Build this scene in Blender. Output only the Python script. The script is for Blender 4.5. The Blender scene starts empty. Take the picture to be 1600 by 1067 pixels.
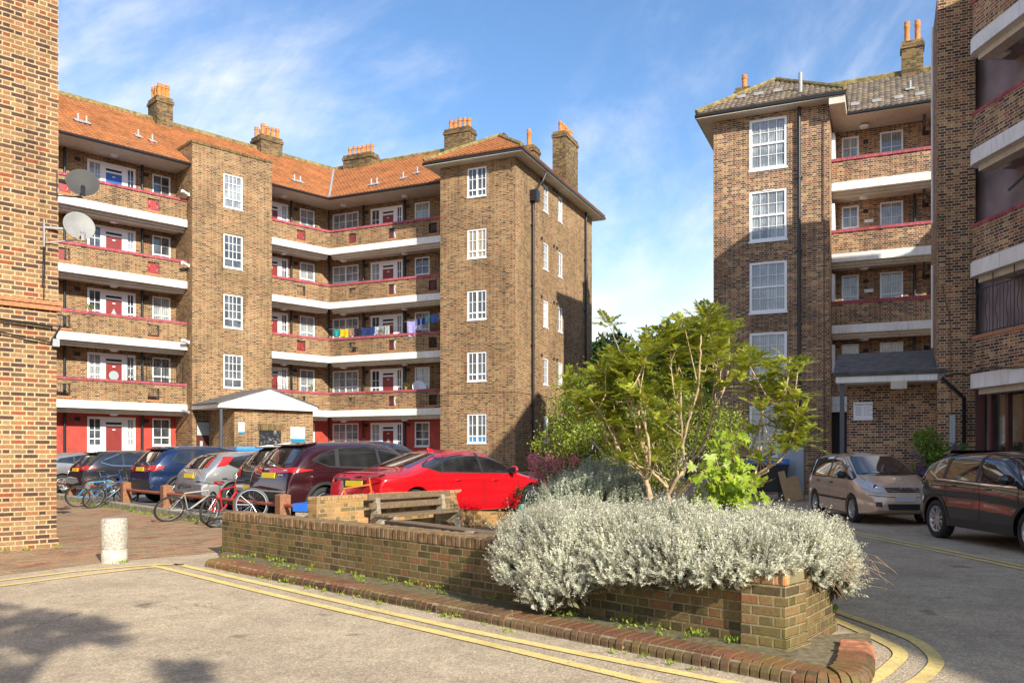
import bpy, bmesh, math, random
from mathutils import Vector, Matrix
import numpy as np
R=math.radians
sc=bpy.context.scene; COL=sc.collection
random.seed(7); RNG=np.random.default_rng(7)
FPX,XC,YH,EYE=1302.,800.,710.,1.5
# ------------------------------------------------------------------ helpers
def tag(o,label=None,cat=None,group=None,kind=None):
    if label: o['label']=label
    if cat: o['category']=cat
    if group: o['group']=group
    if kind: o['kind']=kind
    return o
def empty(name,loc,rz=0,label=None,cat=None,group=None):
    o=bpy.data.objects.new(name,None); COL.objects.link(o)
    o.location=loc; o.rotation_euler=(0,0,rz); o.empty_display_size=.2
    return tag(o,label,cat,group)
class MB:
    """collects polygons, then links them as ONE mesh object"""
    def __init__(s): s.v=[];s.f=[];s.m=[];s.smooth=False
    def add(s,vs,fs,mi=0):
        b=len(s.v); s.v+= [tuple(p) for p in vs]
        for f in fs: s.f.append(tuple(i+b for i in f)); s.m.append(mi)
        return s
    def quad(s,a,b,c,d,mi=0): return s.add([a,b,c,d],[(0,1,2,3)],mi)
    def hexa(s,p,mi=0):   # p: 4 bottom (ccw), 4 top
        return s.add(p,[(3,2,1,0),(4,5,6,7),(0,1,5,4),(1,2,6,5),(2,3,7,6),(3,0,4,7)],mi)
    def box(s,x0,x1,y0,y1,z0,z1,mi=0,M=None):
        p=[(x0,y0,z0),(x1,y0,z0),(x1,y1,z0),(x0,y1,z0),(x0,y0,z1),(x1,y0,z1),(x1,y1,z1),(x0,y1,z1)]
        if M is not None: p=[M@Vector(q) for q in p]
        return s.hexa(p,mi)
    def bar(s,a,b,w,h,up=(0,0,1),mi=0):
        a=Vector(a);b=Vector(b);d=(b-a).normalized();u=Vector(up)
        if abs(d.dot(u))>.98:u=Vector((1,0,0))
        x=d.cross(u).normalized()*w/2;y=x.cross(d).normalized()*h/2
        p=[a-x-y,a+x-y,b+x-y,b-x-y,a-x+y,a+x+y,b+x+y,b-x+y]
        return s.hexa(p,mi)
    def tube(s,pts,r,n=8,mi=0,cap=True):
        pts=[Vector(p) for p in pts]; N=len(pts)
        rs=r if isinstance(r,(list,tuple)) else [r]*N
        b=len(s.v); prev=None
        for i,p in enumerate(pts):
            d=(pts[min(i+1,N-1)]-pts[max(i-1,0)]).normalized()
            if prev is None:
                x=d.orthogonal().normalized()
            else:
                x=(prev-d*prev.dot(d))
                x=x.normalized() if x.length>1e-6 else d.orthogonal().normalized()
            prev=x; y=d.cross(x)
            for k in range(n):
                a=2*math.pi*k/n; s.v.append(tuple(p+(x*math.cos(a)+y*math.sin(a))*rs[i]))
        for i in range(N-1):
            for k in range(n):
                s.f.append((b+i*n+k,b+i*n+(k+1)%n,b+(i+1)*n+(k+1)%n,b+(i+1)*n+k)); s.m.append(mi)
        if cap:
            s.f.append(tuple(b+k for k in range(n))[::-1]); s.m.append(mi)
            s.f.append(tuple(b+(N-1)*n+k for k in range(n))); s.m.append(mi)
        return s
    def lathe(s,prof,n=24,M=None,mi=0,close=True):
        M=M or Matrix(); b=len(s.v)
        for (r,z) in prof:
            for k in range(n):
                a=2*math.pi*k/n; s.v.append(tuple(M@Vector((r*math.cos(a),r*math.sin(a),z))))
        L=len(prof)
        for i in range(L-1):
            for k in range(n):
                s.f.append((b+i*n+k,b+i*n+(k+1)%n,b+(i+1)*n+(k+1)%n,b+(i+1)*n+k)); s.m.append(mi)
        if close:
            s.f.append(tuple(b+k for k in range(n))[::-1]); s.m.append(mi)
            s.f.append(tuple(b+(L-1)*n+k for k in range(n))); s.m.append(mi)
        return s
    def torus(s,R0,r,M=None,n=28,k=8,mi=0,sq=1.0):
        M=M or Matrix(); b=len(s.v)
        for i in range(n):
            a=2*math.pi*i/n
            for j in range(k):
                c=2*math.pi*j/k; rr=R0+r*math.cos(c)
                s.v.append(tuple(M@Vector((rr*math.cos(a),r*sq*math.sin(c),rr*math.sin(a)))))
        for i in range(n):
            for j in range(k):
                s.f.append((b+i*k+j,b+i*k+(j+1)%k,b+((i+1)%n)*k+(j+1)%k,b+((i+1)%n)*k+j)); s.m.append(mi)
        return s
    def grid(s,P,mi=0,flip=False):
        nr=len(P);nc=len(P[0]);b=len(s.v)
        for r in P: s.v+= [tuple(p) for p in r]
        for i in range(nr-1):
            for j in range(nc-1):
                q=(b+i*nc+j,b+i*nc+j+1,b+(i+1)*nc+j+1,b+(i+1)*nc+j)
                s.f.append(q[::-1] if flip else q); s.m.append(mi)
        return s
    def build(s,name,mat,parent=None,smooth=None,loc=None,world=True,bevel=0,uvs=None):
        """vertices are world coordinates unless world=False"""
        me=bpy.data.meshes.new(name)
        off=Vector((0,0,0))
        if world:
            if parent is not None:
                off=WL(parent)
            elif loc is not None: off=Vector(loc)
        vs=[(p[0]-off.x,p[1]-off.y,p[2]-off.z) for p in s.v] if off.length>0 else s.v
        me.from_pydata(vs,[],s.f)
        mats=mat if isinstance(mat,(list,tuple)) else [mat]
        for m in mats: me.materials.append(m)
        if len(mats)>1: me.polygons.foreach_set('material_index',s.m)
        uvbox(me)
        if uvs is not None:
            li=np.empty(len(me.loops),dtype=np.int32); me.loops.foreach_get('vertex_index',li); me.uv_layers[0].data.foreach_set('uv',np.array(uvs)[li].ravel())
        sm=s.smooth if smooth is None else smooth
        if sm: me.polygons.foreach_set('use_smooth',[True]*len(me.polygons))
        me.update()
        o=bpy.data.objects.new(name,me); COL.objects.link(o)
        if parent is not None: o.parent=parent
        elif world and loc is not None: o.location=loc
        if sm and sm!='all':
            try: me.set_sharp_from_angle(angle=R(38))
            except Exception: pass
        if bevel:
            b=o.modifiers.new('b','BEVEL'); b.width=bevel; b.segments=2; b.limit_method='ANGLE'
        return o
def WL(o):
    v=Vector((0,0,0))
    while o is not None: v=v+Vector(o.location); o=o.parent
    return v
def uvbox(me):
    uv=me.uv_layers.new(name='UVMap')
    n=len(me.vertices); co=np.empty(n*3); me.vertices.foreach_get('co',co); co=co.reshape(-1,3)
    P=len(me.polygons)
    if P==0: return
    nor=np.empty(P*3); me.polygons.foreach_get('normal',nor); nor=nor.reshape(-1,3)
    lt=np.empty(P,dtype=np.int32); me.polygons.foreach_get('loop_total',lt)
    li=np.empty(len(me.loops),dtype=np.int32); me.loops.foreach_get('vertex_index',li)
    pn=np.repeat(nor,lt,axis=0); c=co[li]
    flat=np.abs(pn[:,2])>.96
    t=np.stack([-pn[:,1],pn[:,0],np.zeros(len(pn))],1); L=np.linalg.norm(t,axis=1,keepdims=True); L[L<1e-6]=1; t/=L
    w=np.cross(pn,t)
    u=np.where(flat,c[:,0],(c*t).sum(1)); v=np.where(flat,c[:,1],(c*w).sum(1))
    uv.data.foreach_set('uv',np.stack([u,v],1).ravel())
def copy_tree(root,loc=None,rz=None,label=None,group=None):
    r=root.copy(); COL.objects.link(r)
    if loc is not None: r.location=loc
    if rz is not None: r.rotation_euler=(0,0,rz)
    if label: r['label']=label
    if group: r['group']=group
    def rec(a,b):
        for ch in list(a.children):
            c=ch.copy(); COL.objects.link(c); c.parent=b; rec(ch,c)
    rec(root,r)
    return r
class Fr:
    """a facade frame: s along the wall, d out of the wall, z up (metres)"""
    def __init__(s,o,u,n): s.o=o;s.u=u;s.n=n
    def P(s,a,d,z): return (s.o[0]+s.u[0]*a+s.n[0]*d, s.o[1]+s.u[1]*a+s.n[1]*d, z)
    def s_at(s,px,d=0):
        r=(px-XC)/FPX; ox=s.o[0]+s.n[0]*d; oy=s.o[1]+s.n[1]*d
        return (r*oy-ox)/(s.u[0]-r*s.u[1])
    def box(s,mb,s0,s1,d0,d1,z0,z1,mi=0):
        p=[s.P(s0,d1,z0),s.P(s1,d1,z0),s.P(s1,d0,z0),s.P(s0,d0,z0)]
        q=[(a[0],a[1],z1) for a in p]
        mb.hexa(p+q,mi)
    def wall(s,mb,s0,s1,z0,z1,d,holes=(),rev=.1,mi=0,ends=True,thick=0):
        xs=sorted({s0,s1,*[h[0] for h in holes],*[h[1] for h in holes]}); zs=sorted({z0,z1,*[h[2] for h in holes],*[h[3] for h in holes]})
        xs=[x for x in xs if s0-1e-6<=x<=s1+1e-6]; zs=[z for z in zs if z0-1e-6<=z<=z1+1e-6]
        for i in range(len(xs)-1):
            for j in range(len(zs)-1):
                cx=(xs[i]+xs[i+1])/2; cz=(zs[j]+zs[j+1])/2
                if any(h[0]<cx<h[1] and h[2]<cz<h[3] for h in holes): continue
                for dd,fl in ((d,0),(d-thick,1)) if thick else ((d,0),):
                    q=[s.P(xs[i],dd,zs[j]),s.P(xs[i+1],dd,zs[j]),s.P(xs[i+1],dd,zs[j+1]),s.P(xs[i],dd,zs[j+1])]
                    if fl:q=q[::-1]
                    mb.quad(*q,mi)
        for h in holes:
            a,b,c,e=h[:4]; r=thick or rev
            mb.quad(s.P(a,d,c),s.P(a,d,e),s.P(a,d-r,e),s.P(a,d-r,c),mi)
            mb.quad(s.P(b,d,e),s.P(b,d,c),s.P(b,d-r,c),s.P(b,d-r,e),mi)
            mb.quad(s.P(a,d,e),s.P(b,d,e),s.P(b,d-r,e),s.P(a,d-r,e),mi)
            mb.quad(s.P(b,d,c),s.P(a,d,c),s.P(a,d-r,c),s.P(b,d-r,c),mi)
        if thick and ends:
            mb.quad(s.P(s0,d-thick,z0),s.P(s0,d,z0),s.P(s0,d,z1),s.P(s0,d-thick,z1),mi)
            mb.quad(s.P(s1,d,z0),s.P(s1,d-thick,z0),s.P(s1,d-thick,z1),s.P(s1,d,z1),mi)
            mb.quad(s.P(s0,d,z1),s.P(s1,d,z1),s.P(s1,d-thick,z1),s.P(s0,d-thick,z1),mi)
            mb.quad(s.P(s1,d,z0),s.P(s0,d,z0),s.P(s0,d-thick,z0),s.P(s1,d-thick,z0),mi)
# ------------------------------------------------------------------ materials
class NT:
    def __init__(s,name):
        m=bpy.data.materials.new(name); m.use_nodes=True; s.m=m; s.t=m.node_tree; s.b=s.t.nodes['Principled BSDF']
    def n(s,ty,**k):
        x=s.t.nodes.new(ty)
        for a,b in k.items(): setattr(x,a,b)
        return x
    def l(s,a,b): s.t.links.new(a,b)
    def val(s,x,sock):
        if isinstance(x,(int,float)): sock.default_value=x
        else: s.l(x,sock)
    def math(s,op,a,b=0,c=0,clamp=False):
        x=s.n('ShaderNodeMath',operation=op); x.use_clamp=clamp
        s.val(a,x.inputs[0]); s.val(b,x.inputs[1]); s.val(c,x.inputs[2]); return x.outputs[0]
    def ramp(s,fac,stops,interp='LINEAR'):
        r=s.n('ShaderNodeValToRGB'); e=r.color_ramp; e.interpolation=interp
        while len(e.elements)<len(stops): e.elements.new(.5)
        for i,(p,c) in enumerate(stops):
            e.elements[i].position=p; e.elements[i].color=(c[0],c[1],c[2],1) if not isinstance(c,(int,float)) else (c,c,c,1)
        s.l(fac,r.inputs[0]); return r.outputs[0]
    def mix(s,f,a,b,mode='MIX'):
        x=s.n('ShaderNodeMix',data_type='RGBA',blend_type=mode)
        s.val(f,x.inputs[0])
        for v,k in ((a,6),(b,7)):
            if isinstance(v,(tuple,list)): x.inputs[k].default_value=(v[0],v[1],v[2],1)
            else: s.l(v,x.inputs[k])
        return x.outputs[2]
    def noise(s,vec,scale,detail=3,rough=.55,dim='3D'):
        x=s.n('ShaderNodeTexNoise',noise_dimensions=dim); x.inputs['Scale'].default_value=scale
        x.inputs['Detail'].default_value=detail; x.inputs['Roughness'].default_value=rough
        if vec is not None: s.l(vec,x.inputs['Vector'])
        return x.outputs['Fac']
    def geo(s): return s.n('ShaderNodeNewGeometry').outputs['Position']
    def obj(s): return s.n('ShaderNodeTexCoord').outputs['Object']
    def uv(s): return s.n('ShaderNodeTexCoord').outputs['UV']
    def bump(s,h,strength=.5,dist=.01):
        x=s.n('ShaderNodeBump'); x.inputs['Strength'].default_value=strength; x.inputs['Distance'].default_value=dist
        s.l(h,x.inputs['Height']); s.l(x.outputs[0],s.b.inputs['Normal'])
    def base(s,c):
        if isinstance(c,(tuple,list)): s.b.inputs['Base Color'].default_value=(c[0],c[1],c[2],1)
        else: s.l(c,s.b.inputs['Base Color'])
    def set(s,**k):
        for a,b in k.items():
            i=s.b.inputs[a.replace('_',' ')]
            if isinstance(b,(int,float,tuple)): i.default_value=b
            else: s.l(b,i)
MATS={}
def plain(name,c,rough=.6,metal=0,coat=0,var=.12,scale=6,spec=.5,bump=0):
    if name in MATS: return MATS[name]
    t=NT(name); p=t.geo()
    nz=t.noise(p,scale,4)
    f=t.ramp(nz,[(.3,1-var),(.7,1+var*.6)])
    t.base(t.mix(1.0,c,f,'MULTIPLY'))
    t.set(Roughness=rough,Metallic=metal,Coat_Weight=coat,Coat_Roughness=.04); t.b.inputs['Specular IOR Level'].default_value=spec
    if bump: t.bump(t.noise(p,scale*8,3),bump,.004)
    MATS[name]=t.m; return t.m
def brick(name,pal,mortar,L=.2275,Hc=.1135,ch=.0755,j=.0135,dirt=.30,moss=0,vert=False,bump=.6,hdark=.0):
    """Flemish bond: stretcher+header alternate in each course. pal: colour stops for a per-brick random number"""
    t=NT(name); sp=t.n('ShaderNodeSeparateXYZ'); t.l(t.uv(),sp.inputs[0]); u,v=sp.outputs[0],sp.outputs[1]
    if vert: u,v=v,u
    # slight wobble so the courses are not ruled lines
    g=t.geo()
    wob=t.math('MULTIPLY',t.math('SUBTRACT',t.noise(g,9,2),.5),.006)
    u=t.math('ADD',u,wob); v=t.math('ADD',v,t.math('MULTIPLY',wob,.8))
    row=t.math('FLOOR',t.math('DIVIDE',v,ch)); fv=t.math('FRACT',t.math('DIVIDE',v,ch))
    T=L+Hc
    par=t.math('MULTIPLY',t.math('FRACT',t.math('MULTIPLY',row,.5)),2)      # 0 / 1
    uu=t.math('DIVIDE',t.math('ADD',u,t.math('MULTIPLY',par,T/2)),T)
    cell=t.math('FLOOR',uu); fu=t.math('MULTIPLY',t.math('FRACT',uu),T)
    hd=t.math('GREATER_THAN',fu,L)
    dl=t.math('MINIMUM',fu,t.math('ABSOLUTE',t.math('SUBTRACT',fu,L)))
    dl=t.math('MINIMUM',dl,t.math('SUBTRACT',T,fu))
    dv=t.math('MULTIPLY',t.math('MINIMUM',fv,t.math('SUBTRACT',1,fv)),ch)
    dist=t.math('MINIMUM',dl,dv)
    rag=t.math('MULTIPLY',t.math('SUBTRACT',t.noise(g,55,2),.5),.006)
    mk=t.n('ShaderNodeMapRange'); t.l(t.math('ADD',dist,rag),mk.inputs[0]); mk.inputs[1].default_value=j*.42; mk.inputs[2].default_value=j*.72
    mask=mk.outputs[0]                                                       # 1 = brick
    cx=t.n('ShaderNodeCombineXYZ'); t.l(t.math('ADD',t.math('MULTIPLY',cell,2),hd),cx.inputs[0]); t.l(row,cx.inputs[1])
    wn=t.n('ShaderNodeTexWhiteNoise',noise_dimensions='2D'); t.l(cx.outputs[0],wn.inputs['Vector'])
    rnd=wn.outputs['Value']
    if hdark: rnd=t.math('SUBTRACT',rnd,t.math('MULTIPLY',hd,hdark),clamp=True)
    colr=t.ramp(rnd,pal,'CONSTANT')
    # within-brick mottling
    mot=t.ramp(t.noise(g,38,4,.7),[(.25,.62),(.6,1.12),(.8,1.3)])
    colr=t.mix(1.0,colr,mot,'MULTIPLY')
    mcol=t.mix(1.0,mortar,t.ramp(t.noise(g,24,3),[(.3,.75),(.7,1.15)]),'MULTIPLY')
    c=t.mix(mask,mcol,colr)
    d=t.ramp(t.noise(g,.55,5,.65),[(.3,1-dirt),(.62,1.08)])
    c=t.mix(1.0,c,d,'MULTIPLY')
    ms=t.n('ShaderNodeMapping'); ms.inputs['Scale'].default_value=(1.6,1.6,.16); t.l(g,ms.inputs[0])
    c=t.mix(1.0,c,t.ramp(t.noise(ms.outputs[0],1.6,5,.7),[(.30,.66),(.46,1.),(.7,1.10)]),'MULTIPLY')   # rain streaks and soot
    if moss:
        mf=t.math('MULTIPLY',t.ramp(t.noise(g,2.6,6,.75),[(.45,0.),(.68,1.)]),moss)
        c=t.mix(mf,c,(.16,.15,.035))
    t.base(c); t.set(Roughness=.9); t.b.inputs['Specular IOR Level'].default_value=.2
    h=t.math('ADD',t.math('MULTIPLY',mask,1),t.math('MULTIPLY',t.noise(g,60,4,.7),.45))
    t.bump(h,bump,.008)
    MATS[name]=t.m; return t.m
tan=[(0,(.13,.075,.045)),(.10,(.22,.13,.065)),(.27,(.34,.20,.085)),(.45,(.46,.30,.13)),(.66,(.36,.215,.095)),(.80,(.48,.25,.10)),(.91,(.38,.14,.06))]
near=[(0,(.125,.082,.062)),(.18,(.20,.125,.075)),(.34,(.40,.26,.12)),(.52,(.48,.32,.15)),(.62,(.27,.155,.085)),(.78,(.46,.23,.10)),(.92,(.40,.13,.06))]
dark=[(0,(.060,.040,.034)),(.25,(.105,.062,.045)),(.45,(.17,.095,.055)),(.62,(.23,.14,.07)),(.76,(.20,.085,.05)),(.88,(.30,.20,.095))]
plant=[(0,(.10,.07,.035)),(.25,(.17,.115,.05)),(.5,(.24,.15,.065)),(.72,(.29,.175,.07)),(.88,(.31,.12,.055))]
old=[(0,(.07,.05,.035)),(.35,(.13,.085,.045)),(.6,(.20,.125,.06)),(.85,(.26,.155,.07))]
def dim(p,r,g,b): return [(q,(c[0]*r,c[1]*g,c[2]*b)) for q,c in p]
tan=dim(tan,.60,.57,.60); near=dim(near,.64,.58,.62); plant=[(0,(.085,.06,.032)),(.25,(.13,.09,.042)),(.5,(.17,.11,.05)),(.75,(.21,.13,.058)),(.92,(.23,.105,.05))]; dark=dim(dark,1.5,1.38,1.35)
M_tan=brick('yellow_stock_brick',tan,(.48,.365,.22))
M_near=brick('pale_stock_brick',near,(.50,.36,.20),dirt=.18,j=.0175)
M_dark=brick('brown_stock_brick',dark,(.62,.48,.31),dirt=.4,hdark=.06,j=.0145)
M_plant=brick('mossy_planter_brick',plant,(.27,.22,.12),moss=.5,dirt=.35,bump=1.,j=.0135)
M_chim=brick('mossy_chimney_brick',old,(.20,.155,.085),moss=.25,dirt=.4)
M_rear=brick('orange_garden_brick',[(0,(.2,.12,.06)),(.3,(.36,.21,.09)),(.6,(.44,.25,.10)),(.85,(.50,.22,.08))],(.40,.30,.17),moss=.35)
M_solj=brick('brick_on_edge',plant,(.30,.24,.14),L=.076,Hc=.076,ch=.5,j=.01,moss=.6)
M_red=plain('red_painted_masonry',(.42,.05,.03),.6,var=.25,scale=3,bump=.5)
def streaky(name,c,rough,lo):
    t=NT(name); g=t.geo(); ms=t.n('ShaderNodeMapping'); ms.inputs['Scale'].default_value=(5,5,.7); t.l(g,ms.inputs[0])
    k=t.mix(1.,c,t.ramp(t.noise(ms.outputs[0],2.0,6,.75),[(.30,lo),(.48,1.),(.7,1.03)]),'MULTIPLY'); k=t.mix(1.,k,t.ramp(t.noise(g,1.3,5,.6),[(.3,(.86,.83,.76)),(.6,(1.,1.,1.))]),'MULTIPLY')
    t.base(k); t.set(Roughness=rough); MATS[name]=t.m; return t.m
M_white=streaky('white_paint',(.80,.78,.74),.5,.72)
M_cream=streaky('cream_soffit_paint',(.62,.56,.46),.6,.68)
M_upvc=plain('white_plastic',(.82,.82,.82),.3,var=.03)
M_pink=brick('red_painted_coping',[(0,(.36,.085,.105)),(.5,(.40,.11,.13)),(.8,(.33,.08,.10))],(.31,.07,.09),L=.076,Hc=.076,ch=.5,j=.008,dirt=.15,bump=.4)
M_black=plain('black_cast_iron',(.018,.018,.02),.35,var=.2)
M_dkgrey=plain('dark_grey_metal',(.07,.075,.085),.4,var=.15)
M_grey=plain('grey_metal',(.35,.38,.40),.45,var=.15)
M_lead=plain('grey_lead',(.33,.33,.33),.55,var=.25)
M_orange=plain('orange_terracotta',(.50,.20,.055),.85,var=.4,scale=9)
M_obrick=plain('orange_brick_tile',(.46,.19,.085),.85,var=.35,scale=22)
M_doorred=plain('dark_red_door_paint',(.23,.035,.03),.35,var=.1)
M_doorblue=plain('blue_door_paint',(.02,.10,.42),.35,var=.05)
M_panelred=plain('red_panel',(.40,.035,.035),.5,var=.15)
M_inside=plain('dark_interior',(.03,.025,.025),.8)
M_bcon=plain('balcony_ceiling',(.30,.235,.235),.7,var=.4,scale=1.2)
def mk_glass(name,base,top,fold=0,rough=.06):
    t=NT(name); sp=t.n('ShaderNodeSeparateXYZ'); t.l(t.uv(),sp.inputs[0]); g=t.geo()
    c=t.mix(t.ramp(t.noise(g,1.7,3),[(.4,0.),(.6,1.)]),base,top)
    if fold:
        w=t.math('SINE',t.math('ADD',t.math('MULTIPLY',sp.outputs[0],70),t.math('MULTIPLY',t.noise(g,3,2),9)))
        c=t.mix(1.0,c,t.ramp(t.math('ADD',t.math('MULTIPLY',w,.5),.5),[(0,.6),(1,1.)]),'MULTIPLY')
        if fold==2:
            vv=t.n('ShaderNodeTexVoronoi'); vv.inputs['Scale'].default_value=16; t.l(g,vv.inputs['Vector'])
            c=t.mix(.6,c,t.ramp(vv.outputs[0],[(.1,(.25,.27,.27)),(.35,(.75,.77,.75))]),'MULTIPLY')
    t.base(c); t.set(Roughness=rough,Coat_Weight=.6,Coat_Roughness=.02); t.b.inputs['Specular IOR Level'].default_value=.6
    MATS[name]=t.m; return t.m
G_dark=mk_glass('dark_window_glass',(.035,.04,.045),(.10,.11,.12))
G_net=mk_glass('net_curtained_glass',(.22,.24,.25),(.40,.43,.44),1)
G_lace=mk_glass('lace_curtained_glass',(.38,.40,.41),(.55,.57,.57),2)
G_blue=mk_glass('blue_lined_glass',(.02,.16,.36),(.03,.22,.45))
G_tan=mk_glass('tan_curtained_glass',(.35,.27,.17),(.45,.36,.24),1)
G_mist=mk_glass('frosted_glass',(.35,.42,.42),(.45,.52,.52))
G_blind=mk_glass('blind_behind_glass',(.42,.40,.36),(.55,.53,.48))
G_curt=mk_glass('dark_curtained_glass',(.10,.06,.05),(.17,.12,.10),1)
GL=[G_dark,G_net,G_dark,G_lace,G_dark,G_blind,G_net,G_dark,G_curt,G_net,G_dark]
def tiles(name,pal,moss,row=.30,col=.235):
    t=NT(name); sp=t.n('ShaderNodeSeparateXYZ'); t.l(t.uv(),sp.inputs[0]); u,v=sp.outputs[0],sp.outputs[1]; g=t.geo()
    rv=t.math('DIVIDE',v,row); ru=t.math('DIVIDE',u,col)
    cx=t.n('ShaderNodeCombineXYZ'); t.l(t.math('FLOOR',ru),cx.inputs[0]); t.l(t.math('FLOOR',rv),cx.inputs[1])
    wn=t.n('ShaderNodeTexWhiteNoise',noise_dimensions='2D'); t.l(cx.outputs[0],wn.inputs['Vector'])
    c=t.ramp(wn.outputs['Value'],pal)
    c=t.mix(1.0,c,t.ramp(t.noise(g,1.1,5,.6),[(.3,.72),(.65,1.12)]),'MULTIPLY')
    c=t.mix(1.0,c,t.ramp(t.noise(g,14,4,.7),[(.3,.75),(.65,1.15)]),'MULTIPLY')
    if moss: c=t.mix(t.math('MULTIPLY',t.ramp(t.noise(g,1.6,7,.8),[(.5,0.),(.66,1.)]),moss),c,(.30,.27,.12))
    t.base(c); t.set(Roughness=.85)
    fr=t.math('FRACT',rv); fu=t.math('FRACT',ru)
    roll=t.math('SINE',t.math('MULTIPLY',ru,2*math.pi))
    step=t.math('SUBTRACT',1,fr)
    t.bump(t.noise(g,40,4,.7),.6,.01)
    MATS[name]=t.m; return t.m
M_tile=tiles('orange_pantiles',[(0,(.30,.11,.038)),(.3,(.37,.135,.042)),(.7,(.41,.155,.048)),(1,(.35,.145,.055))],.12,row=.27,col=.2)
M_tileb=tiles('brown_pantiles',[(0,(.13,.10,.08)),(.4,(.20,.155,.12)),(.8,(.29,.22,.15)),(1,(.17,.14,.12))],.5,row=.27,col=.2)
M_felt=plain('grey_roof_felt',(.12,.115,.11),.9,var=.4,scale=4,bump=.6)
M_ridge=plain('mossy_ridge',(.24,.19,.075),.95,var=.6,scale=5,bump=1.)
def asphalt(name,c1,c2,speck=1.0,patch=.25):
    t=NT(name); g=t.geo()
    f=t.noise(g,70,5,.8); c=t.mix(t.ramp(f,[(.36,0.),(.64,1.)]),c1,c2)
    v=t.n('ShaderNodeTexVoronoi'); v.inputs['Scale'].default_value=62; t.l(g,v.inputs['Vector'])
    c=t.mix(.55*speck,c,t.ramp(v.outputs['Color'],[(.1,.35),(.5,1.),(.9,1.9)]),'MULTIPLY')
    c=t.mix(1.0,c,t.ramp(t.noise(g,.8,6,.65),[(.3,1-patch),(.65,1.1)]),'MULTIPLY')
    c=t.mix(1.0,c,t.ramp(t.noise(g,5,5,.65),[(.3,.84),(.65,1.08)]),'MULTIPLY')
    c=t.mix(1.0,c,t.ramp(t.noise(g,2.1,3,.5),[(.26,.55),(.34,1.)]),'MULTIPLY')   # oil stains
    cv=t.n('ShaderNodeTexVoronoi',feature='DISTANCE_TO_EDGE'); cv.inputs['Scale'].default_value=.42; wv=t.n('ShaderNodeVectorMath',operation='ADD'); t.l(g,wv.inputs[0]); nn=t.n('ShaderNodeTexNoise'); nn.inputs['Scale'].default_value=2.2; nn.inputs['Detail'].default_value=6; t.l(g,nn.inputs['Vector']); t.l(nn.outputs['Color'],wv.inputs[1]); t.l(wv.outputs[0],cv.inputs['Vector'])
    ck=t.math('MULTIPLY',t.ramp(cv.outputs['Distance'],[(.0,1.),(.006,0.)]),t.ramp(t.noise(g,.45,2),[(.5,0.),(.6,.6)]))
    c=t.mix(ck,c,(.05,.045,.04))
    t.base(c); t.set(Roughness=.93); t.b.inputs['Specular IOR Level'].default_value=.25
    t.bump(t.math('ADD',f,t.math('MULTIPLY',v.outputs['Distance'],1.)),.7,.008)
    MATS[name]=t.m; return t.m
M_road=asphalt('worn_asphalt',(.36,.285,.195),(.58,.475,.335),.65)
M_road2=asphalt('grey_asphalt',(.13,.12,.115),(.25,.23,.215))
M_pave=None
def paving(name):
    t=NT(name); g=t.geo()
    mp=t.n('ShaderNodeMapping'); mp.inputs['Rotation'].default_value=(0,0,R(-44)); t.l(g,mp.inputs[0])
    b=t.n('ShaderNodeTexBrick'); t.l(mp.outputs[0],b.inputs['Vector']); b.inputs['Scale'].default_value=1
    b.inputs['Brick Width'].default_value=.215; b.inputs['Row Height'].default_value=.105; b.inputs['Mortar Size'].default_value=.006
    b.inputs['Color1'].default_value=(0,0,0,1); b.inputs['Color2'].default_value=(1,1,1,1); b.inputs['Mortar'].default_value=(.5,.5,.5,1)
    c=t.ramp(b.outputs['Color'],[(0,(.16,.085,.05)),(.35,(.30,.15,.08)),(.7,(.42,.19,.095)),(1,(.34,.22,.12))])
    c=t.mix(t.ramp(t.noise(g,.9,6,.7),[(.42,0.),(.62,.65)]),c,(.34,.27,.15))
    c=t.mix(1.0,c,t.ramp(t.noise(g,12,4,.7),[(.3,.75),(.65,1.15)]),'MULTIPLY')
    c=t.mix(b.outputs['Fac'],c,(.17,.135,.07))
    t.base(c); t.set(Roughness=.9)
    t.bump(t.math('ADD',t.math('MULTIPLY',b.outputs['Fac'],-1),t.math('MULTIPLY',t.noise(g,30,3),.4)),.7,.01)
    return t.m
M_pave=paving('block_paving')
def linepaint():
    t=NT('worn_yellow_paint'); g=t.geo()
    w=t.ramp(t.noise(g,22,8,.85),[(.40,0.),(.50,1.)])
    c=t.mix(w,(.50,.41,.25),(.80,.60,.20))
    c=t.mix(1.0,c,t.ramp(t.noise(g,3,4),[(.3,.8),(.7,1.08)]),'MULTIPLY')
    t.base(c); t.set(Roughness=.85); t.bump(t.noise(g,90,3),.4,.004)
    # worn through: the paint is really missing in places
    a=t.ramp(t.noise(g,34,8,.85),[(.36,0.),(.42,1.)]); t.l(a,t.b.inputs['Alpha'])
    return t.m
M_line=linepaint()
M_conc=plain('weathered_concrete',(.52,.48,.40),.9,var=.35,scale=14,bump=.8)
M_kerb=plain('mossy_kerb_concrete',(.30,.27,.17),.95,var=.45,scale=7,bump=.9)
M_soil=plain('planter_soil',(.07,.05,.03),1.,var=.4,scale=20,bump=1.)
M_woodred=plain('weathered_red_timber',(.27,.12,.06),.85,var=.35,scale=18,bump=.6)
M_wood=plain('weathered_bench_timber',(.17,.115,.065),.85,var=.35,scale=20,bump=.6)
M_railred=plain('rusty_red_rail',(.34,.085,.04),.6,var=.35,scale=18)
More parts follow.
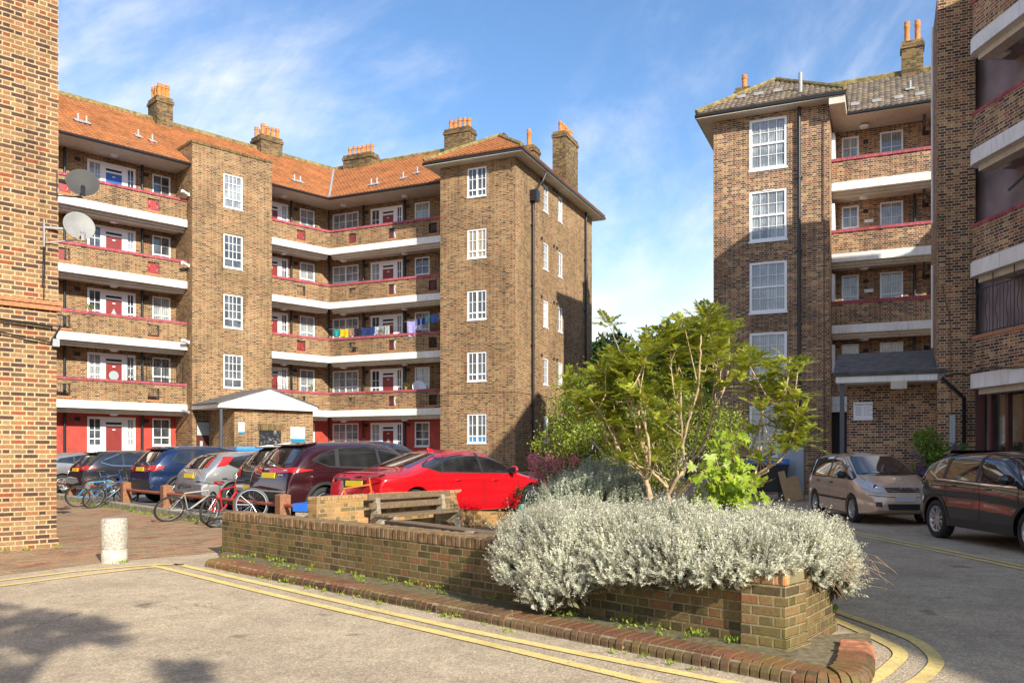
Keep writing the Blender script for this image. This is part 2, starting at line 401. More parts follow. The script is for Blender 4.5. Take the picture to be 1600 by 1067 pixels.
# ------------------------------------------------------------------ geometry of the place
uA=(.712,.702);nA=(.702,-.712);uB=(.9137,-.4063);nB=(-.4063,-.9137)
K=(-9.14,41.75)
FA=Fr(K,uA,nA);FB=Fr(K,uB,nB)
FC=Fr((-1.546,36.6),uB,nB); _c=FC.P(1.84,0,0); FCR=Fr(_c[:2],(.4063,.9137),(.9137,-.4063))
FD=Fr((9.647,31.4),uB,nB); FG=Fr((11.49,22.5),uB,nB)
LV=[.7,3.4,6.1,8.8,11.5]; EAVE=14.15
GZ=.15
def sheet(name,pts,z,mat,kind='structure',sides=0):
    mb=MB(); n=len(pts)
    mb.add([(x,y,z) for x,y in pts],[tuple(range(n))])
    if sides:
        for i in range(n):
            a=pts[i];b=pts[(i+1)%n]
            mb.quad((a[0],a[1],z-sides),(b[0],b[1],z-sides),(b[0],b[1],z),(a[0],a[1],z))
    o=mb.build(name,mat); tag(o,kind=kind); return o
sheet('ground',[(-300,-200),(300,-200),(300,500),(-300,500)],0,M_road)
# block paving: a curved front edge where it meets the road
sheet('brick_paving',[(-40,-20),(-12.5,-1.4),(-9.2,5.1),(-6.35,10.33),(-5.7,11.56),(-5.2,12.1),(-4.7,12.55),(-4.45,12.9),(-2.6,14.0),(-3.2,14.9),(-20,33.6),(-45,33)],.004,M_pave)
bay=[(-3.05,14.1),(.2,18.3),(1.6,20.6),(3.5,26),(5,34),(0,42),(-9,48),(-45,48),(-45,33.2),(-19.6,32.85),(-6.86,18.5)]
sheet('parking_bay',bay,GZ,M_road2,sides=.16)
KD=(.665,-.747)
def kerbpt(t,off=0): return (-6.86+KD[0]*t+.747*off, 18.5+KD[1]*t+.665*off)   # off: into the bay
mb=MB(); t=-15.
while t<5.3:
    a=kerbpt(t,.0);b=kerbpt(t+.9,.0);c=kerbpt(t+.9,.26);d=kerbpt(t,.26); h=GZ+.012+random.uniform(-.006,.008)
    mb.hexa([(d[0],d[1],-.02),(c[0],c[1],-.02),(b[0],b[1],-.02),(a[0],a[1],-.02),(d[0],d[1],h),(c[0],c[1],h),(b[0],b[1],h),(a[0],a[1],h)]); t+=.915
tag(mb.build('kerb',M_kerb,bevel=.015),kind='structure')
def ribbon(mb,pts,w,z):
    P=[Vector((x,y,0)) for x,y in pts]
    # resample with catmull-rom
    Q=[]
    for i in range(len(P)-1):
        p0=P[max(i-1,0)];p1=P[i];p2=P[i+1];p3=P[min(i+2,len(P)-1)]
        for k in range(8):
            t=k/8; Q.append(.5*((2*p1)+(p2-p0)*t+(2*p0-5*p1+4*p2-p3)*t*t+(3*p1-p0-3*p2+p3)*t**3))
    Q.append(P[-1]); L=[];Rr=[]
    for i,q in enumerate(Q):
        d=(Q[min(i+1,len(Q)-1)]-Q[max(i-1,0)]).normalized(); n=Vector((-d.y,d.x,0))*(w/2)
        L.append((q.x+n.x,q.y+n.y,z));Rr.append((q.x-n.x,q.y-n.y,z))
    mb.grid([Rr,L])
mb=MB()
ribbon(mb,[(-9.0,4.6),(-6.06,9.93),(-5.3,10.95),(-4.75,11.35),(-4.45,11.3)],.10,.008)
ribbon(mb,[(-4.6,11.42),(-4.3,11.1),(-2.4,9.15),(-.32,7.04),(1.45,5.45),(1.85,5.15),(2.33,5.48),(2.72,5.95),(2.94,6.32),(2.97,6.78),(2.92,7.57),(2.75,9.2)],.105,.008)
ribbon(mb,[(-8.75,4.45),(-5.83,9.48),(-5.1,10.7),(-4.72,11.12)],.10,.008)
ribbon(mb,[(-4.85,11.2),(-4.5,10.9),(-2.6,8.95),(-.31,6.7),(.86,5.52),(1.55,4.9),(2.1,4.98),(2.61,5.43),(2.87,5.73),(3.09,6.07),(3.22,6.55),(3.23,6.95),(3.09,8.0),(2.95,9.4)],.105,.0085)
tag(mb.build('road_markings',M_line),kind='structure')
mb=MB()
ribbon(mb,[(6.95,2.),(6.86,11.16),(6.64,16.1),(6.75,19),(7.3,22.5),(8.4,26.2)],.10,.008)
ribbon(mb,[(6.76,2.),(6.67,10.85),(6.44,15.6),(6.52,19),(7.05,22.7),(8.1,26.4)],.10,.008)
tag(mb.build('road_markings',M_line),kind='structure')
# ------------------------------------------------------------------ windows, doors, balconies
WN=[0]
def glass_pick(): WN[0]+=1; return GL[(WN[0]*7+WN[0]//3)%len(GL)]
def casement(fr,s0,s1,z0,z1,d,parent,cols=2,lower=.3,bars=2,glass=None,lowglass=None,fw=.06,open_=False,name='window'):
    """white framed casement: a wide lower light, small panes above. sits in a reveal, d is the frame's outer face"""
    mb=MB(); fd=.06; zl=z0+(z1-z0)*lower
    B=lambda a,b,c,e,x=0,y=0: fr.box(mb,a,b,d-fd+y,d+x,c,e)
    B(s0,s1,z0,z0+fw);B(s0,s1,z1-fw,z1);B(s0,s0+fw,z0+fw,z1-fw);B(s1-fw,s1,z0+fw,z1-fw)
    B(s0-.015,s1+.015,z0-.04,z0-.002,.05)                       # sill
    cw=(s1-s0)/cols
    if lower>0: B(s0+fw,s1-fw,zl-.03,zl+.03,-.004)
    for i in range(cols):
        a=s0+i*cw; b=a+cw
        if i: B(a-.035,a+.035,z0+fw,z1-fw,-.002)
        if bars:
            m=(a+b)/2; B(m-.011,m+.011,z0+fw,z1-fw,-.012,.02)
            zt=zl+.03 if lower>0 else z0+fw
            for k in range(1,bars):
                zz=zt+(z1-fw-zt)*k/bars; B(a+.03,b-.03,zz-.011,zz+.011,-.014,.02)
    w=mb.build(name,M_upvc,parent)
    pm=MB(); dd=d-fd+.012
    zb=zl if (lower>0 and lowglass) else z0+fw*.5
    pm.quad(fr.P(s0+fw*.5,dd,zb),fr.P(s1-fw*.5,dd,zb),fr.P(s1-fw*.5,dd,z1-fw*.5),fr.P(s0+fw*.5,dd,z1-fw*.5))
    pm.build('pane',glass or glass_pick(),w)
    if lower>0 and lowglass:
        pm=MB(); pm.quad(fr.P(s0+fw*.5,dd,z0+.03),fr.P(s1-fw*.5,dd,z0+.03),fr.P(s1-fw*.5,dd,zl),fr.P(s0+fw*.5,dd,zl)); pm.build('pane',lowglass,w)
    return w
def doorset(fr,s0,s1,F,d,parent,door=None,panel=None,wide=(.24,.62,.62,.93)):
    """white surround holding a door between two narrow side windows"""
    W=s1-s0; a=s0; x1=s0+W*.29; x2=x1+W*.07; x3=x2+W*.37; x4=x3+W*.08
    top=F+2.40; mb=MB()
    B=lambda p,q,c,e,x=0.,y=0: fr.box(mb,p,q,d-.07+y,d+x,c,e)
    B(s0,s1,top-.10,top,.02)
    for p,q in ((s0,s0+.09),(x1-.05,x2+.035),(x3-.035,x4+.05),(s1-.09,s1)): B(p,q,F,top-.1)
    for p,q in ((s0+.09,x1-.05),(x4+.05,s1-.09)):
        B(p,q,F,F+1.16,-.02); B(p,q,F+1.16,F+1.22,.01); B(p,q,F+1.44,F+1.50,-.004)
        m=(p+q)/2; B(m-.012,m+.012,F+1.22,top-.1,-.02,.02); B(p,q,F+1.82,F+1.845,-.022,.02)
    B(x2+.035,x3-.035,F+2.0,F+2.08,-.005); B(x2+.035,x3-.035,F+2.18,top-.1,-.01)
    w=mb.build('door_surround',M_upvc,parent,)
    for p,q in ((s0+.09,x1-.05),(x4+.05,s1-.09)):
        pm=MB(); pm.quad(fr.P(p,d-.045,F+1.2),fr.P(q,d-.045,F+1.2),fr.P(q,d-.045,top-.1),fr.P(p,d-.045,top-.1)); pm.build('pane',glass_pick(),w)
    pm=MB(); pm.quad(fr.P(x2,d-.045,F+2.05),fr.P(x3,d-.045,F+2.05),fr.P(x3,d-.045,top-.1),fr.P(x2,d-.045,top-.1)); pm.build('letter_grille',M_inside,w)
    dm=MB(); fr.box(dm,x2+.037,x3-.037,d-.068,d-.02,F+.02,F+1.998); 
    do=dm.build('door',door or M_doorred,w)
    cx=(x2+x3)/2; pm=MB()
    if panel=='round':
        n=20; pm.add([fr.P(cx+.2*math.cos(6.283*k/n),d-.015,F+1.48+.2*math.sin(6.283*k/n)) for k in range(n)],[tuple(range(n))])
    elif panel=='diamond': pm.add([fr.P(cx-.11,d-.015,F+1.42),fr.P(cx,d-.015,F+1.19),fr.P(cx+.11,d-.015,F+1.42),fr.P(cx,d-.015,F+1.65)],[(0,1,2,3)])
    if panel: pm.build('door_light',G_mist,w)
    pm=MB(); fr.box(pm,cx-.06,cx+.06,d-.02,d-.012,F+1.84,F+1.88); pm.build('number_plate',M_upvc,w)
    return w
def wiggle(fr,mb,s,d,z0,z1,amp,r=.009,n=10,ph=1):
    pts=[fr.P(s+amp*ph*math.sin(2*math.pi*k/n*1.5),d,z0+(z1-z0)*k/n) for k in range(n+1)]
    mb.tube(pts,r,5)
def grille(fr,s0,s1,z0,z1,d,parent):
    mb=MB(); r=.009
    for z in (z0+.015,z1-.015): mb.tube([fr.P(s0,d,z),fr.P(s1,d,z)],r,5)
    n=6
    for k in range(n+1):
        s=s0+(s1-s0)*(k/n); s=min(max(s,s0+.012),s1-.012)
        if k in (1,5): wiggle(fr,mb,s,d,z0,z1,.028,ph=1 if k==1 else -1)
        else: mb.tube([fr.P(s,d,z0),fr.P(s,d,z1)],r,5)
    return mb.build('vent_grille',M_black,parent,smooth=True)
def railing(fr,s0,s1,z0,z1,zt,d,parent,step=.13):
    mb=MB()
    mb.tube([fr.P(s0,d,z1),fr.P(s1,d,z1)],.014,6); mb.tube([fr.P(s0,d,z0+.06),fr.P(s1,d,z0+.06)],.012,6)
    n=int((s1-s0)/step)
    for k in range(n+1):
        s=s0+(s1-s0)*k/n
        if k%3==1: wiggle(fr,mb,s,d,z0+.06,z1,.035)
        elif k%6==0: mb.tube([fr.P(s,d,z0),fr.P(s,d,zt)],.014,6)
        else: mb.tube([fr.P(s,d,z0+.06),fr.P(s,d,z1)],.008,5)
    return mb.build('security_railing',M_black,parent,smooth=True)
def balcony(fr,s0,s1,F,parent,vents=(),pm=None,pan=(),cop=M_pink,db=-1.15,brk=M_tan,ea=0,eb=0,fh=.31,ftop=.29,ph=1.17,endcap=(1,1)):
    """parapet wall with pierced vents, coping, white slab edge, soffit. ea/eb: mitre shift at each end per metre of depth"""
    w=MB(); th=.23
    fr.wall(w,s0,s1,F+ftop,F+ph-.075,0,[(a,b,F+.44,F+.93) for a,b in vents],thick=th)
    b=w.build('balcony',brk,parent)
    c=MB(); fr.box(c,s0,s1,-th-.03,.04,F+ph-.073,F+ph+.035); c.build('coping',cop,b)
    f=MB(); fr.box(f,s0,s1,-.3,.06,F+ftop-fh,F+ftop-.002); f.build('slab_edge',M_white,b)
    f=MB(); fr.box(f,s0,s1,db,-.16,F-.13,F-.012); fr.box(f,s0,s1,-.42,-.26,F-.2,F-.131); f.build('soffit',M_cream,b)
    for i,(a,e) in enumerate(vents):
        sl=MB(); fr.box(sl,a-.06,e+.06,-.05,.012,F+.36,F+.438); sl.build('vent_sill',M_obrick,b)
        grille(fr,a,e,F+.44,F+.93,-.04,b)
        k=pan[i] if i<len(pan) else 0
        if k:
            p=MB()
            if k==1: fr.box(p,a,e,-.10,-.085,F+.441,F+.929)
            else: fr.box(p,a,a+(e-a)*.62,-.10,-.085,F+.441,F+.929)
            p.build('vent_panel',{1:M_panelred,2:M_doorred,3:M_panelred}[k],b)
    return b
def pipe(fr,s,d,z0,z1,parent,r=.055,brk=2.7,mat=None):
    mb=MB(); mb.tube([fr.P(s,d,z0),fr.P(s,d,z1)],r,10)
    z=z0+.9
    while z<z1: mb.tube([fr.P(s,d,z-.04),fr.P(s,d,z+.04)],r*1.35,10); fr.box(mb,s-r*1.9,s+r*1.9,d-.09,d-.02,z-.02,z+.02); z+=brk
    return mb.build('drainpipe',mat or M_black,parent,smooth=True)
def pot(mb,x,y,z,h=.6,r=.13):
    M=Matrix.Translation((x,y,z)); mb.lathe([(r*1.05,0),(r*1.0,.06),(r*.86,.1),(r*.80,h*.72),(r*.98,h*.76),(r*.98,h*.82),(r*.82,h*.86),(r*.88,h),(r*.66,h),(r*.6,h*.8)],14,M)
def chimney(fr,s0,s1,d0,d1,z0,z1,n,parent,mat=None,rows=1,h=.62,lead=True):
    mb=MB(); fr.box(mb,s0,s1,d0,d1,z0,z1-.30); fr.box(mb,s0-.05,s1+.05,d0-.05,d1+.05,z1-.30,z1-.15); fr.box(mb,s0,s1,d0,d1,z1-.15,z1)
    c=mb.build('chimney',mat or M_chim,parent)
    fl=MB(); x=(s0+s1)/2
    for r_ in range(rows):
        for k in range(n):
            m=MB()
            if rows>1 or (s1-s0)>(d1-d0): ss=s0+.2+(s1-s0-.4)*(k/(max(n-1,1))); dd=(d0+d1)/2 if rows==1 else d0+.2+(d1-d0-.4)*r_/(rows-1)
            else: ss=(s0+s1)/2; dd=d0+.2+(d1-d0-.4)*(k/(max(n-1,1)))
            p=fr.P(ss,dd,0); pot(m,p[0],p[1],z1-.02,h*random.uniform(.88,1.08),.125); m.build('chimney_pot',M_orange,c,smooth=True)
    if lead:
        m=MB(); fr.box(m,s0-.03,s1+.03,d1,d1+.03,z0+.0,z0+.35); m.build('lead_flashing',M_lead,c)
    return c
def roofvent(fr,s,d,z,parent,n=2):
    z+=.10; mb=MB()
    for k in range(n):
        p=Vector(fr.P(s+k*.33,d,z)); mb.tube([p-Vector((0,0,.1)),p+Vector((0,0,.28))],.042,8)
    for k in range(n):
        q=[fr.P(s+k*.33-.16,d+.15,z-.09),fr.P(s+k*.33+.16,d+.15,z-.09),fr.P(s+k*.33+.16,d-.14,z+.08),fr.P(s+k*.33-.16,d-.14,z+.08)]
        mb.hexa(q+[(a,b,c+.03) for a,b,c in q])
    mb.build('roof_vent',M_lead,parent,smooth=True)
def gutter(pts,parent,r=.075):
    mb=MB(); mb.tube(pts,r,8); return mb.build('gutter',M_black,parent,smooth=True)
def soffit(pts,z,parent,th=.06,mat=None):
    mb=MB(); n=len(pts); mb.add([(x,y,z) for x,y in pts]+[(x,y,z+th) for x,y in pts],[tuple(range(n))[::-1],tuple(range(n,2*n))]+[(i,(i+1)%n,n+(i+1)%n,n+i) for i in range(n)])
    return mb.build('eaves_soffit',mat or M_cream,parent)
def roofplane(mb,*pts,th=.10):
    P=[Vector(p) for p in pts]; n=(P[1]-P[0]).cross(P[2]-P[0]).normalized(); n=n if n.z>0 else -n; k=len(P)
    order=list(range(k))
    if (P[1]-P[0]).cross(P[2]-P[0]).z<0: order=order[::-1]
    mb.add([tuple(p) for p in P]+[tuple(p-n*th) for p in P],[tuple(order),tuple(i+k for i in order[::-1])]+[(order[i],order[(i+1)%k],order[(i+1)%k]+k,order[i]+k)[::-1] for i in range(k)])
class Tiles:
    """real rolled tiles: every course is a lapped, corrugated strip"""
    def __init__(s): s.V=[];s.F=[];s.U=[]
    def face(s,poly,U,row=.27,col=.2,amp=.034,lap=.040):
        P=[Vector(p) for p in poly]; n=(P[1]-P[0]).cross(P[2]-P[0]).normalized(); n=n if n.z>0 else -n
        U=Vector((U[0],U[1],0)).normalized(); V=n.cross(U).normalized()
        if V.z<0: V=-V
        q=[((p-P[0]).dot(U),(p-P[0]).dot(V)) for p in P]; vmin=min(a[1] for a in q);vmax=max(a[1] for a in q); v=vmin-.04; j=0
        while v<vmax-.02:
            vm=min(max(v+row*.5,vmin+.01),vmax-.01); xs=[]
            for i in range(len(q)):
                (a,b),(c,d)=q[i],q[(i+1)%len(q)]
                if (b-vm)*(d-vm)<0: xs.append(a+(c-a)*(vm-b)/(d-b))
            if len(xs)>=2:
                lo,hi=min(xs),max(xs); k0=math.floor(lo/col*5);k1=math.ceil(hi/col*5); b=len(s.V); m=k1-k0+1
                jit=random.uniform(-.006,.006)
                for r,(vv,h) in enumerate(((v,-.01),(v,lap),(v+row+.03,.006))):
                    for k in range(k0,k1+1):
                        u=k*col/5; f=abs(math.sin(math.pi*u/col)); hh=h+(amp*f if r else 0)
                        s.V.append(tuple(P[0]+U*min(max(u,lo),hi)+V*(vv+jit)+n*hh)); s.U.append((u+.001,vv if r==2 else v+.01) if r<2 else (u+.001,v+row*.98))
                for r in range(2):
                    for k in range(m-1): s.F.append((b+r*m+k,b+r*m+k+1,b+(r+1)*m+k+1,b+(r+1)*m+k))
            v+=row; j+=1
    def build(s,name,mat,parent):
        m=MB(); m.add(s.V,s.F); o=m.build(name,mat,parent,uvs=[(u,v) for u,v in s.U]); return o
def isect(f1,d1,f2,d2):
    a=f1.P(0,d1,0);b=f2.P(0,d2,0); det=f1.u[0]*-f2.u[1]+f2.u[0]*f1.u[1]
    dx=b[0]-a[0];dy=b[1]-a[1]; t=(dx*-f2.u[1]+f2.u[0]*dy)/det
    return (a[0]+f1.u[0]*t,a[1]+f1.u[1]*t)
def sval(fr,p): return (p[0]-fr.o[0])*fr.u[0]+(p[1]-fr.o[1])*fr.u[1]
# ------------------------------------------------------------------ the long orange-roofed block
L1=empty('apartment_block',(*K,0),0,'long five storey yellow brick apartment block with orange tiled roof and red topped access balconies','apartment block')
WD=-1.2
Kw=isect(FA,WD,FB,WD); sAw=sval(FA,Kw); sBw=sval(FB,Kw)
A0=-24.; TL,TR=-7.24,-3.43           # left end (behind the near wall), stair tower
CL=7.21                               # tower wing's left face in FB's s
Dset_L=(-10.97,-9.0); Win_L=(-8.28,-7.48)
Dset_R=(-3.6,-1.62); Win_R=(-.97,-.12+.0)
Bw=(-.70,.90); Bd=(1.63,3.52); Bx=(4.21,5.05)
PAN={4:[1,1],3:[3,1],2:[0,0],1:[0,0],}
mbA=MB(); mbA2=MB(); mbB=MB(); mred=MB(); mred2=MB()
for k,F in enumerate(LV):
    ztop=LV[k+1] if k<4 else EAVE+.1
    zb=F if k else 0
    hl=[(Dset_L[0],Dset_L[1],F,F+2.4),(Win_L[0],Win_L[1],F+1.2,F+2.4),(-14.4,-12.5,F,F+2.4)]
    hr=[(Dset_R[0],Dset_R[1],F,F+2.4),(Win_R[0],Win_R[1],F+1.2,F+2.4)]
    hb=[(Bw[0],Bw[1],F+1.2,F+2.4),(Bd[0],Bd[1],F,F+2.4),(Bx[0],Bx[1],F+1.2,F+2.4)]
    ma,ma2,mbb=(mred,mred2,mred2) if k==0 else (mbA,mbA2,mbB)
    FA.wall(ma,A0,-6.9,zb,ztop,WD,hl); FA.wall(ma2,-3.8,sAw,zb,ztop,WD,hr); FB.wall(mbb,sBw,CL,zb,ztop,WD,hb)
    door=M_doorblue if k==4 else M_doorred; pn={2:'diamond',1:'round'}.get(k)
    doorset(FA,*Dset_L,F,WD-.01,L1,door,pn); casement(FA,*Win_L,F+1.2,F+2.4,WD-.01,L1,1)
    doorset(FA,-14.4,-12.5,F,WD-.01,L1)
    doorset(FA,*Dset_R,F,WD-.01,L1); casement(FA,*Win_R,F+1.2,F+2.4,WD-.01,L1,1,glass=G_net)
    casement(FB,*Bw,F+1.2,F+2.4,WD-.01,L1,2,glass=G_net); doorset(FB,*Bd,F,WD-.01,L1,panel='diamond' if k==0 else None)
    casement(FB,*Bx,F+1.2,F+2.4,WD-.01,L1,1)
    if k:
        v=[(-12.5,-11.99),(-8.94,-8.45)]
        bl=balcony(FA,A0,TL-.02,F,L1,v,None,PAN[k]); 
        br=balcony(FA,TR+.02,0,F,L1,[(-1.83,-1.37)],None,[[0],[0],[1],[0],[1]][k])
        bb=balcony(FB,0,CL-.02,F,L1,[(1.15,1.57),(3.46,3.86),(5.69,6.13)],None,[[0,0,0],[0,2,0],[0,2,0],[0,2,2],[1,2,0]][k])
        # corner fillet where the two balcony runs meet
        if k==1:
            railing(FA,-9.75,TL-.1,F+1.17,F+2.1,F+2.4,-.1,bl); railing(FA,TR+.1,-1.75,F+1.17,F+2.1,F+2.4,-.1,br)
    # bulkhead lamps and vents under each ceiling
    for fr,ss in ((FA,(-10.1,-2.2)),(FB,(.4,4.0,))):
        for s in ss:
            m=MB(); p=fr.P(s,-.62,F+2.7-.17 if k<4 else EAVE-.02); m.lathe([(.17,0),(.17,-.03),(.14,-.08),(.06,-.1)],16,Matrix.Translation((p[0],p[1],p[2]+.0))); m.build('bulkhead_lamp',M_upvc,L1,smooth=True)
    for fr,s in ((FA,-11.35),(FA,-8.55),(FA,-1.2),(FB,1.25+.15),(FB,3.85)):
        m=MB(); fr.box(m,s-.11,s+.11,WD,WD+.02,F+2.2,F+2.36); m.build('air_brick',M_inside,L1)
mbA.build('wall',M_tan,L1); mbA2.build('wall',M_tan,L1); mred2.build('wall',M_red,L1)['label']='red painted ground floor wall right of the stair tower'; mbB.build('wall',M_tan,L1)
o=mred.build('wall',M_red,L1); o['label']='red painted ground floor wall'
for fr,ss in ((FA,(-11.86,-8.75,-1.49)),(FB,(-.88,1.25,3.68))):
    for s in ss: pipe(fr,s,WD+.09,.1,EAVE,L1)
# stair tower
t=MB(); TZ=15.1; TD=.5
th=[(-5.80,-4.89,z,z+1.5) for z in (12.6,9.9,7.2,4.5)]
# entrance opening at the foot of the tower
FA.wall(t,TL,TR,0,TZ,TD,th+[(-7.05,-5.9,.15,3.0)],rev=.1)
for s,sg in ((TL,-1),(TR,1)):
    q=[FA.P(s,TD,0),FA.P(s,-4.5,0),FA.P(s,-4.5,TZ),FA.P(s,TD,TZ)]; t.quad(*(q[::-1] if sg<0 else q))
t.quad(FA.P(TL,TD,TZ),FA.P(TR,TD,TZ),FA.P(TR,-4.5,TZ),FA.P(TL,-4.5,TZ))
t.quad(FA.P(TR,-4.5,0),FA.P(TL,-4.5,0),FA.P(TL,-4.5,TZ),FA.P(TR,-4.5,TZ))
t.build('stair_tower',M_tan,L1)
c=MB(); FA.box(c,TL-.03,TR+.03,TD-.33,TD+.035,TZ,TZ+.11); FA.box(c,TL-.03,TL+.3,-4.5,TD-.33,TZ,TZ+.11); FA.box(c,TR-.3,TR+.03,-4.5,TD-.33,TZ,TZ+.11); c.build('tower_coping',M_solj,L1)
for i,h in enumerate(th): casement(FA,h[0],h[1],h[2],h[3],TD-.02,L1,1,lower=.27,bars=3,glass=[G_net,G_dark,G_dark,G_dark][i])
for w in L1.children:
    pass
# tower third muntin: extra bars make the 3-wide grid
m=MB()
for h in th:
    for f_ in (.3,.7):
        s=h[0]+(h[1]-h[0])*f_; FA.box(m,s-.01,s+.01,TD-.07,TD-.034,h[2]+.42,h[3]-.05)
m.build('glazing_bars',M_upvc,L1)
# entrance doors
m=MB(); FA.box(m,-7.05,-5.9,TD-.12,TD-.09,.15,3.0); e=m.build('entrance_door',plain('dark_red_timber',(.09,.02,.015),.4),L1)
m=MB(); FA.box(m,-6.98,-5.97,TD-.09,TD-.08,2.35,2.93); m.build('pane',G_mist,e)
for a in (-6.85,-6.35):
    m=MB(); FA.box(m,a,a+.13,TD-.09,TD-.08,.9,2.1); m.build('pane',G_mist,e)
m=MB(); FA.box(m,-6.2,-5.98,TD-.085,TD-.07,1.2,1.75); m.build('paper_notice',M_upvc,e)
# porch: gabled canopy and brick lobby
PO=L1
PDp=3.15; gl,gr,gp=-7.24,-2.62,-4.98
m=MB(); z0=3.45; ze=3.66; zp=4.34
def gab(d): return [FA.P(gl,d,z0),FA.P(gr,d,z0),FA.P(gr,d,ze),FA.P(gp,d,zp),FA.P(gl,d,ze)]
a=gab(PDp);b=gab(PDp-.06); m.add(a+b,[(0,1,2,3,4),(9,8,7,6,5)]+[(i,(i+1)%5+0,(i+1)%5+5,i+5)[::-1] for i in range(5)])
FA.box(m,gl-.02,gl+.03,TD,PDp-.06,z0,ze-.02); FA.box(m,gr-.03,gr+.02,0.1,PDp-.06,z0,ze-.02)
FA.box(m,gl+.03,gr-.03,TD,PDp-.07,z0,z0+.04)
po=m.build('porch_canopy',M_white,L1)
m=MB(); roofplane(m,FA.P(gl-.12,PDp+.05,ze-.0),FA.P(gp,PDp+.05,zp+.05),FA.P(gp,TD,zp+.05),FA.P(gl-.12,TD,ze-.0),th=.05); roofplane(m,FA.P(gr+.12,PDp+.05,ze),FA.P(gr+.12,.06,ze),FA.P(gp,.06,zp+.05),FA.P(gp,PDp+.05,zp+.05),th=.05)
m.build('porch_roof',M_felt,po)
m=MB(); FA.wall(m,-6.47,-2.70,0,3.45,2.9,[(-5.35,-4.3,1.35,2.55)],rev=.05)
m.quad(FA.P(-6.47,TD,0),FA.P(-6.47,2.9,0),FA.P(-6.47,2.9,3.45),FA.P(-6.47,TD,3.45)); m.quad(FA.P(-2.7,2.9,0),FA.P(-2.7,0,0),FA.P(-2.7,0,3.45),FA.P(-2.7,2.9,3.45))
# lobby walls stand beyond the open entrance strip
m.build('porch_wall',M_tan,po)
m=MB(); p=FA.P(-7.1,3.0,0); m.tube([(p[0],p[1],.1),(p[0],p[1],3.45)],.07,12); m.build('porch_column',M_dkgrey,po,smooth=True)
def smoky():
    t=NT('dark_board'); g=t.geo()
    mp=t.n('ShaderNodeTexCoord').outputs['Object']
    n=t.noise(g,4.5,6,.7); c=t.ramp(n,[(.5,(.022,.022,.026)),(.56,(.06,.06,.065)),(.66,(.42,.42,.42))])
    t.base(c); t.set(Roughness=.3); return t.m
m=MB(); FA.box(m,-5.33,-4.32,2.86,2.88,1.36,2.54); m.build('dark_board',smoky(),po)
m=MB(); FA.box(m,-5.45,-4.2,2.9,2.912,2.56,2.80); m.build('brick_lintel',M_solj,po)
# tower wing (right end)
m=MB(); CF=[(-.47,.47,z,z+1.28) for z in (12.82,10.12,7.42,4.72,2.02-.02)]
CRW=[(3.26,3.91,z,z+1.24) for z in (12.87,10.17,7.47,4.77,2.07)]+[(5.19,5.81,z,z+1.2) for z in (12.9,10.2,7.5,4.8,2.1)]
CZ=14.38
FC.wall(m,-1.82,1.84,0,4.2,0,CF[4:]); FC.wall(m,-1.82,1.84,4.28,CZ,0,CF[:4])
FCR.wall(m,0,10.37,0,4.2,0,[h for h in CRW if h[2]<4]); FCR.wall(m,0,10.37,4.28,CZ,0,[h for h in CRW if h[2]>4])
m.quad(FC.P(-1.82,-10,0),FC.P(-1.82,0,0),FC.P(-1.82,0,CZ),FC.P(-1.82,-10,CZ))
m.quad(FC.P(1.84,-10.37,0),FC.P(-1.82,-10.37,0),FC.P(-1.82,-10.37,CZ),FC.P(1.84,-10.37,CZ))
m.build('wall',M_tan,L1)
m=MB(); FC.box(m,-1.84,1.86,-.05,.03,4.2,4.28); FCR.box(m,.002,10.39,-.05,.03,4.2,4.28); m.build('string_course',M_tan,L1)
for i,h in enumerate(CF): casement(FC,*h,-.02,L1,2,lower=.24,bars=2,glass=[G_dark,G_tan,G_dark,G_dark,G_dark][i],lowglass=[None,None,None,None,G_blue][i])
for h in CRW: casement(FCR,*h,-.02,L1,1,lower=0,bars=2 if h[0]>5 else 3)
pipe(FCR,1.79,.1,.1,12.9,L1,.06); pipe(FCR,9.09,.1,.1,CZ-.05,L1,.06)
m=MB(); FCR.box(m,1.6,1.98,.02,.34,12.85,13.35); m.tube([FCR.P(1.8,.15,13.3),FCR.P(2.3,.35,13.9),FCR.P(2.4,.5,14.35)],.05,8); m.build('hopper_head',M_black,L1)
for z in (12.2,9.5,6.8,4.1):
    for s in (3.0,4.6,5.0):
        m=MB(); FCR.box(m,s-.07,s+.07,0,.06,z+1.95,z+2.06); m.build('extractor_vent',M_inside,L1)
# hipped roof of the tower wing
ov=.55; ez=CZ
e00=FC.P(-1.82-ov,ov,ez);e10=FC.P(1.84+ov,ov,ez);e11=FC.P(1.84+ov,-10.37-ov,ez);e01=FC.P(-1.82-ov,-10.37-ov,ez)
soffit([p[:2] for p in (e00,e10,e11,e01)],ez-.07,L1,.06)
mid=.01; hz=ez+.12; rz=hz+1.75
r0=FC.P(mid,-2.35,rz); r1=FC.P(mid,-8.0,rz)
up=lambda p,z:(p[0],p[1],z)
m=MB(); roofplane(m,up(e00,hz),up(e10,hz),r0); roofplane(m,up(e10,hz),up(e11,hz),r1,r0); roofplane(m,up(e11,hz),up(e01,hz),r1); roofplane(m,up(e01,hz),up(e00,hz),r0,r1)
hr=m.build('hipped_roof',M_tile,L1)
T=Tiles(); T.face([up(e00,hz),up(e10,hz),r0],uB); T.face([up(e10,hz),up(e11,hz),r1,r0],(.4063,.9137)); T.face([up(e01,hz),up(e00,hz),r0,r1],(.4063,.9137)); T.build('tile_courses',M_tile,hr)
gutter([up(e01,ez+.02),up(e00,ez+.02),up(e10,ez+.02),up(e11,ez+.02)],L1)
m=MB(); m.tube([Vector(up(e10,hz+.07)),Vector(r0)+Vector((0,0,.09)),Vector(r1)+Vector((0,0,.09))],.10,6); m.tube([Vector(up(e00,hz+.07)),Vector(r0)+Vector((0,0,.09))],.09,6); m.build('ridge_tiles',M_ridge,L1)
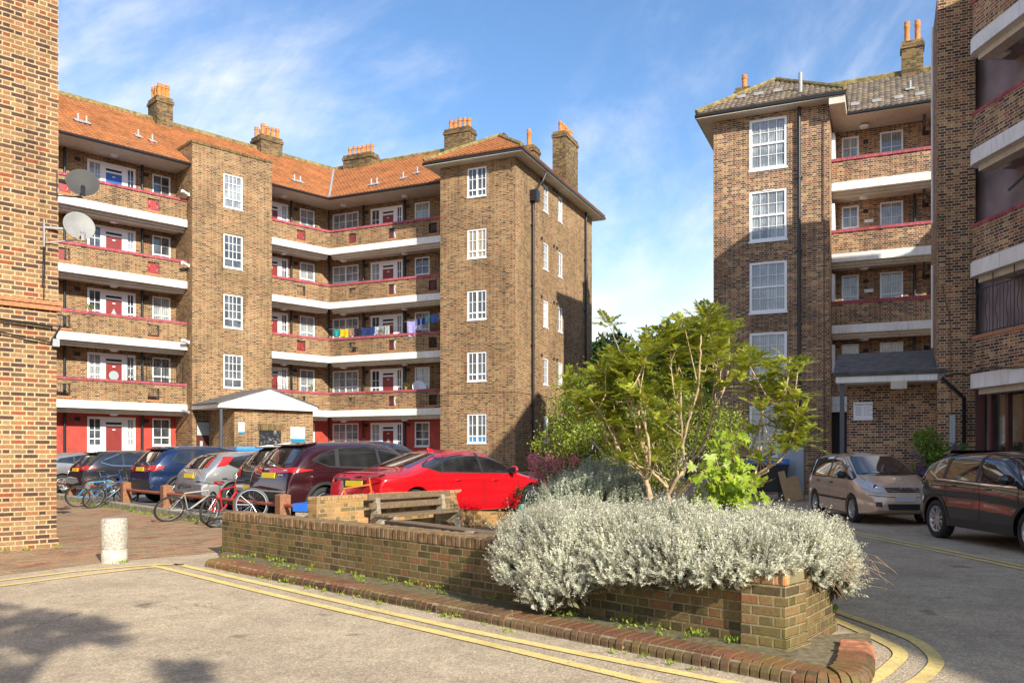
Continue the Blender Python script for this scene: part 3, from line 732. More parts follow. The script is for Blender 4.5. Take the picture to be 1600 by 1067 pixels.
# main roofs of the two wings
od=.38; rw=5.2; rzA=17.8
ce=isect(FA,od,FB,od); cr=isect(FA,-rw,FB,-rw); cb=isect(FA,-11,FB,-11)
z0=EAVE+.05
m=MB()
roofplane(m,FA.P(A0,od,z0),(ce[0],ce[1],z0),(cr[0],cr[1],rzA),FA.P(A0,-rw,rzA))
roofplane(m,(ce[0],ce[1],z0),FB.P(CL+.5,od,z0),FB.P(CL+.5,-rw,rzA),(cr[0],cr[1],rzA))
roofplane(m,FA.P(A0,-rw,rzA),(cr[0],cr[1],rzA),(cb[0],cb[1],z0),FA.P(A0,-11,z0))
roofplane(m,(cr[0],cr[1],rzA),FB.P(CL+.5,-rw,rzA),FB.P(CL+.5,-11,z0),(cb[0],cb[1],z0))
tr=m.build('tiled_roof',M_tile,L1)
T=Tiles(); T.face([FA.P(-15,od,z0),(ce[0],ce[1],z0),(cr[0],cr[1],rzA),FA.P(-15,-rw,rzA)],uA); T.face([(ce[0],ce[1],z0),FB.P(CL-.1,od,z0),FB.P(CL-.1,-rw,rzA),(cr[0],cr[1],rzA)],uB); T.build('tile_courses',M_tile,tr)
m=MB(); m.tube([FA.P(A0,-rw,rzA+.08),(cr[0],cr[1],rzA+.08),FB.P(CL+.5,-rw,rzA+.08)],.13,6); m.build('ridge_tiles',M_ridge,L1)
m=MB(); m.tube([(ce[0],ce[1],z0+.09),(cr[0],cr[1],rzA+.06)],.07,6); m.build('roof_valley',M_lead,L1)
sf=[FA.P(A0,od,0)[:2],ce,FB.P(CL,od,0)[:2],FB.P(CL,WD-.05,0)[:2],isect(FA,WD-.05,FB,WD-.05),FA.P(A0,WD-.05,0)[:2]]
soffit(sf,EAVE-.03,L1,.05)
gutter([FA.P(A0,od,EAVE+.02),FA.P(TL,od,EAVE+.02)],L1); gutter([FA.P(TR,od,EAVE+.02),(ce[0],ce[1],EAVE+.02),FB.P(CL-.5,od,EAVE+.02)],L1)
# outer back walls
m=MB(); cbw=isect(FA,-10.7,FB,-10.7)
m.quad((cbw[0],cbw[1],0),FA.P(A0,-10.7,0),FA.P(A0,-10.7,z0),(cbw[0],cbw[1],z0)); m.quad(FB.P(CL+.5,-10.7,0),(cbw[0],cbw[1],0),(cbw[0],cbw[1],z0),FB.P(CL+.5,-10.7,z0)); m.quad(FA.P(A0,-10.7,0),FA.P(A0,WD,0),FA.P(A0,WD,z0),FA.P(A0,-10.7,z0))
m.build('wall',M_tan,L1)
def ridge_s(fr,px,d): return fr.s_at(px,d)
s=FA.s_at(219,-rw+.5); s2=FA.s_at(269,-rw+.5)
chimney(FA,s+.75,s2,-rw-.5,-rw+.6,16.9,18.9,3,L1,rows=3)
s2=FA.s_at(440,-rw+.5); chimney(FA,s2-1.25,s2,-rw-.5,-rw+.6,16.9,18.5,4,L1,rows=2)
s=FB.s_at(536,-rw+.4); s2=FB.s_at(580,-rw+.4); chimney(FB,s,s2,-rw-.4,-rw+.4,16.9,18.4,6,L1,rows=1,lead=False)
s=FB.s_at(694,-rw+.4); s2=FB.s_at(733,-rw+.4); chimney(FB,s,s2,-rw-.4,-rw+.4,16.9,18.85,5,L1,rows=1,lead=False)
s=FCR.s_at(861,-1.3);
s=FCR.s_at(884,-.42); s2=FCR.s_at(903,-.42); chimney(FCR,s,s2,-1.15,-.42,14.6,18.15,5,L1,rows=1,lead=False)
s=FCR.s_at(834,-.6); chimney(FCR,s,s+.75,-1.25,-.6,14.8,16.15,1,L1,rows=1,lead=False,h=.75)
def on_roof(fr,px,up_): # a point part way up the roof
    d=od-(rw+od)*up_; return fr.s_at(px,d),d,z0+(rzA-z0)*up_
for fr,px,u_ in ((FA,122,.33),(FA,216,.33),(FA,238,.30),(FA,460,.22),(FB,580,.17),(FB,630,.22),(FB,652,.33)):
    s,d,z=on_roof(fr,px,u_); roofvent(fr,s,d,z,L1,1 if px in(630,652,238,216) else 2)
# ------------------------------------------------------------------ brown-roofed block (right, middle distance)
L2=empty('apartment_block',FD.P(0,0,0),0,'brown brick apartment block with brown tiled roof, tall sash windows and a flat porch','apartment block')
DL,DR=-2.03,2.17; RD=-1.28; RW=-2.5; DZ=14.42
def sash(fr,s0,s1,z0,z1,d,parent,glass=G_lace):
    mb=MB(); B=lambda a,b,c,e,x=0,y=0: fr.box(mb,a,b,d-.07+y,d+x,c,e); fw=.09; zm=(z0+z1)/2
    B(s0,s1,z0,z0+fw);B(s0,s1,z1-fw,z1);B(s0,s0+fw,z0+fw,z1-fw);B(s1-fw,s1,z0+fw,z1-fw); B(s0+fw,s1-fw,zm-.035,zm+.035,-.008); B(s0-.03,s1+.03,z0-.07,z0-.002,.05)
    for k in (1,2,3):
        m=s0+fw+(s1-s0-2*fw)*k/4; B(m-.01,m+.01,z0+fw,z1-fw,-.022,.02)
    for z in ((z0+fw+zm)/2,(z1-fw+zm)/2): B(s0+fw,s1-fw,z-.01,z+.01,-.024,.02)
    B((s0+s1)/2-.2,(s0+s1)/2+.2,z1-.03,z1-.0,.03)
    w=mb.build('sash_window',M_upvc,parent)
    pm=MB(); dd=d-.055; pm.quad(fr.P(s0+.05,dd,z0+.05),fr.P(s1-.05,dd,z0+.05),fr.P(s1-.05,dd,z1-.05),fr.P(s0+.05,dd,z1-.05)); pm.build('pane',glass,w); return w
DW=[(-.68,.68,z,z+1.9) for z in (12.27,9.57,6.87,4.2+.0,1.45)]
m=MB(); FD.wall(m,DL,DR,0,4.24,0,[DW[4]]+[]) if False else FD.wall(m,DL,DR,0,4.2,0,[DW[4]])
DW[3]=(-.68,.68,4.3,6.1)
FD.wall(m,DL,DR,4.28,DZ,0,DW[:4])
m.quad(FD.P(DL,-12,0),FD.P(DL,0,0),FD.P(DL,0,DZ),FD.P(DL,-12,DZ)); m.quad(FD.P(DR,0,0),FD.P(DR,RW-.2,0),FD.P(DR,RW-.2,DZ),FD.P(DR,0,DZ))
m.quad(FD.P(16,-12,0),FD.P(DL,-12,0),FD.P(DL,-12,DZ-.3),FD.P(16,-12,DZ-.3)); m.quad(FD.P(16,RW,0),FD.P(16,-12,0),FD.P(16,-12,DZ-.3),FD.P(16,RW,DZ-.3))
m.build('wall',M_dark,L2)
m=MB(); FD.box(m,DL-.02,DR+.02,-.05,.03,4.2,4.28); m.build('string_course',M_dark,L2)
for i,h in enumerate(DW): sash(FD,*h,-.02,L2,[G_net,G_net,G_lace,G_net,G_net][i])
pipe(FD,1.12,.1,.05,DZ,L2,.065); pipe(FD,1.98,.05,.05,DZ-.5,L2,.022,mat=plain('old_copper',(.20,.10,.06),.6))
mr=MB()
for k,F in enumerate(LV):
    ztop=LV[k+1] if k<4 else EAVE+.1; zb=F if k else 0
    h=[(2.48,3.1,F+1.2,F+2.4),(3.85,4.66,F+1.2,F+2.4),(6.4,8.2,F,F+2.4)]
    FD.wall(mr,DR-.1,16,zb,ztop,RW,h)
    if k:
        casement(FD,*h[0],RW-.01,L2,1,glass=G_net); casement(FD,*h[1],RW-.01,L2,1,lower=0 if k>2 else .3,glass=[0,G_blue,G_net,G_net,G_net][k] if k!=1 else G_net)
        FDs=Fr(FD.P(0,RD,0)[:2],FD.u,FD.n)
        balcony(FDs,DR+.01,16,F,L2,(),brk=M_dark,db=RW-RD)
    for s in (3.35,5.45):
        mm=MB(); FD.box(mm,s-.09,s+.09,RW,RW+.02,F+2.05,F+2.2); mm.build('air_brick',M_inside,L2)
    mm=MB(); p=FD.P(3.3,-1.9,F+2.53); mm.lathe([(.17,0),(.17,-.03),(.14,-.08),(.06,-.1)],16,Matrix.Translation(p)); mm.build('bulkhead_lamp',M_upvc,L2,smooth=True)
    if 2<k<5 or k==2:
        mm=MB(); mm.tube([FD.P(5.35,-1.7,F+2.55),FD.P(5.35,-1.72,F+2.15),FD.P(5.35,-2.35,F+2.05)],.05,7); mm.build('rainwater_spout',M_black,L2,smooth=True)
    if k in (2,3):
        mm=MB(); FD.box(mm,3.3,3.62,RW,RW+.015,F+1.68,F+1.8); mm.build('number_plate',M_upvc,L2)
mr.build('wall',M_dark,L2)
pipe(FD,5.05,RW+.09,.1,EAVE-2.7,L2,.05); pipe(FD,5.66,RW+.09,.1,EAVE,L2,.05)
m=MB(); FD.box(m,DR+.0,DR+.12,RW+.05,RW+1.0,LV[4],LV[4]+2.2);
for F in LV[1:]: FD.box(m,DR+.0,DR+.10,RW+.15,RD-.25,F+.3,F+2.3)
m.build('door_surround',M_upvc,L2)
# roof
ov=.55; a0=FD.P(DL-ov,ov,DZ);a1=FD.P(DR+ov,ov,DZ);a2=FD.P(DR+ov,-9,DZ);a3=FD.P(DL-ov,-12-ov,DZ); a4=FD.P(DR+ov,-12-ov,DZ)
soffit([p[:2] for p in (a0,a1,FD.P(DR+ov,RD+.3,0),FD.P(DR+.0,RD+.3,0),FD.P(DL,0,0),FD.P(DL,-12,0),a3)] if False else [p[:2] for p in (a0,a1,a4,a3)],DZ-.07,L2,.06)
hz=DZ+.12; q0=FD.P(.02,-2.35,hz+1.95); q1=FD.P(.02,-8,hz+1.95)
m=MB(); roofplane(m,up(a0,hz),up(a1,hz),q0); roofplane(m,up(a1,hz),up(a4,hz),q1,q0); roofplane(m,up(a4,hz),up(a3,hz),q1); roofplane(m,up(a3,hz),up(a0,hz),q0,q1)
hr=m.build('hipped_roof',M_tileb,L2)
T=Tiles(); T.face([up(a0,hz),up(a1,hz),q0],uB); T.face([up(a1,hz),up(a4,hz),q1,q0],(.4063,.9137)); T.face([up(a3,hz),up(a0,hz),q0,q1],(.4063,.9137)); T.build('tile_courses',M_tileb,hr)
ee=RD+.42; rz2=16.8; rr=-4.6
m=MB(); roofplane(m,FD.P(.6,ee,z0+.0),FD.P(16,ee,z0),FD.P(16,rr,rz2),FD.P(.6,rr,rz2)); roofplane(m,FD.P(.6,rr,rz2),FD.P(16,rr,rz2),FD.P(16,-9.5,z0),FD.P(.6,-9.5,z0)); tr=m.build('tiled_roof',M_tileb,L2)
T=Tiles(); T.face([FD.P(.6,ee,z0),FD.P(9,ee,z0),FD.P(9,rr,rz2),FD.P(.6,rr,rz2)],uB); T.build('tile_courses',M_tileb,tr)
m=MB(); m.tube([FD.P(.9,rr,rz2+.08),FD.P(16,rr,rz2+.08)],.13,6); m.tube([Vector(up(a0,hz+.08)),Vector(q0)+Vector((0,0,.09)),Vector(up(a1,hz+.08))],.09,6); m.tube([Vector(q0)+Vector((0,0,.09)),Vector(q1)+Vector((0,0,.09))],.11,6); m.build('ridge_tiles',M_ridge,L2)
soffit([FD.P(DR+ov+.01,ee,0)[:2],FD.P(16,ee,0)[:2],FD.P(16,RW,0)[:2],FD.P(DR+.02,RW,0)[:2],FD.P(DR+.02,-.6,0)[:2],FD.P(DR+ov+.01,-.6,0)[:2]],EAVE-.04,L2,.05)
m=MB(); FD.box(m,DR+.01,DR+ov,-.9,ov-.02,EAVE-.05,DZ-.08); m.build('eaves_box',M_cream,L2)
gutter([up(a3,DZ+.02),up(a0,DZ+.02),up(a1,DZ+.02),FD.P(DR+ov,ee,DZ+.02),FD.P(DR+ov,ee,EAVE+.05),FD.P(16,ee,EAVE+.05)],L2)
chimney(FD,-1.62,-1.02,-3.3,-2.6,14.8,16.62,1,L2,lead=False,h=.7)
s=FD.s_at(1409,rr+.4); s2=FD.s_at(1443,rr+.4); chimney(FD,s,s2,rr-.3,rr+.3,16.2,18.05,2,L2,lead=False,h=.85)
m=MB(); p=Vector(FD.P(1.15,-.1,14.7)); m.tube([p,p+Vector((0,0,1.0))],.07,10); m.build('flue_pipe',M_lead,L2,smooth=True)
for s,d in ((-1.05,-.55),(-.4,-.55),(.3,-.55)):
    m=MB(); z=hz+(ov-d)*.68; FD.box(m,s-.16,s+.16,d-.05,d+.12,z,z+.11); m.build('pale_ridge_vent',M_lead,L2)
for s in (3.0,3.75,4.5,5.2):
    m=MB(); d=ee-.75; z=z0+.75*.69; FD.box(m,s-.15,s+.15,d-.05,d+.12,z,z+.11); m.build('pale_ridge_vent',M_lead,L2)
roofvent(FD,4.9,ee-1.5,z0+1.05,L2,1)
# entrance porch
FP=Fr(FD.P(0,-0,0)[:2],FD.u,FD.n)
g0,g1=-2.57,.20
m=MB(); FG.box(m,g0,g1,-.08,.0,3.52,3.78); FG.box(m,g0,g0+.05,-3.6,-.08,3.52,3.76); FG.box(m,g0+.05,g1,-4.5,-.081,3.5,3.54)
po2=m.build('porch_canopy',M_white,L2)
m=MB(); roofplane(m,FG.P(g0-.06,.06,3.80),FG.P(g1+.02,.06,3.80),FG.P(g1+.02,-2.6,4.62),FG.P(g0-.06,-2.6,4.62),th=.12); roofplane(m,FG.P(g0-.06,-2.6,4.62),FG.P(g1,-2.6,4.62),FG.P(g1,-5.2,4.3),FG.P(g0-.06,-5.2,4.3),th=.12); m.build('porch_roof',M_felt,po2)
m=MB(); FG.wall(m,-2.31,1.,0,3.5,-1.0); m.quad(FG.P(-2.31,-6,0),FG.P(-2.31,-1,0),FG.P(-2.31,-1,3.5),FG.P(-2.31,-6,3.5)); m.build('porch_wall',M_dark,po2)
m=MB(); FG.box(m,-2.47,-2.35,-.35,-.23,0,3.5); m.build('porch_post',M_dkgrey,po2)
m=MB(); FG.box(m,-1.15,-.75,-.0,.03,3.30,3.52); FG.box(m,-.98,-.92,.03,.04,3.38,3.44); m.build('porch_light',M_cream,po2)
# dark entrance beside it
m=MB(); s=FD.s_at(1299,-.4); FD.box(m,DR+.02,DR+.75,-1.25,-1.2,.1,3.1); m.build('entrance_door',M_inside,L2)
m=MB(); FD.box(m,DR+.02,DR+1.2,-1.2,-.9,3.1,3.35); m.build('door_canopy',M_white,L2)
# ------------------------------------------------------------------ curved-balcony block (far right)
L3=empty('apartment_block',FG.P(0,0,0),0,'dark brick apartment block with white edged balconies, at the right edge of the photo','apartment block')
uF=(.077,-.997); nF=(-.997,-.077); P0=(11.34,20.7); FF=Fr(P0,uF,nF)
HF=13.95
m=MB(); FG.wall(m,0,.90,0,HF,0); m.quad(FG.P(0,-3.2,0),FG.P(0,0,0),FG.P(0,0,HF),FG.P(0,-3.2,HF))
m.quad(FG.P(6,-3.2,0),FG.P(0,-3.2,0),FG.P(0,-3.2,HF),FG.P(6,-3.2,HF)); m.quad(FG.P(0,0,HF),FG.P(.90,0,HF),FG.P(6,-3.2,HF),FG.P(0,-3.2,HF))
m.build('pier_wall',M_dark,L3)
m=MB(); m.tube([FG.P(-.03,-1.9,4.6),FG.P(-.03,-1.9,7.0)],.04,8); m.tube([FG.P(-.03,-1.9,8.2),FG.P(-.03,-1.9,13.9)],.04,8); m.build('drainpipe',M_white,L3,smooth=True)
TOPS=[3.48+2.75*k for k in range(5)]
WF=-1.35
g=MB()
for k,T in enumerate(TOPS):
    s1=11.5 if k>2 else 11.5
    w=MB()
    # rounded end: small quarter-turn back to the pier
    def prof(s): return s
    arc=[(0.0,-.9),(.0,-.28),(.03,-.13),(.10,-.04),(.24,0.)]
    def ring(z0_,z1_,off,mb,mi=0,th=.22):
        pts=[(a-(off if i<2 else off*(.9 if i==2 else .5 if i==3 else 0)),d+(off if i>3 else off*(.3 if i==2 else .8 if i==3 else 0))) for i,(a,d) in enumerate(arc)]+[(s1,off)]
        inn=[(a+th*(1 if i<3 else .6 if i==3 else .3),d-th*(0 if i<2 else .5 if i<4 else 1)) for i,(a,d) in enumerate(arc)]+[(s1,-th)]
        o0=[FF.P(a,d,z0_) for a,d in pts];o1=[FF.P(a,d,z1_) for a,d in pts];i0=[FF.P(a,d,z0_) for a,d in inn];i1=[FF.P(a,d,z1_) for a,d in inn]
        mb.grid([i0,o0,o1,i1,i0],mi)
    ring(T,T+.85,0,w); b=w.build('balcony',M_dark,L3)
    c=MB(); ring(T+.85,T+.93,.02,c,th=.28); c.build('coping',M_pink if k else M_obrick,b)
    c=MB(); ring(T-.36,T-.0005,.05,c,th=.3); c.build('slab_edge',M_white,b)
    c=MB(); ring(T-.20,T-.195,.06,c,th=.1); 
    c=MB(); FF.box(c,.15,s1,-.5,-.16,T-.5,T-.361); c.build('slab_beam',M_cream,b)
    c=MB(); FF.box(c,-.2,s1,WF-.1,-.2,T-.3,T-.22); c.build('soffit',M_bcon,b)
    if k==0:
        railing(FF,.06,s1,T+.93,T+2.05,T+2.38,-.08,b,step=.125)
    for s in (.9,3.6,7.):
        mm=MB(); p=FF.P(s,-.75,T-.3); mm.lathe([(.12,0),(.12,-.04),(.09,-.1),(.03,-.12)],14,Matrix.Translation(p)); mm.build('ceiling_lamp',M_grey,b,smooth=True)
m=MB(); FF.wall(m,-3.2,s1,0,HF,WF); m.quad(FG.P(.9,0,0),FG.P(.9,-2.2,0),FG.P(.9,-2.2,HF),FG.P(.9,0,HF)); m.quad(FF.P(s1,WF,0),FF.P(s1,-8,0),FF.P(s1,-8,HF),FF.P(s1,WF,HF)); m.quad(FF.P(s1,-8,0),FF.P(-3,-8,0),FF.P(-3,-8,HF),FF.P(s1,-8,HF))
m.add([FF.P(-1.2,WF,HF),FF.P(s1,WF,HF),FF.P(s1,-8,HF),FF.P(-1.2,-8,HF)],[(0,1,2,3)])
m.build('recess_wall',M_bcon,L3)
m=MB(); FF.box(m,-.9,s1+.3,-.6,.35,HF-.06,HF+.06); FF.box(m,-.9,s1+.3,-8.2,-.6,HF+.0,HF+.06); m.build('roof_slab',M_white,L3)
m=MB(); m.tube([FF.P(1.6,WF+.12,0),FF.P(1.6,WF+.12,HF)],.06,8); m.tube([FF.P(1.05,-.3,TOPS[1]+1.5),FF.P(1.5,WF+.2,TOPS[1]+2.4)],.03,6); m.build('drainpipe',M_black,L3,smooth=True)
# glazed entrance at the foot
m=MB(); FG.wall(m,.90,1.12,0,3.2,0);
for s in (.0,.62,1.24,1.86,2.48,3.1): FF.box(m,s-.05,s+.05,-.66,-.56,0,3.12)
FF.box(m,-.2,s1,-.66,-.5,3.0,3.14); g_=m.build('glazed_screen',plain('dark_red_joinery',(.10,.022,.018),.4),L3)
m=MB(); m.quad(FF.P(-.1,-.62,.1),FF.P(s1,-.62,.1),FF.P(s1,-.62,3.0),FF.P(-.1,-.62,3.0)); m.build('pane',mk_glass('dark_lobby_glass',(.012,.013,.014),(.03,.03,.03)),g_)
# unseen lower wing, added beside the camera and sized to shade the road
HW=11.35
m=MB(); FF.box(m,s1+.02,36,-8,0,0,HW); w4=m.build('wall',M_dark,L3)
m=MB(); FF.box(m,s1+.02,36.3,-8.3,.3,HW,HW+.15); m.build('roof_slab',M_white,L3)
for F in (1.2,4.,6.8,9.4):
    for s in range(14,36,3):
        FF.P(0,0,0); casement(FF,s,s+1.4,F,F+1.3,.02,L3,2,lower=.3,bars=0)
# pier fittings: downpipe from the porch, cable trunking, cables
m=MB(); m.tube([FG.P(.1,.12,3.55),FG.P(.62,.12,3.0),FG.P(.62,.12,.0)],.055,4); m.build('drainpipe',M_black,L3)
m=MB(); FG.box(m,.28,.42,.0,.08,0,2.55); m.build('cable_trunking',M_grey,L3)
m=MB(); m.tube([FG.P(.33,.03,2.55),FG.P(.31,.03,5.0),FG.P(.1,.02,6.1)],.014,5); m.build('cable',plain('old_copper',(.20,.10,.06),.6),L3)
m=MB(); pts=[FG.P(.15,.04,3.62)]+[FG.P(.3+.2*i,.06,3.62+.05*math.sin(i*1.7)) for i in range(4)]+[FF.P(.3+i*.5,.1,3.50+.06*math.sin(i*1.3)) for i in range(8)]; m.tube(pts,.018,6); m.build('cable',M_black,L3,smooth=True)
m=MB(); FG.box(m,.1,.85,.0,.012,3.35,3.6); m.build('brick_lintel',M_dark,L3)
tag(L3,None)
# ------------------------------------------------------------------ near building (left edge)
FE=Fr((-7.35,13.5),uA,nA)
L4=empty('apartment_block',(*FE.o,0),0,'pale yellow brick end wall close to the camera at the left edge of the photo','apartment block')
m=MB(); HE=15
FE.wall(m,-14,0,3.9,HE,0); FE.wall(m,-14,-.02,.16,3.9,-.02); FE.box(m,-14,.0,-.1,.02,0,.16)
m.quad(FE.P(0,0,3.9),FE.P(0,-5,3.9),FE.P(0,-5,HE),FE.P(0,0,HE)); m.quad(FE.P(-.02,-.02,.16),FE.P(-.02,-5,.16),FE.P(-.02,-5,3.9),FE.P(-.02,-.02,3.9)); m.quad(FE.P(0,-5,0),FE.P(-14,-5,0),FE.P(-14,-5,HE),FE.P(0,-5,HE)); m.quad(FE.P(-14,-5,0),FE.P(-14,0,0),FE.P(-14,0,HE),FE.P(-14,-5,HE)); m.quad(FE.P(-14,0,HE),FE.P(0,0,HE),FE.P(0,-5,HE),FE.P(-14,-5,HE))
m.build('wall',M_near,L4)
m=MB(); FE.box(m,-14,.05,-.1,.06,3.90,3.96); FE.box(m,-14,.03,-.1,.035,3.82,3.897); m.build('string_course',M_obrick,L4)
m=MB(); m.tube([FE.P(-3,.05,3.66),FE.P(-1,.05,3.60),FE.P(-.1,.05,3.55)],.022,6); m.tube([FE.P(-3,.04,3.45),FE.P(-.9,.04,3.40),FE.P(-.12,.04,3.30)],.012,6); m.tube([FE.P(-.12,.04,3.3),FE.P(-.06,.06,3.42),FE.P(.01,.04,3.55),FE.P(.05,-.1,3.6)],.018,6); m.build('cable',M_black,L4,smooth=True)
m=MB(); FE.box(m,-.10,-.0,.02,.07,3.24,3.36); m.build('junction_box',M_grey,L4)
# ------------------------------------------------------------------ satellite dishes on the near building
def dish(name,pos,face,tiltd,rad,label,mat,arm_to,side):
    o=empty(name,pos,0,label,'satellite dish','satellite dishes bracketed to the near wall')
    f=Vector(face).normalized(); M=Matrix.Translation(pos)@f.to_track_quat('Z','Y').to_matrix().to_4x4()
    mb=MB(); n=32
    rings=[(0,0),(.3,.012),(.6,.045),(.85,.09),(1,.125),(1.02,.125),(1.0,.11),(.8,.06),(.4,.01),(0,-.012)]
    mb.lathe([(max(r,.001)*rad,z*rad*1.4) for r,z in rings],n,M,close=False)
    mb.build('dish',mat,o,smooth='all')
    mb=MB(); a=M@Vector((0,-rad*.8,-.02)); b=M@Vector((0,-rad*1.05,rad*1.05)); mb.tube([a,b],.014,6)
    mb.build('feed_arm',M_dkgrey,o); mb=MB(); mb.tube([b,b+(Vector(pos)-b).normalized()*.12],.035,8); mb.bar(b,b-Vector((0,0,.11)),.05,.05); mb.build('receiver',M_lead if side else M_black,o)
    mb=MB(); p=Vector(pos)-f*.04; w=Vector(arm_to); mb.bar(p,p-f*.10,.10,.28); mb.tube([p-f*.08,w],.024,8); mb.tube([p-f*.08+Vector((0,0,-.16)),w+Vector((0,0,-.25))],.012,6); mb.bar(w+Vector((0,0,.12)),w-Vector((0,0,.32)),.10,.02,up=uA+(0,)); mb.build('bracket',M_lead if side else M_black,o)
    return o
fd=(.62,-.72,.38)
pU=FE.P(.33,.12,1.5+424*13.6/FPX); pL=FE.P(.22,.28,1.5+357*13.4/FPX)
dish('satellite_dish',pU,(.45,-.85,.30),0,.245,'dark mesh satellite dish, the upper one of two on the near wall corner',plain('dark_dish_mesh',(.045,.042,.04),.7),FE.P(-.02,-.05,pU[2]+.02),0)
dish('satellite_dish',pL,(.62,-.72,.25),0,.235,'pale grey satellite dish, the lower one of two on the near wall corner',plain('grey_dish_paint',(.24,.24,.23),.6),FE.P(-.22,.0,pL[2]-.04),1)
m=MB(); m.tube([FE.P(-.22,.02,pL[2]-.3),FE.P(-.24,.02,pL[2]-1.0),FE.P(-.20,.02,4.9),FE.P(-.22,.02,3.96)],.010,5); m.build('cable',M_black,L4)
dp=FCR.P(9.9,.5,4.9)
POTS=[]
# ------------------------------------------------------------------ foreground planter and garden walls
WLp=Vector((-4.3,12.36,0)); WRp=Vector((2.0,6.1,0)); dW=(WRp-WLp).normalized(); nW=Vector((dW.y,-dW.x,0))   # nW points at the camera
if nW.y>0: nW=-nW
LWall=(WRp-WLp).length
FW=Fr(WLp[:2],(dW.x,dW.y),(nW.x,nW.y)); ZW=.655
E1=Vector((2.73,7.1,0)); dE=(E1-WRp).normalized(); nE=Vector((dE.y,-dE.x,0)); 
FWE=Fr(WRp[:2],(dE.x,dE.y),(nE.x,nE.y)); E2=Vector((3.35,14.5,0)); d2=(E2-E1).normalized(); FWR=Fr(E1[:2],(d2.x,d2.y),(d2.y,-d2.x))
pl=empty('brick_planter',WLp,0,'long low mossy brick planter wall with a brick-on-edge top in the foreground','planter')
m=MB(); t=.33
FW.box(m,0,LWall,-t,0,0,ZW-.115)
FWE.box(m,-.0,1.237,-t,0,.0,ZW-.115-.003); 
m.build('wall',M_plant,pl)
m=MB(); FW.box(m,-.03,LWall+.03,-t-.02,.035,.0,.075); FWE.box(m,-.03,1.27,-t,.035,.0,.0755); FWE.box(m,-.015,1.25,-t,.018,.0756,.15); FW.box(m,-.015,LWall+.015,-t,.017,.0757,.15); m.build('plinth',M_plant,pl)
# brick-on-edge coping: every brick modelled, each a little out of line
m=MB(); s=0; r_=random.Random(4)
while s<LWall-.02:
    w=.066+r_.uniform(-.003,.003); h=r_.uniform(-.005,.006); dd=r_.uniform(-.006,.008)
    FW.box(m,s+.004,min(s+w,LWall),-t+dd,.006+dd,ZW-.113,ZW+h-.0); s+=w+.011
cp=m.build('coping',plain('mossy_coping_brick',(.20,.125,.06),.95,var=.55,scale=9,bump=1.),pl,bevel=.007)
m=MB(); FW.box(m,.0,LWall-.01,-t+.012,-.006,ZW-.114,ZW-.012); m.build('coping_mortar',plain('mossy_mortar',(.20,.17,.09),1.,var=.3),pl)
m=MB(); s=0
while s<1.2:
    w=.215; FWE.box(m,s+.004,s+w,-t,.004,ZW-.117,ZW-.045+r_.uniform(-.004,.004)); s+=w+.011
m.build('coping',M_rear,pl,bevel=.006)
m=MB(); FWR.box(m,0.0,7.4,-.3,0,0,ZW-.1); FWR.box(m,.0,7.4,-.3,.03,.0,.1); m.build('wall',M_plant,pl)
# inner cross wall between seats and bed, and the rear retaining edge
I0=FW.P(LWall*.66,-t,0); I1=(.9,15.3)
dI=Vector((I1[0]-I0[0],I1[1]-I0[1],0)).normalized(); FI=Fr(I0[:2],(dI.x,dI.y),(-dI.y,dI.x))
m=MB(); FI.box(m,0,7.6,-.22,0,0,ZW-.12); m.build('wall',M_rear,pl)
m=MB(); bed=[FW.P(LWall*.66,-t,0)[:2],FW.P(LWall-.1,-t,0)[:2],FWE.P(1.2,-t,0)[:2],FWR.P(7.3,-.2,0)[:2],(3.2,18.),(.7,19),FI.P(7.6,-.1,0)[:2]]
n=len(bed); m.add([(x,y,.54) for x,y in bed],[tuple(range(n))]); tag(m.build('soil',M_soil),kind='structure')
# bull-nosed brick kerb round the planter
def kerb_run(name,A,B,mat,w=.24,h=.105,step=.075,label=None,seed=1):
    A=Vector((*A,0));B=Vector((*B,0)); d=(B-A).normalized(); n=Vector((d.y,-d.x,0))
    if n.y>0 and abs(n.y)>.3: n=-n
    L=(B-A).length; m=MB(); s=0; rr=random.Random(seed)
    while s<L:
        e=min(s+step-.008,L); h_=h+rr.uniform(-.006,.008); o=rr.uniform(-.006,.006); base=len(m.v)
        pf=[(-w,0),(-w,h_),(-.10,h_),(-.055,h_*.96),(-.02,h_*.78),(-.0,h_*.45),(0,0)]
        vs=[]
        for ss in (s,e):
            for a,z in pf: q=A+d*ss+n*(a+o); vs.append((q.x,q.y,z))
        k=len(pf); m.add(vs,[tuple(range(k)),tuple(range(k,2*k))[::-1]]+[(i,i+k,(i+1)%k+k,(i+1)%k) for i in range(k)])
        s+=step
    return m,n
M_kb=brick('weathered_kerb_brick',[(0,(.09,.055,.035)),(.3,(.16,.075,.042)),(.6,(.21,.09,.048)),(.85,(.15,.095,.055))],(.3,.25,.15),L=3,Hc=3,ch=3,moss=.6,bump=1.)
kb=[(-4.11,11.16),(1.83,5.42)]
m1,_n=kerb_run('k',kb[0],kb[1],M_kb)
tag(m1.build('kerb',M_kb,bevel=.008),kind='structure')
m=MB(); A_=Vector((*kb[0],0));B_=Vector((*kb[1],0)); d=(B_-A_).normalized(); n=Vector((d.y,-d.x,0)); n=-n if n.y>0 else n
q=[A_-n*.02+d*.01,B_-n*.02,B_-n*.235,A_-n*.235]; m.add([(p.x,p.y,0) for p in q]+[(p.x,p.y,.085) for p in q],[(4,5,6,7),(0,1,5,4),(1,2,6,5),(2,3,7,6),(3,0,4,7)]); tag(m.build('kerb',plain('kerb_mortar',(.34,.29,.19),.95,var=.3,scale=12,bump=.6)),kind='structure')
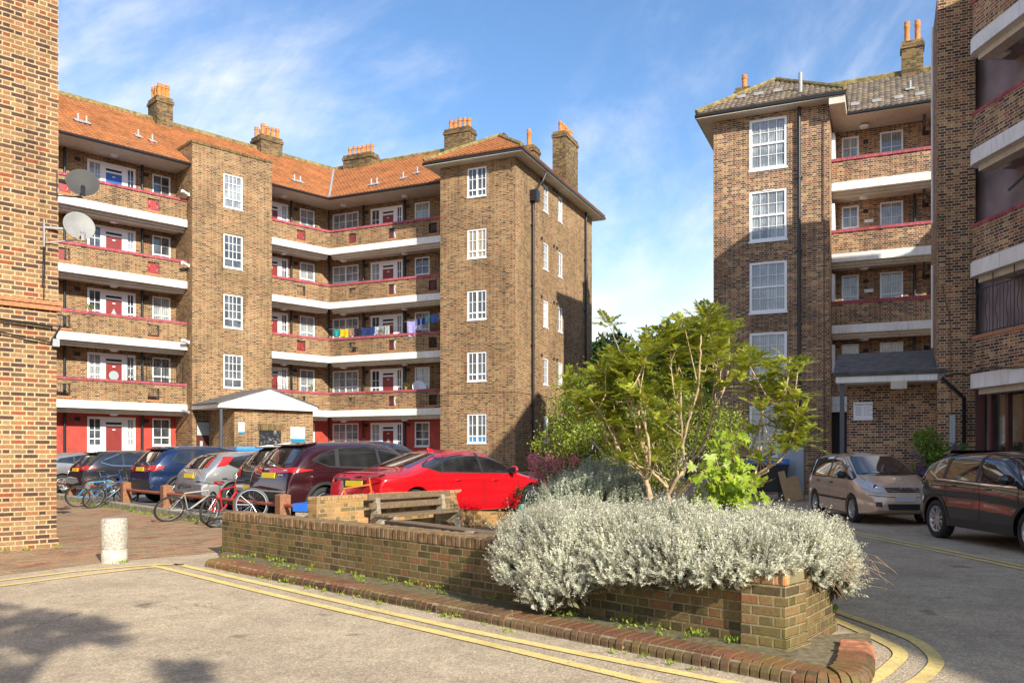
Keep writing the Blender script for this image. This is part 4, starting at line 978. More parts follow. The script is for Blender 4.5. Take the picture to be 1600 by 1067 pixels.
# the same bull-nosed bricks fan round the corner; the last few are newer and orange
def curve(pts,n=24):
    P=[Vector((*p,0)) for p in pts]; Q=[]
    for i in range(len(P)-1):
        p0=P[max(i-1,0)];p1=P[i];p2=P[i+1];p3=P[min(i+2,len(P)-1)]
        for k in range(n):
            t=k/n; Q.append(.5*((2*p1)+(p2-p0)*t+(2*p0-5*p1+4*p2-p3)*t*t+(3*p1-p0-3*p2+p3)*t**3))
    return Q+[P[-1]]
Q=curve([(1.83,5.42),(1.98,5.32),(2.16,5.31),(2.32,5.42),(2.44,5.62),(2.55,5.86),(2.66,6.10),(2.76,6.34)]); D_=[0]
for i in range(len(Q)-1): D_.append(D_[-1]+(Q[i+1]-Q[i]).length)
def at_(t):
    j=max(i for i in range(len(D_)-1) if D_[i]<=t+1e-9); f=(t-D_[j])/(D_[j+1]-D_[j]); return Q[j].lerp(Q[j+1],min(f,1)),(Q[j+1]-Q[j]).normalized()
mo=MB(); mn=MB(); rr=random.Random(5); t_=0; w=.24
while t_<D_[-1]-.08:
    h_=.098+rr.uniform(-.008,.007); o_=rr.uniform(-.006,.006); pf=[(w,0),(w,h_),(.10,h_),(.055,h_*.96),(.02,h_*.78),(0,h_*.45),(0,0)]; vs=[]
    for tt in (t_,t_+.066):
        q,d=at_(tt); n=Vector((-d.y,d.x,0))
        for a,z in pf: p=q+n*(a+o_); vs.append((p.x,p.y,z))
    k=7; (mn if D_[-1]-.52<t_<D_[-1]-.12 else mo).add(vs,[tuple(range(k))[::-1],tuple(range(k,2*k))]+[(i,(i+1)%k,(i+1)%k+k,i+k) for i in range(k)]); t_+=.0755
tag(mo.build('kerb',M_kb,bevel=.007),kind='structure')
tag(mn.build('kerb',plain('fresh_orange_brick',(.38,.15,.075),.9,var=.5,scale=14,bump=.4),bevel=.007),kind='structure')
IN=[]
for i in range(0,len(Q),6):
    q,d=Q[i],(Q[min(i+1,len(Q)-1)]-Q[max(i-1,0)]).normalized(); n=Vector((-d.y,d.x,0)); p=q+n*.02; IN.append((p.x,p.y))
sheet('kerb_bedding',IN+[(2.9,6.75),(2.3,6.6),(1.5,6.3),(1.2,6.2),(1.3,5.98)],.064,plain('mossy_bedding',(.20,.16,.09),1,var=.55,scale=16,bump=1.))
sheet('soil_strip',[(-4.05,11.45),(1.9,5.68),(2.1,6.1),(-4.3,12.4)],.07,plain('mossy_gravel',(.15,.125,.065),1,var=.55,scale=22,bump=1.))
# rear garden wall behind the benches
dR=Vector((.60,.80,0)).normalized(); FR=Fr((-3.22,13.75),(dR.x,dR.y),(dR.y,-dR.x))
rw_=empty('garden_wall',FR.P(0,0,0),0,'low orange brick garden wall behind the slatted bench, in front of the red saloon','wall')
m=MB(); FR.box(m,0,6.3,-.23,0,0,.74); m.build('wall',M_rear,rw_)
m=MB(); s=0
while s<6.25:
    FR.box(m,s+.004,s+.07,-.235+r_.uniform(-.004,.004),.006,.742,.80+r_.uniform(-.004,.004)); s+=.077
m.build('coping',plain('pale_coping_brick',(.42,.26,.13),.9,var=.35,scale=12,bump=.8),rw_,bevel=.005)
sheet('courtyard_ground',[FR.P(0,0,0)[:2],FR.P(6.,0,0)[:2],FI.P(6.,.0,0)[:2],FI.P(0,0,0)[:2],FW.P(.3,-t,0)[:2]],.02,plain('mossy_slab',(.20,.19,.12),.95,var=.4,scale=6,bump=.5))
# ------------------------------------------------------------------ benches
M_bconc=plain('aged_bench_concrete',(.30,.26,.19),.9,var=.4,scale=14,bump=.8)
def bench_back():
    o=empty('park_bench',(0,0,0),0,'slatted timber bench on concrete ends, backed against the orange garden wall','bench')
    Z=.02
    for i,(y,z,h) in enumerate(((-.085,.70,.11),(-.105,.545,.11))):
        m=MB(); m.box(-1.05,1.08,y-.02,y+.02,z,z+h,M=Matrix.Rotation(R(-6),4,'X')); m.build('backrest_slat',M_wood,o,world=False,bevel=.006)
    for y in (-.14,-.28,-.42):
        m=MB(); m.box(-1.0,1.06,y-.055,y+.055,.425,.47); m.build('seat_slat',M_wood,o,world=False,bevel=.006)
    for x in (-.85,.85):
        m=MB(); th=.05
        pf=[(-.50,0),(-.50,.10),(-.42,.30),(-.48,.36),(-.48,.42),(-.08,.42),(-.05,.72),(.02,.74),(.10,.42),(.12,.0),(.02,0),(-.05,.22),(-.36,.20),(-.40,0)]
        k=len(pf); m.add([(x-th,a,b+Z) for a,b in pf]+[(x+th,a,b+Z) for a,b in pf],[tuple(range(k)),tuple(range(k,2*k))[::-1]]+[(i,i+k,(i+1)%k+k,(i+1)%k) for i in range(k)])
        m.build('end_support',M_bconc,o,world=False,bevel=.012)
    return o
b1=bench_back(); 
bc=FR.P(1.05+.95,.20,0); b1.location=(bc[0]-.0,bc[1],0); b1.rotation_euler=(0,0,math.atan2(dR.y,dR.x))
# local -y of the bench must look away from the wall
b2=empty('park_bench',(0,0,0),0,'backless timber bench on rounded concrete ends, just behind the planter wall','bench')
for i,(y,z) in enumerate(((-.15,.45),(0,.452),(.15,.449))):
    m=MB(); m.box(-1.25,1.25,y-.065,y+.065,z,z+.05); m.build('seat_slat',M_wood,b2,world=False,bevel=.006)
m=MB(); m.box(-1.25,1.2,-.26,-.215,.41,.53); m.build('edge_board',plain('dark_bench_board',(.09,.06,.04),.8,var=.3,scale=15,bump=.5),b2,world=False,bevel=.006)
for x in (-1.1,1.02):
    m=MB(); pf=[(-.34,0),(-.34,.42),(-.31,.50),(-.25,.54),(-.18,.52),(-.15,.44),(.24,.44),(.24,0)]
    k=len(pf); m.add([(x-.09,a,b) for a,b in pf]+[(x+.09,a,b) for a,b in pf],[tuple(range(k)),tuple(range(k,2*k))[::-1]]+[(i,i+k,(i+1)%k+k,(i+1)%k) for i in range(k)])
    m.build('end_support',M_bconc,b2,world=False,bevel=.02)
b2.location=(-.92,10.75,0.07); b2.rotation_euler=(0,0,math.atan2(-.79,.61))
# ------------------------------------------------------------------ bollard
bo=empty('bollard',(-5.545,11.62,0),0,'squat round concrete bollard with a joint near its foot, on the brick paving','bollard')
M_agg=None
t_=NT('exposed_aggregate'); g=t_.geo(); v_=t_.n('ShaderNodeTexVoronoi'); v_.inputs['Scale'].default_value=70; t_.l(g,v_.inputs['Vector'])
c_=t_.ramp(v_.outputs['Color'],[(.1,(.30,.26,.20)),(.5,(.50,.46,.38)),(.9,(.66,.62,.54))]); c_=t_.mix(1.,c_,t_.ramp(t_.noise(g,5,5),[(.3,.75),(.7,1.1)]),'MULTIPLY'); t_.base(c_); t_.set(Roughness=.95); t_.bump(v_.outputs['Distance'],.8,.01); M_agg=t_.m
m=MB(); m.lathe([(.165,.19),(.172,.2),(.172,.58),(.168,.60),(.15,.612),(.001,.615)],40,Matrix.Translation(bo.location)); m.build('shaft',M_agg,bo,smooth=True)
m=MB(); m.lathe([(.17,-.02),(.17,.175),(.160,.185),(.15,.19)],40,Matrix.Translation(bo.location)); m.build('foot',M_conc,bo,smooth=True)
# ------------------------------------------------------------------ knee rail of timber posts and red tube
pts_t=[-11.6,-8.9,-5.6,-2.35,.55,3.25]
posts=[]
def fencept(px):
    r=(px-XC)/FPX; return (r*(18.5+.665*.32)-(-6.86+.747*.32))/(KD[0]+r*.747)
rail=empty('knee_rail',(*kerbpt(-5,.32),GZ),0,'low knee rail of squat timber posts joined by a red tube, before the parked cars','rail')
for px in (40,112,139,197,260,368,442):
    tt=fencept(px); posts.append(tt); p=Vector((*kerbpt(tt,.32),0)); m=MB()
    M=Matrix.Translation(p)@Matrix.Rotation(math.atan2(KD[1],KD[0]),4,'Z')
    w=.115; h=.70
    b=[(-w,-w),(w,-w),(w,w),(-w,w)]
    m.add([M@Vector((x,y,GZ-.1)) for x,y in b]+[M@Vector((x,y,GZ+h-.14+.0)) for x,y in b]+[M@Vector((0,0,GZ+h-.10))],[(0,1,5,4),(1,2,6,5),(2,3,7,6),(3,0,4,7),(4,5,8),(5,6,8),(6,7,8),(7,4,8)])
    if px!=368: m.build('post',M_woodred,rail,bevel=.01)
a=kerbpt(posts[0]-3,.32);b=kerbpt(4.9,.32); m=MB(); m.tube([(a[0],a[1],GZ+.36),(b[0],b[1],GZ+.36)],.04,10); 
p=kerbpt(posts[5],.32); m.tube([(p[0],p[1],GZ),(p[0],p[1],GZ+.36)],.06,10); m.build('rail_tube',M_railred,rail,smooth=True)
# ------------------------------------------------------------------ litter bin
p=Vector((-3.52,14.9,0)); lb=empty('litter_bin',(p.x,p.y,GZ*0),0,'square pebble-dash litter bin with a bright blue rim, beside the end of the garden wall','bin')
Mz=Matrix.Translation(p)@Matrix.Rotation(R(-12),4,'Z')
m=MB(); m.box(-.26,.26,-.26,.26,0,.52,M=Mz); m.build('body',plain('pebble_dash',(.33,.30,.23),.95,var=.6,scale=40,bump=1.),lb,bevel=.012)
m=MB()
for a in ((-.29,.29,-.29,-.22),(-.29,.29,.22,.29),(-.29,-.22,-.22,.22),(.22,.29,-.22,.22)): m.box(*a,.50,.64,M=Mz)
m.box(-.22,.22,-.22,.22,.52,.525,M=Mz); m.build('rim',plain('blue_plastic',(.015,.12,.50),.4,var=.08),lb,bevel=.01)
# ------------------------------------------------------------------ signs
def sign(name,fr,s0,s1,z0,z1,d,label,parts,base=M_upvc,cat='sign'):
    o=empty(name,fr.P((s0+s1)/2,d,z0),0,label,cat)
    m=MB(); fr.box(m,s0,s1,d,d+.02,z0,z1); m.build('board',base,o)
    for nm,mat,(a,b,c,e) in parts: m=MB(); fr.box(m,a,b,d+.02,d+.023,c,e); m.build(nm,mat,o)
    return o
M_teal=plain('teal_print',(.0,.22,.38),.5,var=.03); M_ink=plain('grey_print',(.30,.34,.38),.6,var=.05); M_blk=plain('black_print',(.02,.02,.025),.6)
def text(fr,s,z,d,body,size,mat,parent):
    cu=bpy.data.curves.new('lettering','FONT'); cu.body=body; cu.size=size; cu.extrude=.001; cu.offset=size*.012
    o=bpy.data.objects.new('lettering',cu); COL.objects.link(o)
    dg=bpy.context.evaluated_depsgraph_get(); me=bpy.data.meshes.new_from_object(o.evaluated_get(dg)); bpy.data.objects.remove(o)
    me.materials.clear(); me.materials.append(mat)
    o=bpy.data.objects.new('lettering',me); COL.objects.link(o); o.parent=parent
    u=Vector((*fr.u,0)); n=Vector((*fr.n,0)); M=Matrix((u,Vector((0,0,1)),n)).transposed().to_4x4(); p=Vector(fr.P(s,d,z))-WL(parent); o.matrix_local=Matrix.Translation(p)@M
    return o
sg=sign('wall_sign',FG,FG.s_at(1333.5,-1),FG.s_at(1363.5,-1),2.50,3.02,-1.0,'white wall sign reading Aylesbury House with flat numbers, under the flat porch',[])
x0=FG.s_at(1333.5,-1)+.03
text(FG,x0+.01,2.93,-.977,'Aylesbury House',.066,M_blk,sg)
for i,(a,b) in enumerate((('4th floor','15 - 19'),('3rd floor','11, 12, 13, 14'),('2nd floor','10 - 14'),('1st floor','6, 7, 8, 9, 10'))):
    text(FG,x0+.03,2.84-i*.068,-.977,a,.046,M_blk,sg); text(FG,x0+.26,2.84-i*.068,-.977,b,.046,M_blk,sg)
s0=FA.s_at(454,2.9);s1=FA.s_at(476,2.9); ss=sign('wall_sign',FA,s0,s1,2.05,2.72,2.9,'square white notice with a teal band, right of the dark board on the porch wall',[('band',M_teal,(s0,s1,2.05,2.21))])
for i in range(5): m=MB(); FA.box(m,s0+.07,s1-.07-.1*(i%3),2.92,2.923,2.62-i*.075,2.635-i*.075); m.build('text_line',M_ink,ss)
s0=FA.s_at(372.5,2.9);s1=FA.s_at(381.5,2.9); ss=sign('wall_sign',FA,s0,s1,2.38,2.86,2.9,'narrow white notice with a teal foot, beside the entrance on the porch wall',[('band',M_teal,(s0,s1,2.38,2.47))])
for i in range(4): m=MB(); FA.box(m,s0+.04,s1-.04,2.92,2.923,2.78-i*.08,2.79-i*.08); m.build('text_line',M_ink,ss)
# cameras and wall lamps on the stair tower
for z,px in ((12.25+.6,285),(9.75,292),(6.4,292),(3.35,297)):
    s=TL-.02; o=empty('wall_light',FA.P(s,.0,z),0,'white cylinder security light on the left side of the stair tower, '+{12.85:'topmost',9.75:'second from top',6.4:'third from top',3.35:'lowest'}[round(z,2)],'light',None)
    m=MB(); m.tube([FA.P(s-.05,.25,z),FA.P(s-.38,.42,z+.06)],.07,10); m.bar(FA.P(s,.25,z),FA.P(s-.08,.25,z),.12,.12); m.build('housing',M_upvc if z>5 else M_lead,o,smooth=True)
# ------------------------------------------------------------------ washing on the third floor landing
def cloth(name,fr,s0,s1,zt,drop,d,mat,label,cat='clothing',grp=None,kind=0,seed=0):
    rr=random.Random(seed); N=10;Mm=7; P=[]; ph=rr.random()*6
    for j in range(Mm+1):
        row=[]
        for i in range(N+1):
            u_=i/N;v_=j/Mm; s=s0+(s1-s0)*(u_+( .05*math.sin(v_*3+ph)*v_))
            dr=drop*(1 if kind==0 else (1-.25*math.sin(u_*math.pi)*v_)); dd=d+.03*math.sin(u_*9+ph)*v_+.02*v_
            row.append(fr.P(s,dd,zt-.02*math.sin(u_*math.pi)-dr*v_+.03*math.sin(u_*4+ph)*v_))
        P.append(row)
    m=MB(); m.grid(P); b=[[tuple(Vector(p)-Vector((fr.n[0],fr.n[1],0))*.008) for p in r] for r in P]; m.grid(b,flip=True)
    o=m.build(name,mat,None,smooth='all',loc=fr.P((s0+s1)/2,d,zt)); tag(o,label,cat,grp); return o
def fab(n,c): return plain(n,c,.9,var=.2,scale=12,spec=.1)
F3=6.1
wl=empty('washing_line',FB.P(1,-.5,F3+1.72),0,'thin washing line strung above the second floor balcony, carrying teal and yellow washing','washing line')
m=MB(); m.tube([FB.P(-.3,-.35,F3+1.74),FB.P(2.2,-.35,F3+1.66),FB.P(3.7,-.35,F3+1.74)],.008,5); m.build('line',M_grey,wl)
items=[('towel',.02,.38,.34,(.02,.30,.30),'teal towel hanging at the left end of the washing line'),('towel',.40,.88,.48,(.62,.42,.02),'yellow towel hanging next to the teal one'),('towel',.90,1.22,.38,(.30,.17,.12),'brown cloth hanging between yellow and black washing'),('shirt',1.28,1.62,.52,(.02,.02,.03),'black shirt on the washing line beside the brown cloth'),('shirt',1.70,2.42,.50,(.025,.04,.12),'wide navy blue washing at the middle of the line'),('shirt',2.46,2.72,.58,(.42,.44,.62),'pale lilac shirt left of the door on the washing line'),('shirt',2.76,3.02,.50,(.25,.27,.30),'grey shirt second from the right end of the line'),('shirt',3.05,3.3,.62,(.30,.38,.36),'pale green striped shirt at the right end of the line, before the door')]
for i,(nm,a,b,dr,c,lb_) in enumerate(items): cloth(nm,FB,a,b,F3+1.70,dr,-.34,fab('washing_%d'%i,c),lb_,'washing','washing hung on the second floor balcony',seed=i,kind=i%2)
wl2=empty('washing_line',FB.P(5,-.2,F3+1.9),0,'second washing line slanting up towards the tower wing, carrying lilac and blue washing','washing line')
m=MB(); m.tube([FB.P(4.35,.02,F3+1.75),FB.P(6.8,-.15,F3+2.15)],.008,5); m.build('line',M_grey,wl2)
it2=[('shirt',4.5,4.95,.75,(.36,.34,.62),'lilac shirt with dangling sleeves at the left of the slanting line'),('shirt',5.0,5.3,.55,(.50,.48,.72),'pale lilac cloth drooping over the balcony rail'),('towel',5.05,5.48,.30,(.02,.06,.25),'dark blue towel on the slanting line'),('towel',5.5,5.75,.34,(.10,.42,.36),'mint green cloth on the slanting line'),('towel',5.8,6.22,.34,(.08,.14,.42),'mid blue towel on the slanting line'),('towel',6.25,6.5,.36,(.45,.42,.22),'pale yellow cloth at the right end of the slanting line')]
for i,(nm,a,b,dr,c,lb_) in enumerate(it2): cloth(nm,FB,a,b,F3+1.75+(a-4.35)*.163,dr,.0,fab('washing_b%d'%i,c),lb_,'washing','washing hung on the slanting line',seed=20+i,kind=i%2)
# ------------------------------------------------------------------ bins, cabinet and cardboard by the brown block
o=empty('wheelie_bin',(8.45,27.6,0),R(-18),'large black four wheeled refuse bin with a blue lid, beside the grey cabinet','bin')
def L_(mb,nm,mat,par,bv=0,sm=None): return mb.build(nm,mat,par,world=False,bevel=bv,smooth=sm)
m=MB(); m.hexa([(-.58,-.42,.28),(.58,-.42,.28),(.58,.42,.28),(-.58,.42,.28),(-.66,-.5,1.15),(.66,-.5,1.15),(.66,.5,1.15),(-.66,.5,1.15)]); m.box(-.70,.70,-.54,.54,1.12,1.18); m.box(-.45,.45,-.50,-.44,.70,.73); L_(m,'body',plain('black_plastic',(.02,.02,.024),.45),o,.02)
m=MB(); P_=[[(x,-.55+1.1*j/8,1.19+.16*math.sin(math.pi*j/8)) for j in range(9)] for x in (-.70,.70)]; m.grid(P_,flip=False); m.box(-.70,.70,-.56,.56,1.182,1.22); L_(m,'lid',plain('blue_lid',(.01,.13,.45),.4),o,.01)
for x in (-.5,.5):
    for y in (-.36,.36):
        m=MB(); m.torus(.075,.03,Matrix.Translation((x,y,.105))@Matrix.Rotation(R(90),4,'Z'),16,6); m.box(x-.03,x+.03,y-.03,y+.03,.1,.28); L_(m,'castor',M_dkgrey,o,sm=True)
o=empty('utility_cabinet',(9.45,28.2,0),R(-22),'tall light grey metal cabinet standing between the black bin and the brown block','cabinet')
m=MB(); m.box(-.42,.42,-.25,.25,0,1.75); L_(m,'housing',plain('pale_grey_paint',(.36,.41,.45),.5,var=.1),o,.02)
m=MB(); m.box(-.26,.16,-.262,-.251,.75,1.3); L_(m,'hatch',plain('hatch_grey',(.30,.35,.39),.5),o,.005)
o=empty('cardboard_box',(9.0,26.5,0),R(-10),'flattened brown cardboard box leaning against the black bin','box')
M_card=plain('cardboard',(.42,.27,.13),.9,var=.12)
m=MB(); M=Matrix.Rotation(R(-14),4,'Y')@Matrix.Rotation(R(-8),4,'X'); m.box(-.28,.28,-.04,.04,0.02,.80,M=M); m.box(-.26,-.05,.05,.065,.70,1.05,M=M); L_(m,'carton',M_card,o,.004)
o=empty('wheelie_bin',(-8.9,28.6,GZ),R(30),'bright blue lidded communal bin, just visible above the car roofs by the porch','bin')
m=MB(); m.hexa([(-.55,-.4,.1),(.55,-.4,.1),(.55,.4,.1),(-.55,.4,.1),(-.62,-.48,1.45),(.62,-.48,1.45),(.62,.48,1.45),(-.62,.48,1.45)]); L_(m,'body',M_dkgrey,o,.02)
m=MB(); m.box(-.66,.66,-.52,.52,1.45,1.62); L_(m,'lid',plain('sky_blue_plastic',(.03,.22,.60),.4),o,.05)
# low wall, trellis and tubs at the foot of the tower wing
FT=Fr(FCR.P(2.2,1.0,0)[:2],FCR.u,FCR.n)
o=empty('garden_wall',FCR.P(.5,1.7,0),0,'short dark brick garden wall at the corner of the tower wing, carrying potted plants','wall')
m=MB(); FCR.box(m,.1,6,1.5,1.72,0,.62+.15); FCR.box(m,.1,.3,.0,1.5,0,.77); m.build('wall',M_dark,o)
m=MB(); FCR.box(m,.06,6,1.46,1.76,.771,.83); m.build('coping',M_conc,o)
o=empty('trellis',FCR.P(2.6,1.6,.83),0,'dark green lattice trellis standing on the short garden wall','trellis')
m=MB()
for i in range(16):
    a=.9+i*.18; m.bar(FCR.P(a,1.6,.84),FCR.P(a+.7,1.6,1.54),.02,.015); m.bar(FCR.P(a+.7,1.615,.84),FCR.P(a,1.615,1.54),.02,.015)
m.bar(FCR.P(.9,1.6,1.55),FCR.P(4.5,1.6,1.55),.04,.04); m.build('lattice',plain('trellis_green',(.01,.075,.06),.6),o)
# distant satellite dish on the tower wing
o=empty('satellite_dish',FCR.P(10.3,.5,4.9),0,'small pale satellite dish on the far corner of the tower wing, behind the shrub','satellite dish')
M=Matrix.Translation(FCR.P(10.5,.75,4.85))@Vector((.5,-.8,.3)).to_track_quat('Z','Y').to_matrix().to_4x4()
m=MB(); m.lathe([(.001,0),(.2,.02),(.36,.09),(.37,.09),(.2,.0),(.001,-.02)],24,M,close=False); m.build('dish',M_lead,o,smooth='all'); m=MB(); m.tube([FCR.P(10.37,.0,4.8),FCR.P(10.5,.72,4.85)],.025,6); m.build('bracket',M_dkgrey,o)
# ------------------------------------------------------------------ bicycles
M_tyre=plain('tyre_rubber',(.025,.024,.023),.8,var=.3,scale=20); M_alu=plain('bright_alloy',(.55,.55,.55),.3,metal=.9,var=.1)
def wheel(parent,x,z,r=.33,seed=0,tyre=M_tyre):
    m=MB(); m.torus(r-.022,.024,Matrix.Translation((x,0,z)),36,8); w=m.build('wheel',tyre,parent,world=False,smooth='all')
    m=MB(); m.torus(r-.05,.011,Matrix.Translation((x,0,z)),36,6,sq=1.2)
    for k in range(18):
        a=2*math.pi*k/18; b_=a+.25*(1 if k%2 else -1); y=.025*(1 if k%2 else -1)
        m.tube([(x+.02*math.cos(b_),y,z+.02*math.sin(b_)),(x+(r-.055)*math.cos(a),0,z+(r-.055)*math.sin(a))],.0022,3,cap=False)
    m.tube([(x,-.045,z),(x,.045,z)],.02,8); m.build('spokes',M_alu,w,world=False)
    return w
def bicycle(label,col,loc,heading,lean,steer=0,r=.33,front=True,saddle=(.02,.02,.02),pitch=0,fork=None,guards=False):
    o=bpy.data.objects.new('bicycle',None); COL.objects.link(o); o.empty_display_size=.2; tag(o,label,'bicycle')
    mf=plain('bike_paint_%02d'%len([1 for q in MATS if q.startswith('bike_paint')]),col,.3,coat=.5,var=.05)
    T=lambda pts,rad: m.tube(pts,rad,8)
    BB=(0,0,.28); RA=(-.42,0,r); ST=(-.17,0,.74); HT=(.36,0,.80); HB=(.40,0,.66); FA_=(.58,0,r)
    m=MB(); T([BB,ST],.017);T([ST,HT],.016);T([BB,HB],.021);T([HT,HB],.02)
    for y in (-.05,.05): T([BB,(RA[0],y,RA[2])],.010); T([(ST[0],0,ST[2]-.05),(RA[0],y,RA[2])],.008)
    m.build('frame',mf,o,world=False,smooth=True)
    wheel(o,RA[0],RA[2],r)
    f=bpy.data.objects.new('fork_assembly',None)
    # steering parts rotated about the head tube
    Ms=Matrix.Translation(HT)@Matrix.Rotation(steer,4,Vector(HT)-Vector(HB))@Matrix.Translation(-Vector(HT))
    m=MB()
    for y in (-.05,.05): m.tube([Ms@Vector((HB[0],y*.6,HB[2]+.01)),Ms@Vector((.45,y,.52)),Ms@Vector((FA_[0],y,FA_[2]))],.011,8)
    m.tube([Ms@Vector(HB),Ms@Vector((.345,0,.93))],.014,8); m.build('fork',fork or mf,o,world=False,smooth=True)
    m=MB(); m.tube([Ms@Vector((.34,0,.90)),Ms@Vector((.43,0,.94))],.013,8); m.tube([Ms@Vector((.40,-.31,.96)),Ms@Vector((.43,-.1,.94)),Ms@Vector((.43,.1,.94)),Ms@Vector((.40,.31,.96))],.012,8); hb=m.build('handlebar',M_dkgrey,o,world=False,smooth=True)
    for y in (-.31,.2):
        m=MB(); m.tube([Ms@Vector((.40,y,.96)),Ms@Vector((.41,y+.11,.955))],.017,8); m.build('grip',M_black,hb,world=False,smooth=True)
    for y in (-.17,.17):
        m=MB(); m.tube([Ms@Vector((.43,y,.94)),Ms@Vector((.50,y*1.3,.90))],.006,5); m.build('brake_lever',M_black,hb,world=False,smooth=True)
    if front:
        w=wheel(o,0,0,r); w.matrix_local=Ms@Matrix.Translation((FA_[0],0,FA_[2]))
    m=MB(); m.tube([ST,(-.20,0,.88)],.013,8); m.build('seat_post',M_alu,o,world=False,smooth=True)
    m=MB(); P=[]
    for i,(x,w,z) in enumerate(((-.33,.05,.90),(-.31,.075,.925),(-.25,.075,.93),(-.16,.035,.925),(-.07,.02,.92),(-.05,.008,.91))):
        P.append([(x,w*math.cos(a),z+.022*math.sin(a)-.012) for a in [2*math.pi*k/10 for k in range(11)]])
    m.grid(P); m.build('saddle',plain('saddle_%02d'%int(saddle[0]*99),saddle,.6),o,world=False,smooth='all')
    m=MB(); m.torus(.085,.006,Matrix.Translation((0,-.05,.28)),24,4); m.torus(.06,.005,Matrix.Translation((0,-.045,.28)),24,4)
    for a in range(5): m.bar((0,-.05,.28),(.085*math.cos(a*1.257),-.05,.28+.085*math.sin(a*1.257)),.012,.005)
    m.tube([(0,-.05,.28),(.14,-.07,.18)],.009,6);m.tube([(0,.05,.28),(-.14,.07,.38)],.009,6); m.box(.10,.18,-.16,-.07,.165,.19); m.box(-.18,-.10,.07,.16,.37,.395)
    m.tube([(0,-.045,.365),(RA[0],-.045,r+.035)],.004,4); m.tube([(0,-.045,.195),(RA[0],-.045,r-.035)],.004,4); m.build('crankset',M_dkgrey,o,world=False,smooth=True)
    if guards:
        for x0_ in (RA[0],):
            P=[[(x0_+(r+.03)*math.cos(a),y,r+(r+.03)*math.sin(a)) for y in (-.025,.025)] for a in [R(20+12*k) for k in range(13)]]
            m=MB(); m.grid(P); m.build('mudguard',M_black,o,world=False)
    o.matrix_world=Matrix.Translation(loc)@Matrix.Rotation(heading,4,'Z')@Matrix.Rotation(lean,4,'X')@Matrix.Rotation(pitch,4,'Y')
    o.location=loc
    return o
def gpt(px,Y,z=0): return Vector(((px-XC)/FPX*Y,Y,z))
bicycle('light blue bicycle leaning in the tangle at the left end of the knee rail',(.05,.30,.52),gpt(147,24.0,.0),R(28),R(20),.5)
bicycle('dark grey mountain bike at the front of the left tangle of bicycles',(.10,.11,.14),gpt(163,23.6,.0),R(62),R(24),-.5,r=.34)
bicycle('dark blue bicycle with a pale rimmed wheel, behind the light blue one',(.03,.07,.28),gpt(170,24.9,.12),R(8),R(12),.2,guards=True)
bicycle('white framed bicycle slumped sideways against the knee rail beside the silver hatchback',(.40,.37,.33),gpt(290,18.9,.0),R(42),R(30),.9,r=.34,pitch=R(0))
bicycle('red bicycle standing against the knee rail with its front wheel turned',(.52,.02,.02),gpt(345,18.2,.0),R(72),R(8),.35,r=.32,saddle=(.30,.02,.02),pitch=0)
bicycle('orange and white bicycle half hidden behind the garden wall by the red saloon',(.60,.14,.03),gpt(548,15.1,.15),R(38),R(4),.5,r=.32)
o=empty('discarded_wheel',(0,0,0),0,'loose spoked bicycle wheel propped upright against the knee rail, weeds growing through it','bicycle wheel'); w=wheel(o,0,0,.34,tyre=M_dkgrey); o.matrix_world=Matrix.Translation(gpt(393,16.75,.50))@Matrix.Rotation(R(12),4,'Z')@Matrix.Rotation(R(-6),4,'X')
o=empty('discarded_wheel',(0,0,0),0,'loose bicycle wheel lying flat on the paving near the planter wall end','bicycle wheel'); w=wheel(o,0,0,.31); o.matrix_world=Matrix.Translation(gpt(346,17.0,.12))@Matrix.Rotation(R(30),4,'Z')@Matrix.Rotation(R(68),4,'X')

# a few things people keep on the landings
M_ter=plain('terracotta_pot',(.34,.14,.07),.85,var=.2)
for fr,s_,F,lb_ in ((FA,-1.0,3.4,'terracotta pot plant on the first floor coping, just right of the stair tower'),(FB,2.9,6.1,'terracotta pot with trailing plant on the second floor coping, left of the red door'),(FB,4.35,3.4,'terracotta pot with a small plant on the first floor coping, beside the right hand window'),(FA,-11.2,6.1,'terracotta pot with a plant on the second floor coping at the far left')):
    o=empty('potted_plant',fr.P(s_,-.12,F+1.21),0,lb_,'potted plant','pot plants on the landings'); m=MB(); m.lathe([(.05,0),(.08,.12),(.09,.12),(.09,.15),(.075,.15),(.07,.12)],14,Matrix.Translation(fr.P(s_,-.12,F+1.205))); m.build('pot',M_ter,o,smooth=True); POTS.append((o,fr.P(s_,-.12,F+1.42)))
o=empty('satellite_dish',FB.P(4.9,-.3,4.75),0,'small white satellite dish inside the first floor landing, by the right hand window','satellite dish')
M=Matrix.Translation(FB.P(4.9,-.45,4.72))@Vector((.3,-.9,.35)).to_track_quat('Z','Y').to_matrix().to_4x4()
m=MB(); m.lathe([(.001,0),(.2,.02),(.34,.08),(.35,.08),(.2,.0),(.001,-.02)],24,M,close=False); m.build('dish',M_upvc,o,smooth='all'); m=MB(); m.tube([FB.P(4.9,-.48,4.70),FB.P(4.9,-1.15,4.7)],.025,6); m.build('bracket',M_dkgrey,o)
